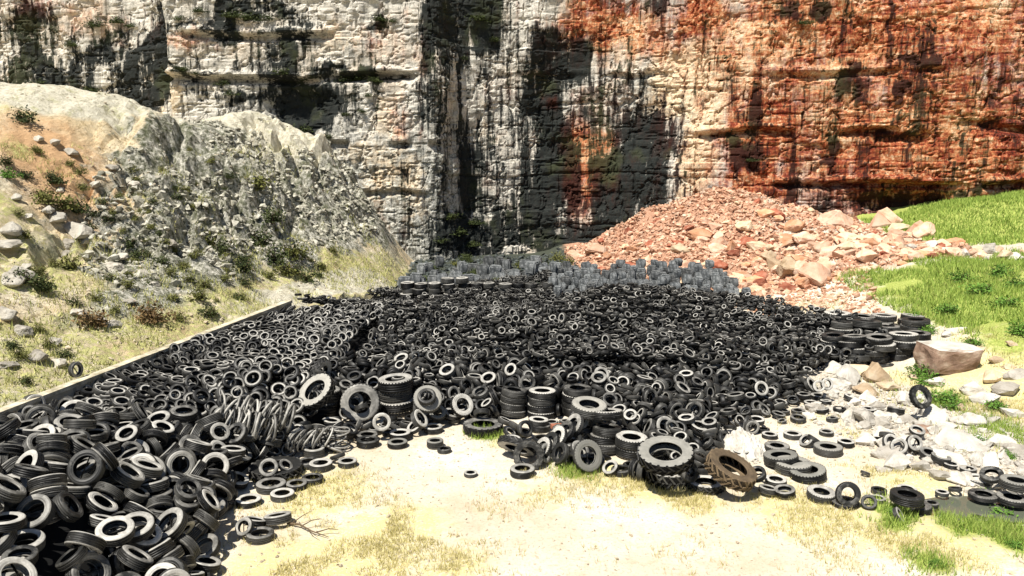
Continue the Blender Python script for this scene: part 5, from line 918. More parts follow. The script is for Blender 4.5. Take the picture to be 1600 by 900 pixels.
def mth(nt, op, a, b=None, c=None, clamp=False):
    m = N(nt, 'ShaderNodeMath', operation=op, use_clamp=clamp)
    for s, v in zip(m.inputs, (a, b, c)):
        if v is None: continue
        if hasattr(v, 'links'): nt.links.new(v, s)
        else: s.default_value = v
    return m.outputs[0]
def remap(nt, v, a, b):
    m = N(nt, 'ShaderNodeMapRange', interpolation_type='SMOOTHSTEP'); nt.links.new(v, m.inputs[0]); m.inputs[1].default_value = a; m.inputs[2].default_value = b; return m.outputs[0]
def attr(nt, name):
    return N(nt, 'ShaderNodeAttribute', attribute_name=name).outputs['Fac']
def bump(nt, b, h, strength=.4, dist=.05):
    n = N(nt, 'ShaderNodeBump'); n.inputs['Strength'].default_value = strength; n.inputs['Distance'].default_value = dist
    nt.links.new(h, n.inputs['Height']); nt.links.new(n.outputs[0], b.inputs['Normal'])

def rubber(name, stuff, lo, hi, rough):
    """lo/hi: clean and dusty rubber"""
    m, nt, b = mat(name, rough, .35)
    rnd = attr(nt, 'rnd') if stuff else N(nt, 'ShaderNodeObjectInfo').outputs['Random']
    n1 = noise(nt, 3.0, 4, .65, 'Generated' if False else 'Object'); n2 = noise(nt, 17, 3)
    f = mth(nt, 'MULTIPLY_ADD', n1, 1.3, mth(nt, 'MULTIPLY_ADD', rnd, 1.0, -.80), clamp=True)
    f = mth(nt, 'MULTIPLY', f, mth(nt, 'MULTIPLY_ADD', n2, .9, .5), clamp=True)
    nt.links.new(mix(nt, f, lo, hi), b.inputs['Base Color'])
    bump(nt, b, n2, .25, .01); return m
M = {}
M['side'] = rubber('dusty_sidewall_rubber', False, (.016, .016, .015), (.54, .52, .47), .5)
M['tread'] = rubber('tread_rubber', False, (.003, .003, .003), (.075, .073, .066), .5)
M['side_heap'] = rubber('dusty_sidewall_rubber_heap', True, (.016, .016, .015), (.54, .52, .47), .5)
M['tread_heap'] = rubber('tread_rubber_heap', True, (.003, .003, .003), (.075, .073, .066), .5)
M['pale'] = rubber('pale_weathered_rubber', False, (.15, .147, .13), (.36, .345, .305), .6)
M['brown'] = rubber('mud_coated_rubber', False, (.05, .035, .022), (.21, .15, .085), .8)
m, nt, b = mat('black_inner_rubber', .7, .2); b.inputs['Base Color'].default_value = (.008, .008, .008, 1); M['liner'] = m

def stone(name, c0, c1, c2, rs=.5, dark=(.16, .13, .10)):
    m, nt, b = mat(name, .9, .2)
    rnd = N(nt, 'ShaderNodeObjectInfo').outputs['Random'] if rs else attr(nt, 'rnd')
    n = noise(nt, 2.2, 6, .65); n2 = noise(nt, 9, 5, .7)
    col = ramp(nt, n, [(.3, c0), (.5, c1), (.7, c2)])
    col = mix(nt, mth(nt, 'MULTIPLY', remap(nt, n2, .55, .75), .55), col, dark)
    col = mix(nt, 1.0, col, ramp(nt, rnd, [(0, (.62, .60, .58)), (.4, (.9, .9, .9)), (1, (1.15, 1.14, 1.12))]), 'MULTIPLY')
    nt.links.new(col, b.inputs['Base Color']); bump(nt, b, noise(nt, 6, 8, .7), .6, .06); return m
M['white_rock'] = stone('white_limestone', (.32, .29, .24), (.54, .51, .45), (.64, .62, .57), .5, (.34, .29, .22))
M['cream_rock'] = stone('cream_limestone', (.42, .30, .18), (.60, .47, .32), (.68, .58, .44), .5, (.30, .19, .10))
M['pink_rock'] = stone('pale_pink_rock', (.55, .30, .19), (.68, .46, .33), (.72, .58, .46), .5, (.36, .13, .07))
M['orange_rock'] = stone('orange_rock', (.46, .20, .10), (.56, .31, .18), (.66, .47, .34), .5, (.25, .07, .03))
M['red_rock'] = stone('red_rock', (.20, .05, .03), (.34, .12, .07), (.48, .26, .18), .5, (.09, .02, .015))
M['brown_shade_rock'] = stone('brown_and_shaded_rock', (.11, .065, .045), (.27, .18, .13), (.50, .40, .31), .5, (.03, .015, .01))  # brown rock; also paints the shade on the flat-topped block's front
M['hill_rock'] = stone('grey_hill_rock', (.22, .20, .17), (.42, .39, .33), (.58, .55, .49), .5, (.09, .08, .06))
M['blue_block'] = stone('grey_blue_block', (.05, .055, .058), (.15, .16, .163), (.44, .45, .455), .5, (.02, .025, .03))
M['scree'] = stone('scree_stone', (.28, .11, .06), (.54, .32, .21), (.72, .57, .44), 0, (.26, .07, .04))
M['crag'] = stone('crag_stone', (.10, .10, .075), (.38, .365, .295), (.68, .65, .56), 0, (.06, .065, .04))
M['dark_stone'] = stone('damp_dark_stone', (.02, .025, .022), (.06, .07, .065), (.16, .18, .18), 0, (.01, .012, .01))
M['gravel'] = stone('white_gravel', (.30, .27, .22), (.48, .45, .39), (.60, .57, .51), 0, (.30, .25, .18))
M['pebble'] = stone('sandy_pebble', (.34, .27, .19), (.5, .43, .32), (.6, .54, .43), 0, (.22, .17, .12))

def leafmat(name, a, b_, stuff=True):
    m, nt, b = mat(name, .7, .2)
    r = attr(nt, 'rnd'); col = ramp(nt, r, [(0, a), (1, b_)])
    col = mix(nt, mth(nt, 'MULTIPLY', N(nt, 'ShaderNodeObjectInfo').outputs['Random'], .5), col, b_) if not stuff else col
    nt.links.new(col, b.inputs['Base Color']); b.inputs['Subsurface Weight'].default_value = 0
    return m
M['leaf_dark'] = leafmat('dark_leaf', (.012, .022, .008), (.06, .075, .02), False)
M['leaf_olive'] = leafmat('olive_leaf', (.035, .045, .012), (.17, .17, .045), False)
M['leaf_brown'] = leafmat('dry_leaf', (.045, .025, .012), (.20, .13, .055), False)
M['leaf_green'] = leafmat('green_leaf', (.035, .085, .012), (.14, .27, .04), False)
M['grass_green'] = leafmat('green_grass', (.10, .18, .02), (.40, .50, .11))
M['grass_yellow'] = leafmat('dry_grass', (.30, .27, .07), (.60, .52, .26))
M['grass_mixed'] = leafmat('hill_grass', (.16, .19, .03), (.60, .56, .24))
m, nt, b = mat('dry_wood', .9); b.inputs['Base Color'].default_value = (.12, .085, .05, 1); M['wood'] = m

# floor and right bank
m, nt, b = mat('quarry_floor', .95, .15); M['ground'] = m
n1 = noise(nt, .35, 6, .62); n2 = noise(nt, 2.6, 8, .7); n3 = noise(nt, 14, 6, .75); n4 = noise(nt, 60, 3, .6)
col = ramp(nt, n1, [(.3, (.50, .42, .30)), (.5, (.60, .54, .43)), (.68, (.69, .65, .56))])
col = mix(nt, mth(nt, 'MULTIPLY', remap(nt, n2, .5, .68), .6), col, (.50, .39, .25))
col = mix(nt, mth(nt, 'MULTIPLY', remap(nt, n3, .5, .64), .7), col, (.40, .32, .23))
col = mix(nt, mth(nt, 'MULTIPLY', remap(nt, n4, .6, .72), .5), col, (.26, .2, .14))
yel = mth(nt, 'MULTIPLY', remap(nt, mth(nt, 'MULTIPLY', attr(nt, 'yellow'), mth(nt, 'MULTIPLY_ADD', n2, 1.6, .15)), .25, .8), remap(nt, n3, .36, .56))
col = mix(nt, yel, col, mix(nt, remap(nt, n3, .35, .65), (.47, .40, .16), (.62, .55, .27)))
grn = remap(nt, mth(nt, 'MULTIPLY', attr(nt, 'green'), mth(nt, 'MULTIPLY_ADD', n2, 1.5, .25)), .3, .75)
col = mix(nt, grn, col, mix(nt, remap(nt, n3, .35, .65), (.20, .26, .05), (.42, .45, .13)))
red = remap(nt, mth(nt, 'MULTIPLY', attr(nt, 'red'), mth(nt, 'MULTIPLY_ADD', n2, 1.4, .3)), .3, .8)
col = mix(nt, red, col, mix(nt, remap(nt, n3, .4, .62), (.28, .13, .08), (.52, .34, .23)))
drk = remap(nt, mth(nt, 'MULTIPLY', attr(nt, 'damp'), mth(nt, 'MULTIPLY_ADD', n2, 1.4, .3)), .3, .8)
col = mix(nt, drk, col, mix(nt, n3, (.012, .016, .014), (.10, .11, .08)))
grv = remap(nt, mth(nt, 'MULTIPLY', attr(nt, 'gravel'), mth(nt, 'MULTIPLY_ADD', n2, 1.4, .3)), .3, .8)
col = mix(nt, grv, col, mix(nt, remap(nt, n3, .42, .6), (.34, .29, .22), (.68, .63, .54)))
nt.links.new(col, b.inputs['Base Color'])
bump(nt, b, mth(nt, 'ADD', n3, mth(nt, 'MULTIPLY', n4, .5)), .55, .05)

# left hill
m, nt, b = mat('hill_soil', .95, .15); M['hill'] = m
n1 = noise(nt, .4, 6, .62); n2 = noise(nt, 1.3, 8, .75); n3 = noise(nt, 4.2, 8, .8); n4 = noise(nt, 16, 5, .7)
soil = ramp(nt, n1, [(.32, (.56, .43, .25)), (.5, (.66, .56, .38)), (.66, (.72, .65, .50))])
soil = mix(nt, mth(nt, 'MULTIPLY', remap(nt, n3, .48, .6), .8), soil, (.30, .22, .11))
orange = remap(nt, mth(nt, 'MULTIPLY', attr(nt, 'orange'), mth(nt, 'MULTIPLY_ADD', n2, 1.4, .3)), .3, .8)
soil = mix(nt, orange, soil, mix(nt, n3, (.44, .24, .11), (.66, .46, .27)))
grn = mth(nt, 'MULTIPLY', remap(nt, mth(nt, 'MULTIPLY', attr(nt, 'green'), mth(nt, 'MULTIPLY_ADD', n2, 1.8, 0)), .3, .62), remap(nt, n3, .40, .58))
soil = mix(nt, grn, soil, mix(nt, remap(nt, n3, .42, .58), (.16, .19, .04), (.55, .54, .22)))
rock = ramp(nt, n3, [(.36, (.03, .032, .022)), (.44, (.15, .15, .105)), (.51, (.42, .405, .335)), (.60, (.74, .71, .62))])
rock = mix(nt, mth(nt, 'MULTIPLY', remap(nt, n2, .47, .6), .65), rock, (.075, .085, .035))
pale = ramp(nt, n3, [(.36, (.34, .31, .22)), (.50, (.60, .56, .44)), (.65, (.70, .67, .56))])
pale = mix(nt, mth(nt, 'MULTIPLY', remap(nt, n2, .52, .66), .6), pale, (.40, .39, .18))
rk = remap(nt, mth(nt, 'ADD', attr(nt, 'rock'), mth(nt, 'MULTIPLY_ADD', n2, .9, -.45)), .35, .65)
col = mix(nt, rk, soil, rock)
pl = remap(nt, mth(nt, 'ADD', attr(nt, 'pale'), mth(nt, 'MULTIPLY_ADD', n2, .8, -.4)), .35, .65)
col = mix(nt, pl, col, pale)
nt.links.new(col, b.inputs['Base Color'])
bump(nt, b, mth(nt, 'ADD', mth(nt, 'MULTIPLY', n2, 1.5), mth(nt, 'ADD', n3, mth(nt, 'MULTIPLY', n4, .35))), .8, .16)

# cliff
m, nt, b = mat('cliff_limestone', .92, .15); M['cliff'] = m
n1 = noise(nt, .25, 6, .62); n2 = noise(nt, 1.3, 8, .72); n3 = noise(nt, 3.6, 8, .8); bed = noise(nt, 1.0, 7, .7, stretch=(.35, .35, 2.6)); strk = noise(nt, 1.0, 7, .68, stretch=(1.5, 1.5, .10)); strk2 = noise(nt, 1.0, 5, .6, stretch=(5, 5, .22)); fine = noise(nt, 9, 6, .75)
col = ramp(nt, mth(nt, 'ADD', mth(nt, 'MULTIPLY', n2, .55), mth(nt, 'MULTIPLY', n3, .45)), [(.36, (.14, .14, .125)), (.44, (.42, .40, .35)), (.51, (.62, .58, .50)), (.6, (.76, .72, .64))])
col = mix(nt, mth(nt, 'MULTIPLY', remap(nt, n1, .48, .64), .35), col, (.66, .48, .32))
col = mix(nt, mth(nt, 'MULTIPLY', remap(nt, bed, .54, .66), .6), col, (.24, .23, .20))
col = mix(nt, attr(nt, 'grey'), col, ramp(nt, n3, [(.40, (.05, .055, .045)), (.47, (.27, .27, .23)), (.54, (.52, .51, .46)), (.62, (.72, .71, .65))]))
cr = remap(nt, mth(nt, 'ADD', attr(nt, 'cream'), mth(nt, 'MULTIPLY_ADD', n2, 1.0, -.5)), .3, .75)
col = mix(nt, cr, col, ramp(nt, n3, [(.35, (.62, .44, .27)), (.55, (.74, .62, .44)), (.7, (.78, .70, .56))]))
irn = remap(nt, mth(nt, 'ADD', attr(nt, 'iron'), mth(nt, 'ADD', mth(nt, 'MULTIPLY_ADD', strk, 1.5, -.75), mth(nt, 'MULTIPLY_ADD', n2, .9, -.45))), .15, .85)
icol = ramp(nt, mth(nt, 'ADD', mth(nt, 'MULTIPLY', n3, .45), mth(nt, 'MULTIPLY', mth(nt, 'ADD', n1, bed), .28)), [(.41, (.04, .010, .008)), (.462, (.22, .035, .016)), (.506, (.44, .15, .06)), (.545, (.60, .32, .16)), (.60, (.76, .56, .36))])
col = mix(nt, irn, col, icol)
spk = mth(nt, 'MULTIPLY', remap(nt, mth(nt, 'ADD', n3, mth(nt, 'MULTIPLY_ADD', bed, .6, -.3)), .56, .66), .8)
col = mix(nt, mth(nt, 'MULTIPLY', spk, irn), col, (.78, .58, .40))
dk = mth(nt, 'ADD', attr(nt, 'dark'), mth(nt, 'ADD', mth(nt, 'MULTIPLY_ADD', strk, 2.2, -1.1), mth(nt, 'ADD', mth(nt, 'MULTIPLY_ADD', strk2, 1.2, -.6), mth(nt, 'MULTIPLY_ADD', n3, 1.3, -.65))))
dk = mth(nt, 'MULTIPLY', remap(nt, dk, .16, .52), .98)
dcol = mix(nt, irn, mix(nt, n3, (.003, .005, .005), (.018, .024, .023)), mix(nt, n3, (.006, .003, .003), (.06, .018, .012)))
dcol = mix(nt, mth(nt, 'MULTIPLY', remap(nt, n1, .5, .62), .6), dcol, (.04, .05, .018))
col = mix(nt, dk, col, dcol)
col = mix(nt, mth(nt, 'MULTIPLY', remap(nt, fine, .53, .66), .7), col, (.05, .042, .034))
nt.links.new(col, b.inputs['Base Color'])
bump(nt, b, mth(nt, 'ADD', mth(nt, 'MULTIPLY', bed, .5), mth(nt, 'ADD', mth(nt, 'MULTIPLY', n3, 1.0), mth(nt, 'MULTIPLY', fine, .5))), .6, .18)

m, nt, b = mat('weathered_concrete', .9, .2); M['concrete'] = m
n2 = noise(nt, 1.6, 7, .7); n3 = noise(nt, 11, 6, .7); st = noise(nt, 1, 6, .6, stretch=(3, 3, .4))
col = ramp(nt, n2, [(.3, (.30, .26, .18)), (.55, (.46, .41, .31)), (.7, (.56, .52, .42))]); col = mix(nt, mth(nt, 'MULTIPLY', remap(nt, st, .5, .66), .7), col, (.09, .08, .05)); nt.links.new(col, b.inputs['Base Color']); bump(nt, b, n3, .4, .03)
m, nt, b = mat('pale_coping', .9, .2); M['coping'] = m
col = ramp(nt, noise(nt, 3, 6, .7), [(.35, (.26, .23, .15)), (.5, (.46, .41, .30)), (.64, (.62, .57, .45))]); nt.links.new(col, b.inputs['Base Color']); bump(nt, b, noise(nt, 14, 5), .3, .02)
m, nt, b = mat('shallow_water', .08, .5); b.inputs['Base Color'].default_value = (.10, .11, .08, 1); bump(nt, b, noise(nt, 5, 4), .12, .03); M['water'] = m
m, nt, b = mat('fired_brick', .9); col = ramp(nt, noise(nt, 9, 5), [(.3, (.20, .06, .03)), (.7, (.42, .17, .10))]); nt.links.new(col, b.inputs['Base Color']); M['brick'] = m
m, nt, b = mat('heap_underside', .9, .1); b.inputs['Base Color'].default_value = (.010, .010, .010, 1); M['core'] = m

# ------------------------------------------------------------------ setting: ground
def axis(parts):
    return np.unique(np.round(np.concatenate([np.arange(a, b + 1e-6, s) for a, b, s in parts]), 4))
gx = axis([(-260, -60, 40), (-60, -18, 3), (-18, 18, .17), (18, 40, .22), (40, 64, 1.5), (64, 264, 40)])
gy = axis([(-260, -20, 40), (-20, 8, 2), (8, 30, .17), (30, 58, .24), (58, 76, 2), (76, 276, 40)])
X, Y = np.meshgrid(gx, gy)
Z = ground_z(np.clip(X, -40, 55), np.clip(Y, -5, 62)); Z = np.where((np.abs(X) > 60) | (Y > 70), np.minimum(Z, 0) - .5, Z)
def spots(x, y, tone):
    v = np.zeros_like(x)
    for cx, cy, cz, r, d, t in GRASS_SPOTS:
        if t == tone:
            q = np.hypot((x - cx), (y - cy) / 1.3) / max(r, .2)
            v = np.maximum(v, min(1, d) * np.exp(-q * q * 1.3))
    return v
wob = 1.6 * (fbm(X * .35, Y * .35, 0, 3, 40) - .5)
mound = sstep(1.9, 2.6, Z) * sstep(23.0, 25.0, X + wob) * sstep(43.2, 45.6, Y + wob)
bank = sstep(14.0, 17.5, X - .12 * (Y - 28) + 2 * wob) * sstep(24.5, 28, Y + wob) * (1 - sstep(40.2, 42.6, Y + wob + .0 * X)) * (1 - sstep(14.5, 11.5, X))
bank *= sstep(-.6, 1.2, X - 16.4 - .05 * (Y - 30) + wob)
green = np.maximum(np.maximum(mound, bank * .85), spots(X, Y, 'g'))
yellow = np.maximum(spots(X, Y, 'y'), .8 * sstep(10.5, 13, X) * sstep(18, 22, Y) * (1 - sstep(26, 29, Y)))
redm = sstep(42, 45.5, Y + .10 * X + wob) * (1 - mound) * sstep(2.5, 4.5, X) * (1 - sstep(19, 24, X + wob))
grav = np.maximum(sstep(41, 43.5, Y + wob) * (1 - mound) * sstep(15, 19, X) , sstep(9.2, 10.2, X + wob * .5 + .30 * (Y - 22)) * (1 - sstep(13.5, 15.0, X + .3 * (Y - 22) + wob)) * sstep(17, 19, Y) * (1 - sstep(28, 30, Y)))
grav = np.maximum(grav, np.exp(-(((X - 5.9) / 1.0) ** 2 + ((Y - 20.2) / 1.3) ** 2)))
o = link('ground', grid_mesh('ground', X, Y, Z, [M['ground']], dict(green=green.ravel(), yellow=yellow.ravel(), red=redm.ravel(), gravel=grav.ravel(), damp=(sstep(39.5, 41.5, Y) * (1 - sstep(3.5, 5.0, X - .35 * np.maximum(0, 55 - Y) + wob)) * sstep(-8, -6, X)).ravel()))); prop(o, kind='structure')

# pool of shallow water at the right
a = np.linspace(0, 2 * math.pi, 41)[:-1]
V = np.array([(10.9 + 2.15 * math.cos(t) * (1 + .10 * math.sin(3 * t)), 16.6 + .78 * math.sin(t) * (1 + .14 * math.cos(2 * t)), -.085) for t in a])
me = bpy.data.meshes.new('water'); me.from_pydata([tuple(v) for v in V], [], [tuple(range(40))]); me.materials.append(M['water']); prop(link('water', me), kind='structure')

# ------------------------------------------------------------------ setting: hill on the left
hx = axis([(-60, -34, 2), (-34, -26, .5), (-26, -4, .17)]); hy = axis([(4, 12, 1), (12, 58, .18), (58, 66, 2)])
X, Y = np.meshgrid(hx, hy); Z = hill_z(X, Y)
gyy, gxx = np.gradient(Z, hy, hx); slope = np.hypot(gxx, gyy)
base = hill_z(X, Y, False); by, bx = np.gradient(base, hy, hx); bs = np.hypot(bx, by)
w2 = fbm(X * .4, Y * .4, 0, 4, 60) - .5
rgt = sstep(-19.5, -15.5, X + .25 * (Y - 40) + 3 * w2)
rockm = np.clip(rgt * sstep(1.5, 3.0, base + 1.5 * w2) * 1.0 + sstep(.9, 1.6, slope) * .5, 0, 1.2)
palem = sstep(8.6, 10.0, base + 1.2 * w2 - .02 * X * 0) * (1 - sstep(.75, 1.2, bs)) + .8 * sstep(6.5, 8.0, base + w2) * sstep(-16.5, -15, X) * sstep(44, 46, Y) + .9 * (1 - sstep(.5, 1.3, np.abs(X - wall_x(Y) + 1.0))) * sstep(31, 34, Y) * (1 - sstep(44, 48, Y))
orangem = .62 * np.exp(-(((X + 20.5) / 2.6) ** 2 + ((Y - 35) / 3.0) ** 2)) + .55 * np.exp(-(((X + 17.5) / 3.5) ** 2 + ((Y - 33) / 4) ** 2))
greenm = np.clip(.95 * (1 - sstep(.5, 2.4, np.abs(X - wall_x(Y) + 1.4))) + .75 * np.exp(-(((X + 15.8) / 2.6) ** 2 + ((Y - 29) / 3.5) ** 2)) + 1.0 * np.exp(-(((X + 10.2) / 2.0) ** 2 + ((Y - 41) / 4.0) ** 2)) + .6 * sstep(.52, .62, fbm(X * .3, Y * .3, 0, 3, 77)), 0, 1)
keep = (Z > ground_z(np.clip(X, -40, 55), Y) - .7) | (X < wall_x(Y))
o = link('hill', grid_mesh('hill', X, Y, Z, [M['hill']], dict(rock=rockm.ravel(), pale=palem.ravel(), orange=orangem.ravel(), green=greenm.ravel()), keep, False)); prop(o, kind='structure')

# ------------------------------------------------------------------ setting: cliff
PATH = np.array([(-95, 30), (-70, 52), (-48, 60), (-39, 61.5), (-28.5, 61), (-26.5, 59.5), (-25, 57.2), (-14, 57.6), (-5.6, 57.2), (-4.4, 58.2), (-3.6, 60.2), (4.7, 61.0), (10.2, 59.6), (12.5, 58.2), (15, 57.6), (22.5, 57.2), (35, 55.5), (48, 52), (70, 40), (92, 20)], float)
seg = np.hypot(*np.diff(PATH, axis=0).T); cum = np.r_[0, np.cumsum(seg)]
s0 = np.interp(-44, PATH[:, 0], cum); s1 = np.interp(44, PATH[:, 0], cum)
S = axis([(0, s0, 1.5), (s0, s1, .115), (s1, cum[-1], 1.5)]); Zc = axis([(-1.5, 21, .115), (21, 30, .5)])
px, py = np.interp(S, cum, PATH[:, 0]), np.interp(S, cum, PATH[:, 1])
ks = 9; pad = lambda v: np.convolve(np.r_[[v[0]] * ks, v, [v[-1]] * ks], np.ones(2 * ks + 1) / (2 * ks + 1), 'valid')
px, py = pad(px), pad(py)
tx, ty = np.gradient(px), np.gradient(py); L = np.hypot(tx, ty) + 1e-9; nx_, ny_ = ty / L, -tx / L
SS, ZZ = np.meshgrid(S, Zc); XX = np.broadcast_to(px, SS.shape)
right = sstep(10, 16, XX)
D = (fbm(SS * .10, ZZ * .07, 0, 3, 1) - .5) * 3.0 + (fbm(SS * .35, ZZ * .16, 0, 4, 2) - .5) * 1.0
D0 = D.copy()
zz = ZZ / 1.25 + 1.1 * (fbm(SS * .06, ZZ * .05, 0, 2, 3) - .5) * 2 + .25 * fbm(SS * .5, ZZ * .3, 0, 2, 13)
lay = np.floor(zz); fr = zz - lay
hl = hash3(lay, lay * 0 + 3, lay * 0, 5); hl2 = hash3(lay, np.floor(SS / 6 + 3 * hl), lay * 0, 8)
D += (hl - .5) * .2 + (hl2 - .5) * .2
D -= (.03 + .32 * (hl2 > .62) * (hl > .5)) * np.exp(-(fr / .13) ** 2) + .06 * np.exp(-((fr - .55) / .06) ** 2) * (hl2 > .5)
uu = SS / 1.15 + 1.4 * (fbm(SS * .3, ZZ * .12, 0, 2, 4)) + .5 * hl * 2
cel = np.floor(uu); fu = uu - cel
hc = hash3(cel, lay, lay * 0, 6); hc2 = hash3(cel, np.floor(lay / 3), lay * 0, 7)
D += ((hc - .5) * .16 + (hc2 - .5) * .42) * (1 - .45 * right)
D -= (.20 * (hc2 > .75)) * np.exp(-(np.minimum(fu, 1 - fu) / .07) ** 2) * (1 - .5 * right)
wu = SS / .75 + 1.2 * fbm(SS * .22, ZZ * .15, 0, 3, 14) * 2 + .5 * hl; wv = ZZ / .42 + 1.0 * fbm(SS * .12, ZZ * .3, 0, 3, 15) * 2
cu, cv = np.floor(wu), np.floor(wv); D += (hash3(cu, cv, cu * 0, 16) - .5) * .10
vu = SS / .33 + 1.2 * fbm(SS * .5, ZZ * .4, 0, 3, 17); vv = ZZ / .2 + 1.2 * fbm(SS * .3, ZZ * .6, 0, 3, 18)
D += (hash3(np.floor(vu), np.floor(vv), cu * 0, 19) - .5) * .07
rg = 1 - np.abs(2 * fbm(SS * .8, ZZ * .4, 0, 4, 20) - 1); D -= .4 * np.clip(rg - .93, 0, 1) / .07
rg = 1 - np.abs(2 * fbm(SS * .35 + 7, ZZ * 1.3, 0, 4, 22) - 1); D -= .3 * np.clip(rg - .92, 0, 1) / .08
D += (fbm(SS * .8, ZZ * 1.0, 0, 5, 9, .5) - .5) * (.32 + .3 * right)
D = D0 + (D - D0) * .58
for lx0, lx1, lz, dep in [(-27, -6, 12.9, .9), (-24, -9, 15.9, .7), (-14, -4, 8.2, .6), (-13, -5, 5.0, .4), (12, 40, 9.3, .7), (14, 36, 5.6, .8), (16, 42, 13.2, .4), (-2, 12, 13.5, .3)]:
    lw = lz + .9 * (fbm(SS * .18, ZZ * 0 + lz, 0, 3, 23) - .5); on = sstep(lx0, lx0 + 2, XX) * (1 - sstep(lx1 - 2, lx1, XX)) * sstep(.38, .5, fbm(SS * .3, ZZ * 0 + lz, 0, 2, 24))
    D += on * dep * (.45 * np.exp(-((ZZ - lw - .25) / .22) ** 2) - .8 * np.exp(-((ZZ - lw + .18) / .20) ** 2))
for cx, cz, rx, rz, am in [(27.4, 4.2, 3.0, .9, -1.6), (21, 2.6, 3.4, .6, -.8), (27.3, 8.6, 1.7, .35, -.6), (33, 9.5, 2.4, .4, -.6), (-15.5, 11.0, 3.2, 1.6, -1.2), (-10.8, 13.0, 3.2, .35, -.7), (-25.6, 13, 1.0, 4.5, -1.2), (8, 9, 2.4, 3, -.7), (2.5, 8, 3.2, 5, -.7), (1.5, 16, 1.5, 2.5, .7)]:
    D += am * np.exp(-((XX - cx) / rx) ** 2 - ((ZZ - cz) / rz) ** 2)
D -= np.clip(ZZ, 0, 30) * .05
D = np.where((ZZ > 21), D - (ZZ - 21) * .1, D)
edge = np.minimum(sstep(0, s0, SS) + .3, 1)
CX = px[None] + nx_[None] * D; CY = py[None] + ny_[None] * D
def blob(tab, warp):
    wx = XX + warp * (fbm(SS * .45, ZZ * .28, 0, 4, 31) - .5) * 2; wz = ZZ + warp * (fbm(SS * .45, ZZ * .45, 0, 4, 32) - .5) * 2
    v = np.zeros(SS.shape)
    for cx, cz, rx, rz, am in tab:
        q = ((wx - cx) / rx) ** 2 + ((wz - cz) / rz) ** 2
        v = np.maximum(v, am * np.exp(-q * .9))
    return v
o = link('cliff', grid_mesh('cliff', CX, CY, ZZ, [M['cliff']], dict(dark=blob(DARK_PATCHES, 2.2).ravel(), iron=blob(IRON_STAINS, 2.2).ravel(), cream=blob(CREAM_AREAS, 2.0).ravel(), grey=(sstep(12, 6, ZZ + 3 * (fbm(SS * .3, ZZ * .3, 0, 3, 35) - .5)) * (1 - sstep(-5, 0, XX)) * .9).ravel()), None, False)); prop(o, kind='structure')
# plateau behind the cliff edge
V = [(x, y, 29.9) for x, y in zip(CX[-1][::6], CY[-1][::6])]; n = len(V); V += [(x * 1.8, y + 60, 31.0) for x, y, _ in V]
F = np.array([(i, i + 1, n + i + 1, n + i) for i in range(n - 1)])
prop(link('plateau', mesh_np('plateau', np.array(V), F, [M['hill']])), kind='structure')
def cliff_front(x, z):
    j = np.argmin(np.abs(Zc - z)); i = np.argmin(np.abs(CX[j] - x)); return CX[j, i], CY[j, i]

# ------------------------------------------------------------------ tyres
def revolve(prof, segs, jit=None):
    k = len(prof); a = np.arange(segs) * 2 * math.pi / segs
    P = np.array(prof); V = np.stack([np.outer(np.cos(a), P[:, 0]), np.outer(np.sin(a), P[:, 0]), np.broadcast_to(P[:, 1], (segs, k))], -1)
    return V, k
def band(prof, segs):
    V, k = revolve(prof, segs); idx = np.arange(segs * k).reshape(segs, k); nx = np.roll(idx, -1, 0)
    F = np.stack([idx[:, :-1], nx[:, :-1], nx[:, 1:], idx[:, 1:]], -1).reshape(-1, 4)
    return V.reshape(-1, 3), F
DIM = {'car': (.31, .195, .19), 'truck': (.5, .285, .27), 'tractor': (.7, .40, .40)}
def sidewall_mesh(kind, sgn, m):
    R, ri, w = DIM[kind]
    f = (lambda r: ri + (R - ri) * r)
    pr = [(f(.97), .40), (f(.90), .455), (f(.80), .49), (f(.66), .51), (f(.60), .498), (f(.57), .515), (f(.38), .50), (f(.22), .475), (f(.15), .455), (f(.12), .47), (f(.03), .45), (ri, .42), (ri * .99, .37), (ri * 1.03, .33)]
    if kind == 'tractor': pr = [(f(.86), .47)] + [p for p in pr if p[0] < f(.84)]
    V, F = band([(r, z * w * sgn) for r, z in pr], 44 if kind == 'car' else 52)
    if sgn < 0: F = F[:, ::-1]
    return mesh_np('sidewall', V, F, [m], True)
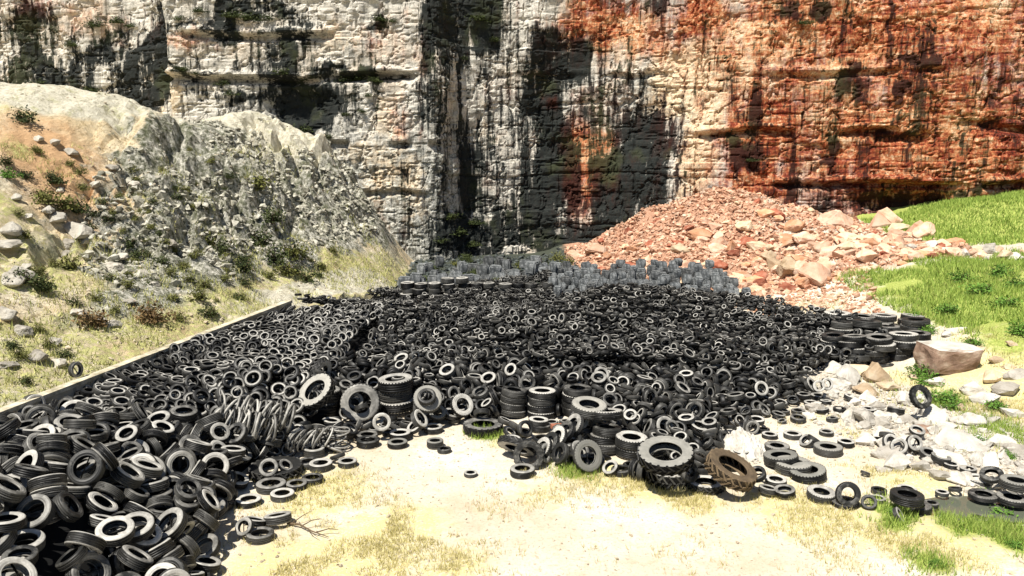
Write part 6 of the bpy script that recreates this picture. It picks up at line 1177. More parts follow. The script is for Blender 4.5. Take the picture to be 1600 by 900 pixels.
def tread_mesh(kind, m, seed=0):
    R, ri, w = DIM[kind]; f = (lambda r: ri + (R - ri) * r); segs = 44 if kind == 'car' else 52
    inner = [(ri * 1.03, .33), (f(.45), .42), (f(.80), .42), (f(.90), .34), (f(.90), -.34), (f(.80), -.42), (f(.45), -.42), (ri * 1.03, -.33)]
    if kind == 'tractor':
        out = [(f(.86), -.47), (f(.90), -.42), (f(.915), -.2), (f(.92), 0), (f(.915), .2), (f(.90), .42), (f(.86), .47)]
    else:
        g = [-.27, -.10, .09, .26] if seed % 2 == 0 else [-.2, 0, .2]
        out = [(f(.97), -.40), (f(.995), -.36)]
        for q in g: out += [(R, q - .035), (f(.93), q - .025), (f(.93), q + .025), (R, q + .035)]
        out += [(f(.995), .36), (f(.97), .40)]
    V1, F1 = band([(r, z * w) for r, z in out], segs); V2, F2 = band([(r, z * w) for r, z in inner], segs)
    F1 = F1[:, ::-1] if False else F1
    V = [V1, V2]; F = [F1[:, ::-1], F2[:, ::-1]]; off = len(V1) + len(V2); mi = [np.zeros(len(F1), int), np.ones(len(F2), int)]
    if kind != 'car':
        nl = 20 if kind == 'tractor' else 34
        for side in (1, -1):
            for i in range(nl):
                a0 = 2 * math.pi * (i + (.5 if side < 0 else 0)) / nl
                if kind == 'tractor':
                    r0, r1, za, zb, sw, hw = f(.86), R * 1.0, -.02, .50, .26, .058
                else:
                    r0, r1, za, zb, sw, hw = f(.93), R * 1.012, .27, .46, .03, .055
                c = []
                for z, aa, rr in ((za, a0, r1), (zb, a0 - sw, f(.95) if kind == 'tractor' else f(.96))):
                    for h in (-hw, hw):
                        for r in (r0 if z == za else r0 - .03, rr):
                            hh = h * (1 if r == r0 else .72)
                            c.append((r * math.cos(aa + hh), r * math.sin(aa + hh), z * w * side))
                c = np.array(c)
                q = np.array([(0, 1, 3, 2), (4, 6, 7, 5), (0, 4, 5, 1), (2, 3, 7, 6), (1, 5, 7, 3), (0, 2, 6, 4)]) + off
                if side < 0: q = q[:, ::-1]
                V.append(c); F.append(q); off += 8; mi.append(np.zeros(6, int))
    me = mesh_np('tread', np.concatenate(V), np.concatenate(F), [m, M['liner']], True, np.concatenate(mi))
    sm = np.ones(len(me.polygons), bool); n0 = len(F1) + len(F2); sm[n0:] = False
    if kind == 'car': pass
    me.polygons.foreach_set('use_smooth', sm); return me
def proto(kind, mside, mtread, seed=0):
    return (tread_mesh(kind, mtread, seed), sidewall_mesh(kind, 1, mside), sidewall_mesh(kind, -1, mside))
PROTO = {}
for kind in ('car', 'truck', 'tractor'):
    for fin, ms, mt in (('dusty', M['side'], M['tread']), ('pale', M['pale'], M['tread']), ('brown', M['brown'], M['brown'])):
        for sd in (0, 1): PROTO[kind, fin, sd] = proto(kind, ms, mt, sd)
NAME = {'car': 'car_tyre', 'truck': 'truck_tyre', 'tractor': 'tractor_tyre'}; CAT = {'car': 'car tyre', 'truck': 'truck tyre', 'tractor': 'tractor tyre'}
def axis_rot(az, el, spin):
    v = Vector((math.cos(el) * math.cos(az), math.cos(el) * math.sin(az), math.sin(el)))
    return (Vector((0, 0, 1)).rotation_difference(v) @ Quaternion((0, 0, 1), spin)).to_euler()
MASTER = {}
def tyre(kind, fin, loc, az, el, sc, wmul, label, group):
    """one tyre: an Empty with tread and two sidewalls"""
    sd = random.randint(0, 1); key = (kind, fin, sd)
    root = bpy.data.objects.new(NAME[kind], None); COL.objects.link(root); root.empty_display_size = .2
    root.location = loc; root.rotation_euler = axis_rot(az, el, random.uniform(0, 6.283)); root.scale = (sc * random.uniform(.94, 1.05), sc * random.uniform(.96, 1.03), sc * wmul * random.uniform(.88, 1.1))
    prop(root, label, CAT[kind], group)
    if key not in MASTER:
        MASTER[key] = [link(nm, me, root) for nm, me in zip(('tread', 'sidewall', 'sidewall'), PROTO[key])]
    else:
        for src in MASTER[key]:
            c = src.copy(); COL.objects.link(c); c.parent = root
    return root
for kind, x, y, z, az, el, sc, wm, label, group in SPECIAL:
    fin = 'pale' if 'biggest lug tyre, lying' in label else 'brown' if 'mud-brown lug tyre lying' in label else ('pale' if ('pale' in label.split(',')[0].split(' beside')[0].split(' in ')[0].split(' under')[0].split(' behind')[0].split(' left')[0].split(' right')[0].split(' above')[0]) else 'dusty')
    tyre(kind, fin, (x, y, z), R_(az), R_(el), sc, wm, label, group or ('tyres lying on the open ground' if z < .3 else 'single tyres at the edge of the heap'))

heap = np.array(HEAP, float).reshape(-1, 7)
heap = [(x / 100, y / 100, z / 100, R_(a), R_(e), t / 100, int(q)) for x, y, z, a, e, t, q in heap]
def where(x, y, q):
    if q == 0:
        if x < -9.4: return 'in the front left heap toward the wall', 'front left heap toward the wall'
        if y < 14.2: return 'in the front left heap nearest the camera', 'front left heap nearest the camera'
        if y > 17: return 'between front left heap and plateau', 'between the front left heap and the plateau'
        if x > -7: return 'in the front left heap along dry grass', 'front left heap along the dry grass'
        return 'in the middle of the front left heap', 'middle of the front left heap'
    if x < -.8: return 'in the heap behind the pale lug tyres', 'heap behind the big pale lug tyres'
    if x < 3.6 and y < 24.5: return 'in the heap behind the three truck stacks', 'heap behind the three truck tyre stacks'
    if x >= 3.6 and y < 22: return 'on the slope behind the biggest lug tyre', 'heap behind the biggest lug tyre'
    if x > 7: return 'on the slope beside the white boulders', 'heap beside the white boulders'
    return 'on the middle slope of the heap', 'middle slope of the heap'
n_car = sum(1 for r in SPECIAL if r[0] == 'car'); n_ind = 300 - n_car
for x, y, z, az, el, s, q in heap[:n_ind]:
    wh, gr = where(x, y, q); d = math.degrees(el)
    if d > 66: pose = 'lying flat'
    elif d > 33: pose = 'tilted, hole facing camera' if math.sin(az) < -.3 else ('tilted away from camera' if math.sin(az) > .4 else 'tilted sideways')
    else: pose = 'upright, hole facing camera' if abs(math.sin(az)) > .72 else 'upright, tread facing camera'
    tyre('car', 'dusty', (x, y, z), az, el, s, 1, f'black car tyre {pose} {wh}', 'tyres of the ' + gr + ', ' + pose)
# the rest of the heap, one mass
rest = [h[:6] for h in heap[n_ind:]]
for (x, y, z, ax_, ay_, az_, t), q in flat_fields(heap_z):
    rest.append((x, y, z, math.atan2(ay_, ax_), math.asin(min(1, az_)), t))
rest = np.array(rest)
pr = [(1, .33), (1, -.33), (.84, -.49), (.70, -.5), (.62, -.42), (.92, -.3), (.92, .3), (.62, .42), (.70, .5), (.84, .49), (1, .33)]
tv, tf = band([(r * .31, z * .19) for r, z in pr], 16); tf = tf[:, ::-1]
tm = np.tile(np.array([0, 0, 1, 1, 0, 0, 0, 1, 1, 0]), 16)
ax = np.stack([np.cos(rest[:, 4]) * np.cos(rest[:, 3]), np.cos(rest[:, 4]) * np.sin(rest[:, 3]), np.sin(rest[:, 4])], 1)
Mx = rot_to(ax, RNG.rand(len(rest)) * 6.28) * rest[:, 5][:, None, None] * RNG.uniform(.86, 1.1, (len(rest), 1, 3))
heap_parts = [merged('t', tv, tf, Mx, rest[:, :3], None, True, tm)]
cx = np.arange(-14.5, 16, .3); cy = np.arange(10, 43, .3); X, Y = np.meshgrid(cx, cy)
H = heap_z(X, Y); Hc = H - np.where(Y < 20, .85, np.where(Y < 25.5, .55, np.where((X > 10.8) & (Y < 31), .75, np.where(Y > 36.5, .3, .6)))) + .10 * (fbm(X * 1.5, Y * 1.5, 0, 2, 50) - .5)
idx = np.arange(X.size).reshape(X.shape); F = np.stack([idx[:-1, :-1], idx[:-1, 1:], idx[1:, 1:], idx[1:, :-1]], -1).reshape(-1, 4); F = F[(Hc.ravel()[F] > .0).any(1)]
heap_parts.append((np.stack([X, Y, Hc], -1).reshape(-1, 3), F, np.full(len(F), 2), {'rnd': np.zeros(X.size)}))
prop(link('tyre_heap', join_arrays('tyre_heap', heap_parts, [M['tread_heap'], M['side_heap'], M['core']])), 'mass of black waste tyres covering the quarry floor', 'tyre heap', kind='stuff')

# thin rubber hoops: fanned rows and a loose coil
tvh, tfh = band([(.29 + .022 * math.cos(t), .03 * math.sin(t)) for t in np.linspace(0, 2 * math.pi, 7)], 26)
hoop_me = mesh_np('thin_hoop', tvh, tfh, [M['side']])
def hoop(loc, az, el, sc, label, group):
    o = link('rubber_hoop', hoop_me); o.location = loc; o.rotation_euler = axis_rot(az, el, 0); o.scale = (sc,) * 3
    prop(o, label, 'rubber hoop', group)
def fan(p0, p1, n, z0, z1, az, label, group, sc=1.0, el=(5, 35)):
    for i in range(n):
        t = i / (n - 1); w = random.uniform(-.05, .05)
        hoop((p0[0] + (p1[0] - p0[0]) * t + w, p0[1] + (p1[1] - p0[1]) * t + w, z0 + (z1 - z0) * t + random.uniform(-.04, .08)), R_(az + random.uniform(-22, 22)), R_(random.uniform(*el)), sc * random.uniform(.85, 1.1), label, group)
fan((-7.2, 19.2), (-5.6, 19.5), 26, 1.35, 1.0, 190, 'thin dark hoop fanned upright on the black plateau edge', 'hoops fanned on the plateau edge', 1.15)
fan((-7.0, 18.9), (-5.9, 19.0), 18, 1.1, .85, 200, 'thin dark hoop fanned upright in the row below the plateau edge', 'hoops fanned below the plateau edge', 1.05)
fan((-5.6, 19.4), (-4.75, 19.75), 16, .42, .38, 170, 'thin hoop standing in the spiky row at the sand edge', 'hoops in the spiky row at the sand', .95)
for i in range(10):
    hoop((-4.62 + random.uniform(-.2, .2), 20.0 + random.uniform(-.15, .15), .06 + .05 * i), R_(random.uniform(0, 360)), R_(random.uniform(62, 85)), random.uniform(.75, 1.25), 'thin hoop in the loose coil lying on the sand edge', 'hoops in the loose coil on the sand')

# ------------------------------------------------------------------ rocks
def rock_data(seed, n=16, flat=.75, detail=2, round_=.35):
    rs = np.random.RandomState(seed); bm = bmesh.new()
    p = rs.normal(size=(n, 3)); p /= np.linalg.norm(p, axis=1, keepdims=True); p *= rs.uniform(.8, 1.05, (n, 1)) * np.array([1, .8, flat])
    for v in p: bm.verts.new(v)
    r = bmesh.ops.convex_hull(bm, input=bm.verts)
    for v in [v for v in bm.verts if not v.link_faces]: bm.verts.remove(v)
    if detail:
        bmesh.ops.bevel(bm, geom=list(bm.edges), offset=.07, segments=1, affect='EDGES', profile=.5, clamp_overlap=True)
        bmesh.ops.triangulate(bm, faces=bm.faces)
        bmesh.ops.subdivide_edges(bm, edges=list(bm.edges), cuts=detail, use_grid_fill=True)
        bmesh.ops.triangulate(bm, faces=bm.faces)
    V = np.array([v.co[:] for v in bm.verts]); bm.verts.index_update(); F = np.array([[v.index for v in f.verts] for f in bm.faces if len(f.verts) == 3])
    bm.free()
    if detail:
        d = (fbm(V[:, 0] * 2.2 + seed * 9.1, V[:, 1] * 2.2, V[:, 2] * 2.2, 5, seed, .6) - .5)
        V = V * (1 + .55 * d[:, None])
    V[:, 2] -= V[:, 2].min()
    V[:, :2] /= max(np.ptp(V[:, 0]), np.ptp(V[:, 1])); V[:, 2] /= np.ptp(V[:, 0]) if False else 1.9
    return V, F
ROCKS = [rock_data(100 + i, 15 + i % 5, .55 + .08 * (i % 4)) for i in range(9)]
_rock_me = {}
def rock_me(i, m):
    k = (i, m)
    if k not in _rock_me: _rock_me[k] = mesh_np('rock', *ROCKS[i], [M[m]], False)
    return _rock_me[k]
def rock(name, x, y, z, size, m, label, cat, group=None, hz=1.0, i=None, az=None, tilt=.0):
    i = random.randrange(9) if i is None else i
    o = link(name, rock_me(i, m)); s = size
    o.location = (x, y, z - .16 * s); o.scale = (s, s * random.uniform(.8, 1.1), s * hz * random.uniform(.9, 1.15)); o.rotation_euler = (random.uniform(-.25, .25) + tilt, random.uniform(-.25, .25), random.uniform(0, 6.28) if az is None else az)
    prop(o, label, cat, group); return o
WM = {'w': 'white_rock', 'c': 'cream_rock', 'r': 'brown_shade_rock', 'b': 'white_rock'}
for x, y, z, s, lab, k in WHITE_BOULDERS:
    if k == 'b':
        bm = bmesh.new(); rs = np.random.RandomState(8)
        for i in range(30):
            q = rs.uniform(-.5, .5, 3); k = rs.randint(3); q[k] = .5 * (1 if rs.rand() > .5 else -1); q = q * (1 - .10 * rs.rand()); q[2] = min(q[2], .44 - .10 * q[0]); bm.verts.new(q)
        for cx_ in (-.47, .47):
            for cy_ in (-.45, .45):
                for cz_ in (-.5, .40): bm.verts.new((cx_ + rs.uniform(-.08, .05), cy_ + rs.uniform(-.08, .08), cz_ - .10 * cx_))
        bmesh.ops.convex_hull(bm, input=bm.verts)
        for v in [v for v in bm.verts if not v.link_faces]: bm.verts.remove(v)
        bmesh.ops.triangulate(bm, faces=bm.faces); bmesh.ops.subdivide_edges(bm, edges=list(bm.edges), cuts=5, use_grid_fill=True); bmesh.ops.triangulate(bm, faces=bm.faces)
        for v in bm.verts: v.co *= 1 + .28 * (float(fbm(v.co.x * 2.6, v.co.y * 2.6, v.co.z * 2.6, 4, 4)) - .5)
        me = bpy.data.meshes.new('flat_topped_block'); bm.to_mesh(me); bm.free(); me.materials.append(M['white_rock']); me.materials.append(M['brown_shade_rock'])
        for p in me.polygons: p.material_index = 0 if p.normal.z > .55 or p.normal.x > .8 else 1  # lit top and right end white, shaded sides painted brown
        o = link('boulder', me); o.location = (x - .1, y + .5, z + .42); o.scale = (s * .98, s * .75, .95); o.rotation_euler = (.05, -.03, .12); prop(o, lab, 'boulder'); continue
    rock('boulder', x, y, z, s * 1.05, WM[k], lab or ('cream boulder among grass and white stones right of the heap' if k == 'c' else 'white boulder in the rock band right of the sand'), 'boulder', 'cream boulders at the right' if k == 'c' else 'white boulders of the rock band', 1.15 if 'tall' in lab else .88)
def filler(n, x0, x1, y0, y1, cond, smin, smax, m, name, label, cat, group, zf, power=2.2):
    c = 0; t = 0
    while c < n and t < n * 60:
        t += 1; x, y = random.uniform(x0, x1), random.uniform(y0, y1)
        if not cond(x, y): continue
        s = smin + (smax - smin) * random.random() ** power
        mm = m() if callable(m) else m
        lb = label(mm) if callable(label) else label
        rock(name, x, y, float(zf(x, y)), s, mm, lb, cat, group(mm) if callable(group) else group); c += 1
rockband = lambda x, y: 9.0 + .0 * y < x + .42 * (y - 21) and x + .42 * (y - 21) < 13.6 and random.random() < (1.0 if x + .42 * (y - 21) < 12.6 else .4)
filler(190, 7.5, 16, 16.8, 27.3, lambda x, y: rockband(x, y) and float(dist_edge(x, y)) < -.3 and not (x < 9 and y < 20), .18, .62, 'white_rock', 'white_stone', 'small white stone in the rock band right of the sand', 'stone', 'small white stones of the rock band', ground_z)
RN = {'pink_rock': 'pale pink', 'cream_rock': 'cream', 'orange_rock': 'orange', 'red_rock': 'deep red'}
KM = {'p': 'pink_rock', 'r': 'red_rock', 'o': 'orange_rock'}
for x, y, z, s, lab, k in RUBBLE_BOULDERS:
    rock('rubble_boulder', x, y, z, s * 1.1, KM[k], lab or f'mid sized {RN[KM[k]]} boulder in the rubble under the red cliff', 'boulder', f'mid sized {RN[KM[k]]} rubble boulders', .9)
def in_scree(x, y): return (y > 42.6 - .06 * x + .25 * (x - 12) * (x > 12) * .3 and y < 58.5 and x > 3.4 + (55.5 - y) * .52 * (y > 47) + 3.2 * (y < 47) * 0 and x > 4.0 + max(0, (55.5 - y)) * .42 and x < 25.5 - (y < 44) * 3)
filler(130, 3, 25, 42, 50.5, in_scree, .55, 1.45, lambda: random.choices(['pink_rock', 'cream_rock', 'orange_rock', 'red_rock'], [6, 4, 2, 1])[0], 'rubble_boulder', lambda mm: f'large {RN[mm]} block at the foot of the rubble fan', 'boulder', lambda mm: f'large {RN[mm]} blocks at the rubble foot', ground_z, 1.8)
filler(26, 12, 25, 43, 54, in_scree, 1.1, 2.0, lambda: random.choices(['pink_rock', 'cream_rock', 'orange_rock'], [5, 4, 2])[0], 'rubble_boulder', lambda mm: f'huge {RN[mm]} block on the right side of the rubble fan', 'boulder', lambda mm: f'huge {RN[mm]} rubble blocks', ground_z, 1.6)
filler(190, 3, 25, 42, 58.5, in_scree, .3, .8, lambda: random.choices(['pink_rock', 'cream_rock', 'orange_rock', 'red_rock'], [5, 3, 2, 2])[0], 'rubble_stone', lambda mm: f'{RN[mm]} stone in the rubble fan below the red cliff', 'stone', lambda mm: f'{RN[mm]} stones of the rubble fan', ground_z, 2.0)
for x, y, z, s in ROW_STONES:
    rock('row_stone', x, y, z, s * 1.25, random.choice(['cream_rock', 'pink_rock', 'white_rock']), 'pale stone in the row between green mound and grassy bank', 'stone', 'stones between the mound and the bank')
for x, y, z, s, lab in HILL_ROCKS:
    rock('hill_rock', x, y, z, s * 1.15, 'hill_rock', lab or 'pale grey rock jutting from the left hillside', 'rock', 'pale rocks on the left hillside', .8, az=random.uniform(-.9, -.3), tilt=.1)
# small stones: nobody could count them
SM = [rock_data(300 + i, 9, .7, 0) for i in range(4)]
def pebbles(name, pts, sizes, m, label):
    parts = []
    for i, (tv, tf) in enumerate(SM):
        k = np.arange(len(pts)) % 4 == i; P = pts[k]; s = sizes[k]
        Mr = rot_to(np.c_[RNG.normal(0, .5, (len(P), 2)), np.ones(len(P))], RNG.rand(len(P)) * 6.28) * (s[:, None, None] * RNG.uniform(.7, 1.15, (len(P), 1, 3)))
        parts.append(merged('p', tv, tf, Mr, P - np.array([0, 0, 1]) * (s * .15)[:, None], None, False))
    prop(link(name, join_arrays(name, parts, [M[m]], False)), label, 'stones', kind='stuff')
def scatter(n, x0, x1, y0, y1, cond, zf):
    x = RNG.uniform(x0, x1, n); y = RNG.uniform(y0, y1, n); k = cond(x, y); x, y = x[k], y[k]
    return np.stack([x, y, zf(x, y)], 1)
P = scatter(36000, 3, 26, 41, 60, lambda x, y: (x > 4 + np.maximum(0, 55.5 - y) * .40) & (ground_z(x, y, False) < 5.2) & (x < 26 - .5 * np.maximum(0, 46 - y)) & ~((x > 24) & (y > 45)) & (y > 41.8 + .06 * (x - 12)), ground_z)
pebbles('scree', P, .07 + .42 * RNG.rand(len(P)) ** 3, 'scree', 'loose red and cream scree of small stones under the cliff')
P = scatter(9000, 4.5, 17, 16, 28, lambda x, y: ((x + .42 * (y - 21) > 8.8) & (x + .42 * (y - 21) < 13.8) & (dist_edge(x, y) < -.1)) | (np.hypot((x - 5.9) / .8, (y - 20.2) / 1.25) < 1), ground_z)
pebbles('gravel', P, .04 + .13 * RNG.rand(len(P)) ** 2, 'gravel', 'white gravel and rubble bits between the boulders')
P = scatter(7000, -6, 15, 11, 24, lambda x, y: dist_edge(x, y) < -.1, ground_z)
pebbles('sand_pebbles', P, .02 + .07 * RNG.rand(len(P)) ** 3, 'pebble', 'small pebbles strewn over the pale sand')
P = scatter(9000, -26, -6, 13, 54, lambda x, y: (x < wall_x(y) - .2) & (fbm(x * .5, y * .5, 0, 3, 91) > .5), hill_z)
pebbles('hill_stones', P,   .04 + .15 * RNG.rand(len(P)) ** 3, 'pebble', 'loose pale stones strewn over the left hillside')
P = scatter(5200, 11, 20.5, 31, 44, lambda x, y: (dist_edge(x, y) < -.1) & (x < 15.2 + .32 * (y - 31)), ground_z)
pebbles('pale_scree', P, .05 + .34 * RNG.rand(len(P)) ** 3, 'scree', 'pale loose scree between the tyre heap and the grassy bank')
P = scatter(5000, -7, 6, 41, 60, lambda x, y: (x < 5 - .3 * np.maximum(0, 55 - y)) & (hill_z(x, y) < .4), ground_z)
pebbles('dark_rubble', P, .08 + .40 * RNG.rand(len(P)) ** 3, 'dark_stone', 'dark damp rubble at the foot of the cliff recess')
P = scatter(26000, -21, -6, 28, 55, lambda x, y: (x < wall_x(y) - .3) & (hill_z(x, y, False) > 2.3 + .8 * fbm(x, y, 0, 2, 98)) & (x > -18.5 - .25 * (y - 40) + 3 * (fbm(x * .4, y * .4, 0, 3, 97) - .5)) & (fbm(x * .5, y * .5, 0, 3, 96) > .40 + .012 * np.maximum(hill_z(x, y, False) - 5, 0) ** 2), hill_z)
pebbles('crag_stones', P, .06 + .40 * RNG.rand(len(P)) ** 3.2, 'crag', 'broken grey stones covering the craggy face of the left hill')
# chalky white rubble patch
a = np.linspace(-1, 1, 60); X, Y = np.meshgrid(a, a); rr = np.hypot(X, Y)
Zp = .42 * np.clip(1 - rr ** 1.6, -.3, 1) + .14 * (fbm(X * 4, Y * 4, 0, 4, 71) - .5)
Zp += .16 * (fbm(X * 9, Y * 9, 0, 3, 72) - .5)
o = link('chalk_heap', grid_mesh('chalk_heap', X * .7, Y * 1.1, Zp, [M['white_rock']], None, None, False)); o.location = (5.95, 20.3, 0); prop(o, 'small heap of white chalky rubble at the right foot of the tyre slope', 'rubble heap')

# grey-blue blocks stacked at the back
def block_me(seed, m):
    rs = np.random.RandomState(seed); bm = bmesh.new(); bmesh.ops.create_cube(bm, size=1)
    for v in bm.verts: v.co += Vector(rs.uniform(-.10, .10, 3))
    bmesh.ops.bevel(bm, geom=list(bm.edges), offset=.13, segments=2, affect='EDGES'); bmesh.ops.triangulate(bm, faces=bm.faces); bmesh.ops.subdivide_edges(bm, edges=list(bm.edges), cuts=1, use_grid_fill=True)
    for v in bm.verts: v.co *= 1 + .22 * (float(fbm(v.co.x * 3 + seed, v.co.y * 3, v.co.z * 3, 3, seed)) - .5)
    me = bpy.data.meshes.new('block'); bm.to_mesh(me); bm.free(); me.materials.append(M[m]); return me
BL = [block_me(i, 'blue_block') for i in range(6)]
def block(x, y, z, label, group, s=.41):
    o = link('stone_block', random.choice(BL)); o.location = (x, y, z); o.scale = (s * random.uniform(.75, 1.15), s * .85, s * random.uniform(.9, 1.25)); o.rotation_euler = (random.uniform(-.15, .15), random.uniform(-.15, .15), random.uniform(-.5, .5)); prop(o, label, 'block', group)
for r in range(6):
    for k in range(21):
        x = 2.1 + k * .45 + random.uniform(-.14, .14) + (r % 2) * .25; y = 36.1 + r * .95 + random.uniform(-.35, .35) + .3 * math.sin(x)
        if x > 10.9 - .12 * (r): continue
        if random.random() < .10: continue
        if r >= 3: block(x + random.uniform(-.1, .1), y - .12, .86 + .14 * r, 'grey blue block under the rear rows between the tyres and the rubble', 'lower grey blue blocks behind the tyres', .46)
        block(x, y, 1.2 + .14 * r + random.uniform(-.12, .14), 'grey blue block in the rows between the tyres and the rubble', 'grey blue blocks in rows behind the tyres')
for k in range(70):
    x = random.uniform(-6, 4.2); y = random.uniform(43, 52); 
    block(x, y, .22 + random.choice([0, 0, 0, .4]) + .01 * (y - 44), 'grey blue block in the dark loose pile at the cliff foot', 'grey blue blocks at the cliff foot', .62)
for k, (x, y, z) in enumerate([(-4.9, 40.6, 1.25), (-3.6, 41.0, 1.2), (-2.3, 40.8, 1.2), (1.0, 40.4, 1.9), (.2, 41.2, 1.3), (-5.6, 41.2, 1.0)]):
    block(x, y, z, 'pale grey block standing behind the black wall of stacked tyres', 'pale blocks behind the wall of stacked tyres', .6)

# ------------------------------------------------------------------ concrete wall
ys = np.arange(8, 33.4, 1.2)
def wall_strip(name, x_off0, x_off1, z0, z1, m, parent):
    V = []; 
    for y in ys:
        xw = float(wall_x(y)); j = .02 * math.sin(y * 3)
        V += [(xw + x_off0, y, z0), (xw + x_off1, y, z0), (xw + x_off1 + j, y, z1 + j * .5), (xw + x_off0, y, z1)]
    F = []
    for i in range(len(ys) - 1):
        b0, b1 = i * 4, i * 4 + 4
        for k in range(4): F.append((b0 + k, b0 + (k + 1) % 4, b1 + (k + 1) % 4, b1 + k))
    n = len(V); F += [(0, 3, 2, 1), (n - 4, n - 3, n - 2, n - 1)]
    return link(name, mesh_np(name, np.array(V), np.array(F)[:, ::-1], [M[m]], False), parent)
wl = bpy.data.objects.new('concrete_wall', None); COL.objects.link(wl); prop(wl, 'low weathered concrete wall between the tyres and the left hillside', 'wall')
wall_strip('wall_body', -.10, .12, -.3, 1.42, 'concrete', wl); wall_strip('coping', -.14, .15, 1.423, 1.53, 'coping', wl)
# brick scrap and dry branch
def box(name, loc, size, rot, m, lab, cat):
    bm = bmesh.new(); bmesh.ops.create_cube(bm, size=1); bmesh.ops.bevel(bm, geom=list(bm.edges), offset=.05, segments=1, affect='EDGES'); me = bpy.data.meshes.new(name); bm.to_mesh(me); bm.free(); me.materials.append(M[m])
    o = link(name, me); o.location = loc; o.scale = size; o.rotation_euler = rot; prop(o, lab, cat); return o
box('brick_scrap', (1.22, 20.7, .36), (.34, .2, .12), (0, .05, .2), 'brick', 'reddish brick lying on the low truck tyre pile', 'brick')
def tube(path, r0, r1):
    V = []; F = []; n = len(path)
    for i, p in enumerate(path):
        r = r0 + (r1 - r0) * i / (n - 1)
        for k in range(5): V.append((p[0], p[1] + r * math.cos(k * 1.2566), p[2] + r * math.sin(k * 1.2566)))
    for i in range(n - 1):
        for k in range(5): F.append((i * 5 + k, i * 5 + (k + 1) % 5, i * 5 + 5 + (k + 1) % 5, i * 5 + 5 + k))
    return np.array(V), np.array(F)
br = bpy.data.objects.new('dry_branch', None); COL.objects.link(br); br.location = (-4.65, 15.6, .03); prop(br, 'dry brown branch lying on the sand beside a tipped car tyre', 'branch')
link('stem', mesh_np('stem', *tube([(0, 0, .02), (.3, -.15, .07), (.6, -.38, .04), (1.0, -.62, .03)], .03, .008), [M['wood']]), br)
for p in ([(.1, -.05, .04), (.3, .12, .14), (.45, .2, .2)], [(.35, -.2, .06), (.55, -.12, .15), (.75, -.12, .18)], [(.5, -.3, .05), (.6, -.52, .1), (.8, -.7, .07)], [(.7, -.44, .04), (.95, -.4, .1), (1.15, -.42, .09)]):
    link('twig', mesh_np('twig', *tube(p, .016, .005), [M['wood']]), br)

# ------------------------------------------------------------------ shrubs and grass
LEAF_V = np.array([(-.5, 0, 0), (0, -.28, .05), (.5, 0, 0), (0, .28, .05)]); LEAF_F = np.array([(0, 1, 2, 3)])
def foliage_me(seed, m, n=520, leaf=.10, up=.65):
    rs = np.random.RandomState(seed); cl = rs.normal(size=(14, 3)); cl /= np.linalg.norm(cl, axis=1, keepdims=True); cl[:, 2] = np.abs(cl[:, 2]); cl *= rs.uniform(.25, .72, (14, 1))
    c = cl[rs.randint(14, size=n)] + rs.normal(0, .17, (n, 3)); c[:, 2] = np.maximum(c[:, 2], .03); c *= np.array([.62, .62, up])
    ax = c + rs.normal(0, .5, (n, 3)) + np.array([0, 0, .3]); Mr = rot_to(ax, rs.rand(n) * 6.28) * (leaf * rs.uniform(.6, 1.4, n))[:, None, None]
    V, F, _, at = merged('f', LEAF_V, LEAF_F, Mr, c, None)
    at['rnd'] = np.repeat(np.clip(rs.rand(n) * .7 + .3 * c[:, 2], 0, 1) * .0 + rs.rand(n), 4)
    return mesh_np('foliage', V, F, [M[m]], False, None, at)
def stems_me(seed):
    rs = np.random.RandomState(seed); Vs = []; Fs = []; off = 0
    for k in range(5):
        a = rs.uniform(0, 6.28); V, F = tube([(0, 0, -.1), (.12 * math.cos(a), .12 * math.sin(a), .18), (.34 * math.cos(a), .34 * math.sin(a), .42)], .022, .008)
        Vs.append(V); Fs.append(F + off); off += len(V)
    return mesh_np('stem', np.concatenate(Vs), np.concatenate(Fs), [M['wood']])
FOL = {m: [foliage_me(i + 40, m) for i in range(3)] for m in ('leaf_dark', 'leaf_olive', 'leaf_brown', 'leaf_green')}; STEM = stems_me(3)
def shrub(name, x, y, z, s, m, label, group, cat='shrub', hz=1.0, parts=True):
    r = bpy.data.objects.new(name, None); COL.objects.link(r); r.location = (x, y, z); r.scale = (s, s, s * hz); r.rotation_euler = (0, 0, random.uniform(0, 6.28)); prop(r, label, cat, group)
    link('foliage', random.choice(FOL[m]), r)
    if parts: link('stem', STEM, r)
for x, y, z, s, lab in HILL_SHRUBS:
    m = 'leaf_brown' if 'brown' in lab else 'leaf_green' if 'green' in lab and 'grey' not in lab else 'leaf_dark' if 'dark' in lab else random.choice(['leaf_olive', 'leaf_olive', 'leaf_dark'])
    shrub('shrub', x, y, z, s * 1.15, m, lab or ('small dark shrub on the left hillside' if m == 'leaf_dark' else 'small olive shrub on the left hillside'), None if lab else ('small dark hillside shrubs' if m == 'leaf_dark' else 'small olive hillside shrubs'))
for k in range(75):
    y = random.uniform(21, 41); x = float(wall_x(y)) - random.uniform(.8, 9.5)
    z = float(hill_z(x, y))
    if z > 8.5: continue
    m = random.choice(['leaf_olive', 'leaf_olive', 'leaf_dark'])
    shrub('shrub', x, y, z, random.uniform(.28, .62), m, 'small dark shrub on the left hillside' if m == 'leaf_dark' else 'small olive shrub on the left hillside', 'small dark hillside shrubs' if m == 'leaf_dark' else 'small olive hillside shrubs')
for x, y, z, s, lab in WEEDS:
    shrub('weed_bush', x, y, z, s * 1.1, 'leaf_green', lab or 'bright green weed bush on the right bank', None if lab else 'green weed bushes on the right bank', 'weed', .8)
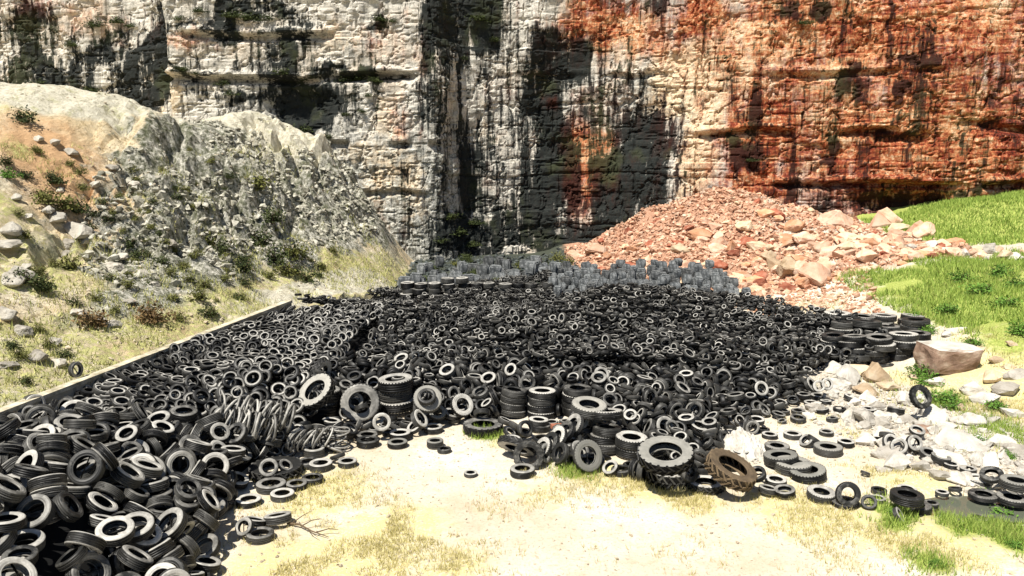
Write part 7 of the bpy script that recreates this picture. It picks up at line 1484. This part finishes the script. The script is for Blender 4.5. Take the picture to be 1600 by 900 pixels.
for k in range(34):
    x = random.uniform(-6, 4.5); y = random.uniform(44, 58)
    if float(hill_z(x, y)) > .5: continue
    shrub('foot_shrub', x, y, float(ground_z(x, y)), random.uniform(.5, 1.3), random.choice(['leaf_dark', 'leaf_dark', 'leaf_olive']), 'dark shrub at the shaded foot of the cliff recess', 'shrubs at the cliff foot', 'shrub', .9, False)
for i, (x, z, s) in enumerate(CLIFF_SHRUBS):
    fx, fy = cliff_front(x, z)
    shrub('cliff_shrub', fx, fy - .12, z - .15, s * .9, 'leaf_dark', 'dark shrub growing on a ledge of the cliff', 'dark shrubs on the cliff ledges', 'shrub', .55, False)
BL_V = np.array([(-.5, 0, 0), (.5, 0, 0), (.12, .18, .62), (-.08, .3, 1.0)]); BL_F = np.array([(0, 1, 2, 3)])
def grass(name, P, h, w, m, label, lean=.35):
    n = len(P); ax = np.c_[RNG.normal(0, lean, (n, 2)), np.ones(n)]; Mr = rot_to(ax, RNG.rand(n) * 6.28)
    s = np.stack([np.full(n, 1) * w, np.full(n, 1) * h * .8, h], 1); Mr = Mr * s[:, None, :]
    V, F, _, at = merged('g', BL_V, BL_F, Mr, P, None)
    prop(link(name, mesh_np(name, V, F, [M[m]], False, None, at)), label, 'grass', kind='stuff')
def tuft(P, n, spread):
    Q = np.repeat(P, n, 0); Q[:, :2] += RNG.normal(0, spread, (len(Q), 2)); return Q
Pg, Py = [], []
for cx, cy, cz, r, d, t in GRASS_SPOTS:
    n = int(80 * d * r * r * 3.1) + 6; q = RNG.normal(0, .5, (n, 2)) * r; x = cx + q[:, 0]; y = cy + q[:, 1] * 1.2
    k = (dist_edge(x, y) < .25) & (fbm(x * 1.3, y * 1.3, 0, 3, 33) > (.44 if t == 'y' else .3)); x, y = x[k], y[k]
    (Pg if t == 'g' else Py).append(np.stack([x, y, ground_z(x, y)], 1))
Py = tuft(np.concatenate(Py), 5, .05); Py[:, 2] = ground_z(Py[:, 0], Py[:, 1])
grass('dry_grass', Py, RNG.uniform(.05, .17, len(Py)), RNG.uniform(.008, .016, len(Py)), 'grass_yellow', 'dry yellow grass in patches on the pale sand')
Pg = tuft(np.concatenate(Pg), 7, .06); Pg[:, 2] = ground_z(Pg[:, 0], Pg[:, 1])
grass('fresh_grass', Pg, RNG.uniform(.08, .26, len(Pg)), RNG.uniform(.012, .022, len(Pg)), 'grass_green', 'fresh green grass at the heap edge and by the water')
P = scatter(60000, 22, 44, 42.5, 56, lambda x, y: (ground_z(x, y, False) > 2.3) & (x + 1.6 * (fbm(x * .35, y * .35, 0, 3, 40) - .5) > 24) & (y > 44.4), ground_z)
grass('mound_grass', P, RNG.uniform(.10, .32, len(P)), RNG.uniform(.03, .07, len(P)), 'grass_green', 'short bright green grass covering the mound at the right')
P = scatter(70000, 13.5, 30, 25, 42.5, lambda x, y: (sstep(-.6, 1.4, x - 16.2 - .05 * (y - 30)) * sstep(25, 29, y) * (fbm(x * .45, y * .45, 0, 3, 44) > .43) > .5), ground_z)
grass('bank_grass', P, RNG.uniform(.10, .38, len(P)), RNG.uniform(.02, .05, len(P)), 'grass_green', 'green grass and weeds on the right bank')
P = scatter(26000, 11, 26, 18, 40, lambda x, y: (dist_edge(x, y) < -.6) & (x > 11.5) & (fbm(x * .6, y * .6, 0, 3, 45) > .5), ground_z)
grass('bank_dry_grass', P, RNG.uniform(.06, .22, len(P)), RNG.uniform(.015, .03, len(P)), 'grass_mixed', 'yellowish grass between the white boulders')
P = scatter(90000, -24, -6, 12, 50, lambda x, y: (x < wall_x(y) - .25) & (hill_z(x, y, False) < 8) & (fbm(x * .75, y * .75, 0, 4, 46) + .13 * np.exp(-((x - wall_x(y) + 1.4) / 1.3) ** 2) > .575), hill_z)
grass('hill_grass', P, RNG.uniform(.08, .30, len(P)), RNG.uniform(.015, .035, len(P)), 'grass_mixed', 'yellow green grass on the left hillside')

# ------------------------------------------------------------------ light, sky, camera
SUN_EL, SUN_AZ = 61.0, 216.0        # azimuth counted from +Y clockwise: the sun stands high over the left shoulder of the camera
w = bpy.data.worlds.new('World'); SC.world = w; w.use_nodes = True; nt = w.node_tree
sky = nt.nodes.new('ShaderNodeTexSky'); sky.sky_type = 'NISHITA'; sky.sun_disc = False; sky.sun_elevation = R_(SUN_EL); sky.sun_rotation = R_(SUN_AZ); sky.altitude = 600
nt.links.new(sky.outputs[0], nt.nodes['Background'].inputs['Color']); nt.nodes['Background'].inputs['Strength'].default_value = .05
ld = bpy.data.lights.new('sun', 'SUN'); ld.energy = 4.6; ld.angle = R_(.5); ld.color = (1, .95, .86)
so = bpy.data.objects.new('sun', ld); COL.objects.link(so)
d = Vector((math.cos(R_(SUN_EL)) * math.sin(R_(SUN_AZ)), math.cos(R_(SUN_EL)) * math.cos(R_(SUN_AZ)), math.sin(R_(SUN_EL))))
so.rotation_euler = (-d).to_track_quat('-Z', 'Y').to_euler(); so.location = d * 60
cd = bpy.data.cameras.new('camera'); cd.sensor_width = 36; cd.lens = 28.26; cd.clip_end = 1000
cam = bpy.data.objects.new('camera', cd); COL.objects.link(cam); cam.location = (0, 0, 7.6); cam.rotation_euler = (R_(90 - 9.5), 0, 0); SC.camera = cam
SC.render.engine = 'CYCLES'; SC.cycles.use_denoising = True; SC.cycles.max_bounces = 5; SC.cycles.diffuse_bounces = 3; SC.cycles.glossy_bounces = 2; SC.cycles.caustics_reflective = False; SC.cycles.caustics_refractive = False
SC.view_settings.view_transform = 'Standard'; SC.view_settings.look = 'None'; SC.view_settings.gamma = 1; SC.view_settings.use_curve_mapping = False; SC.view_settings.exposure = .78
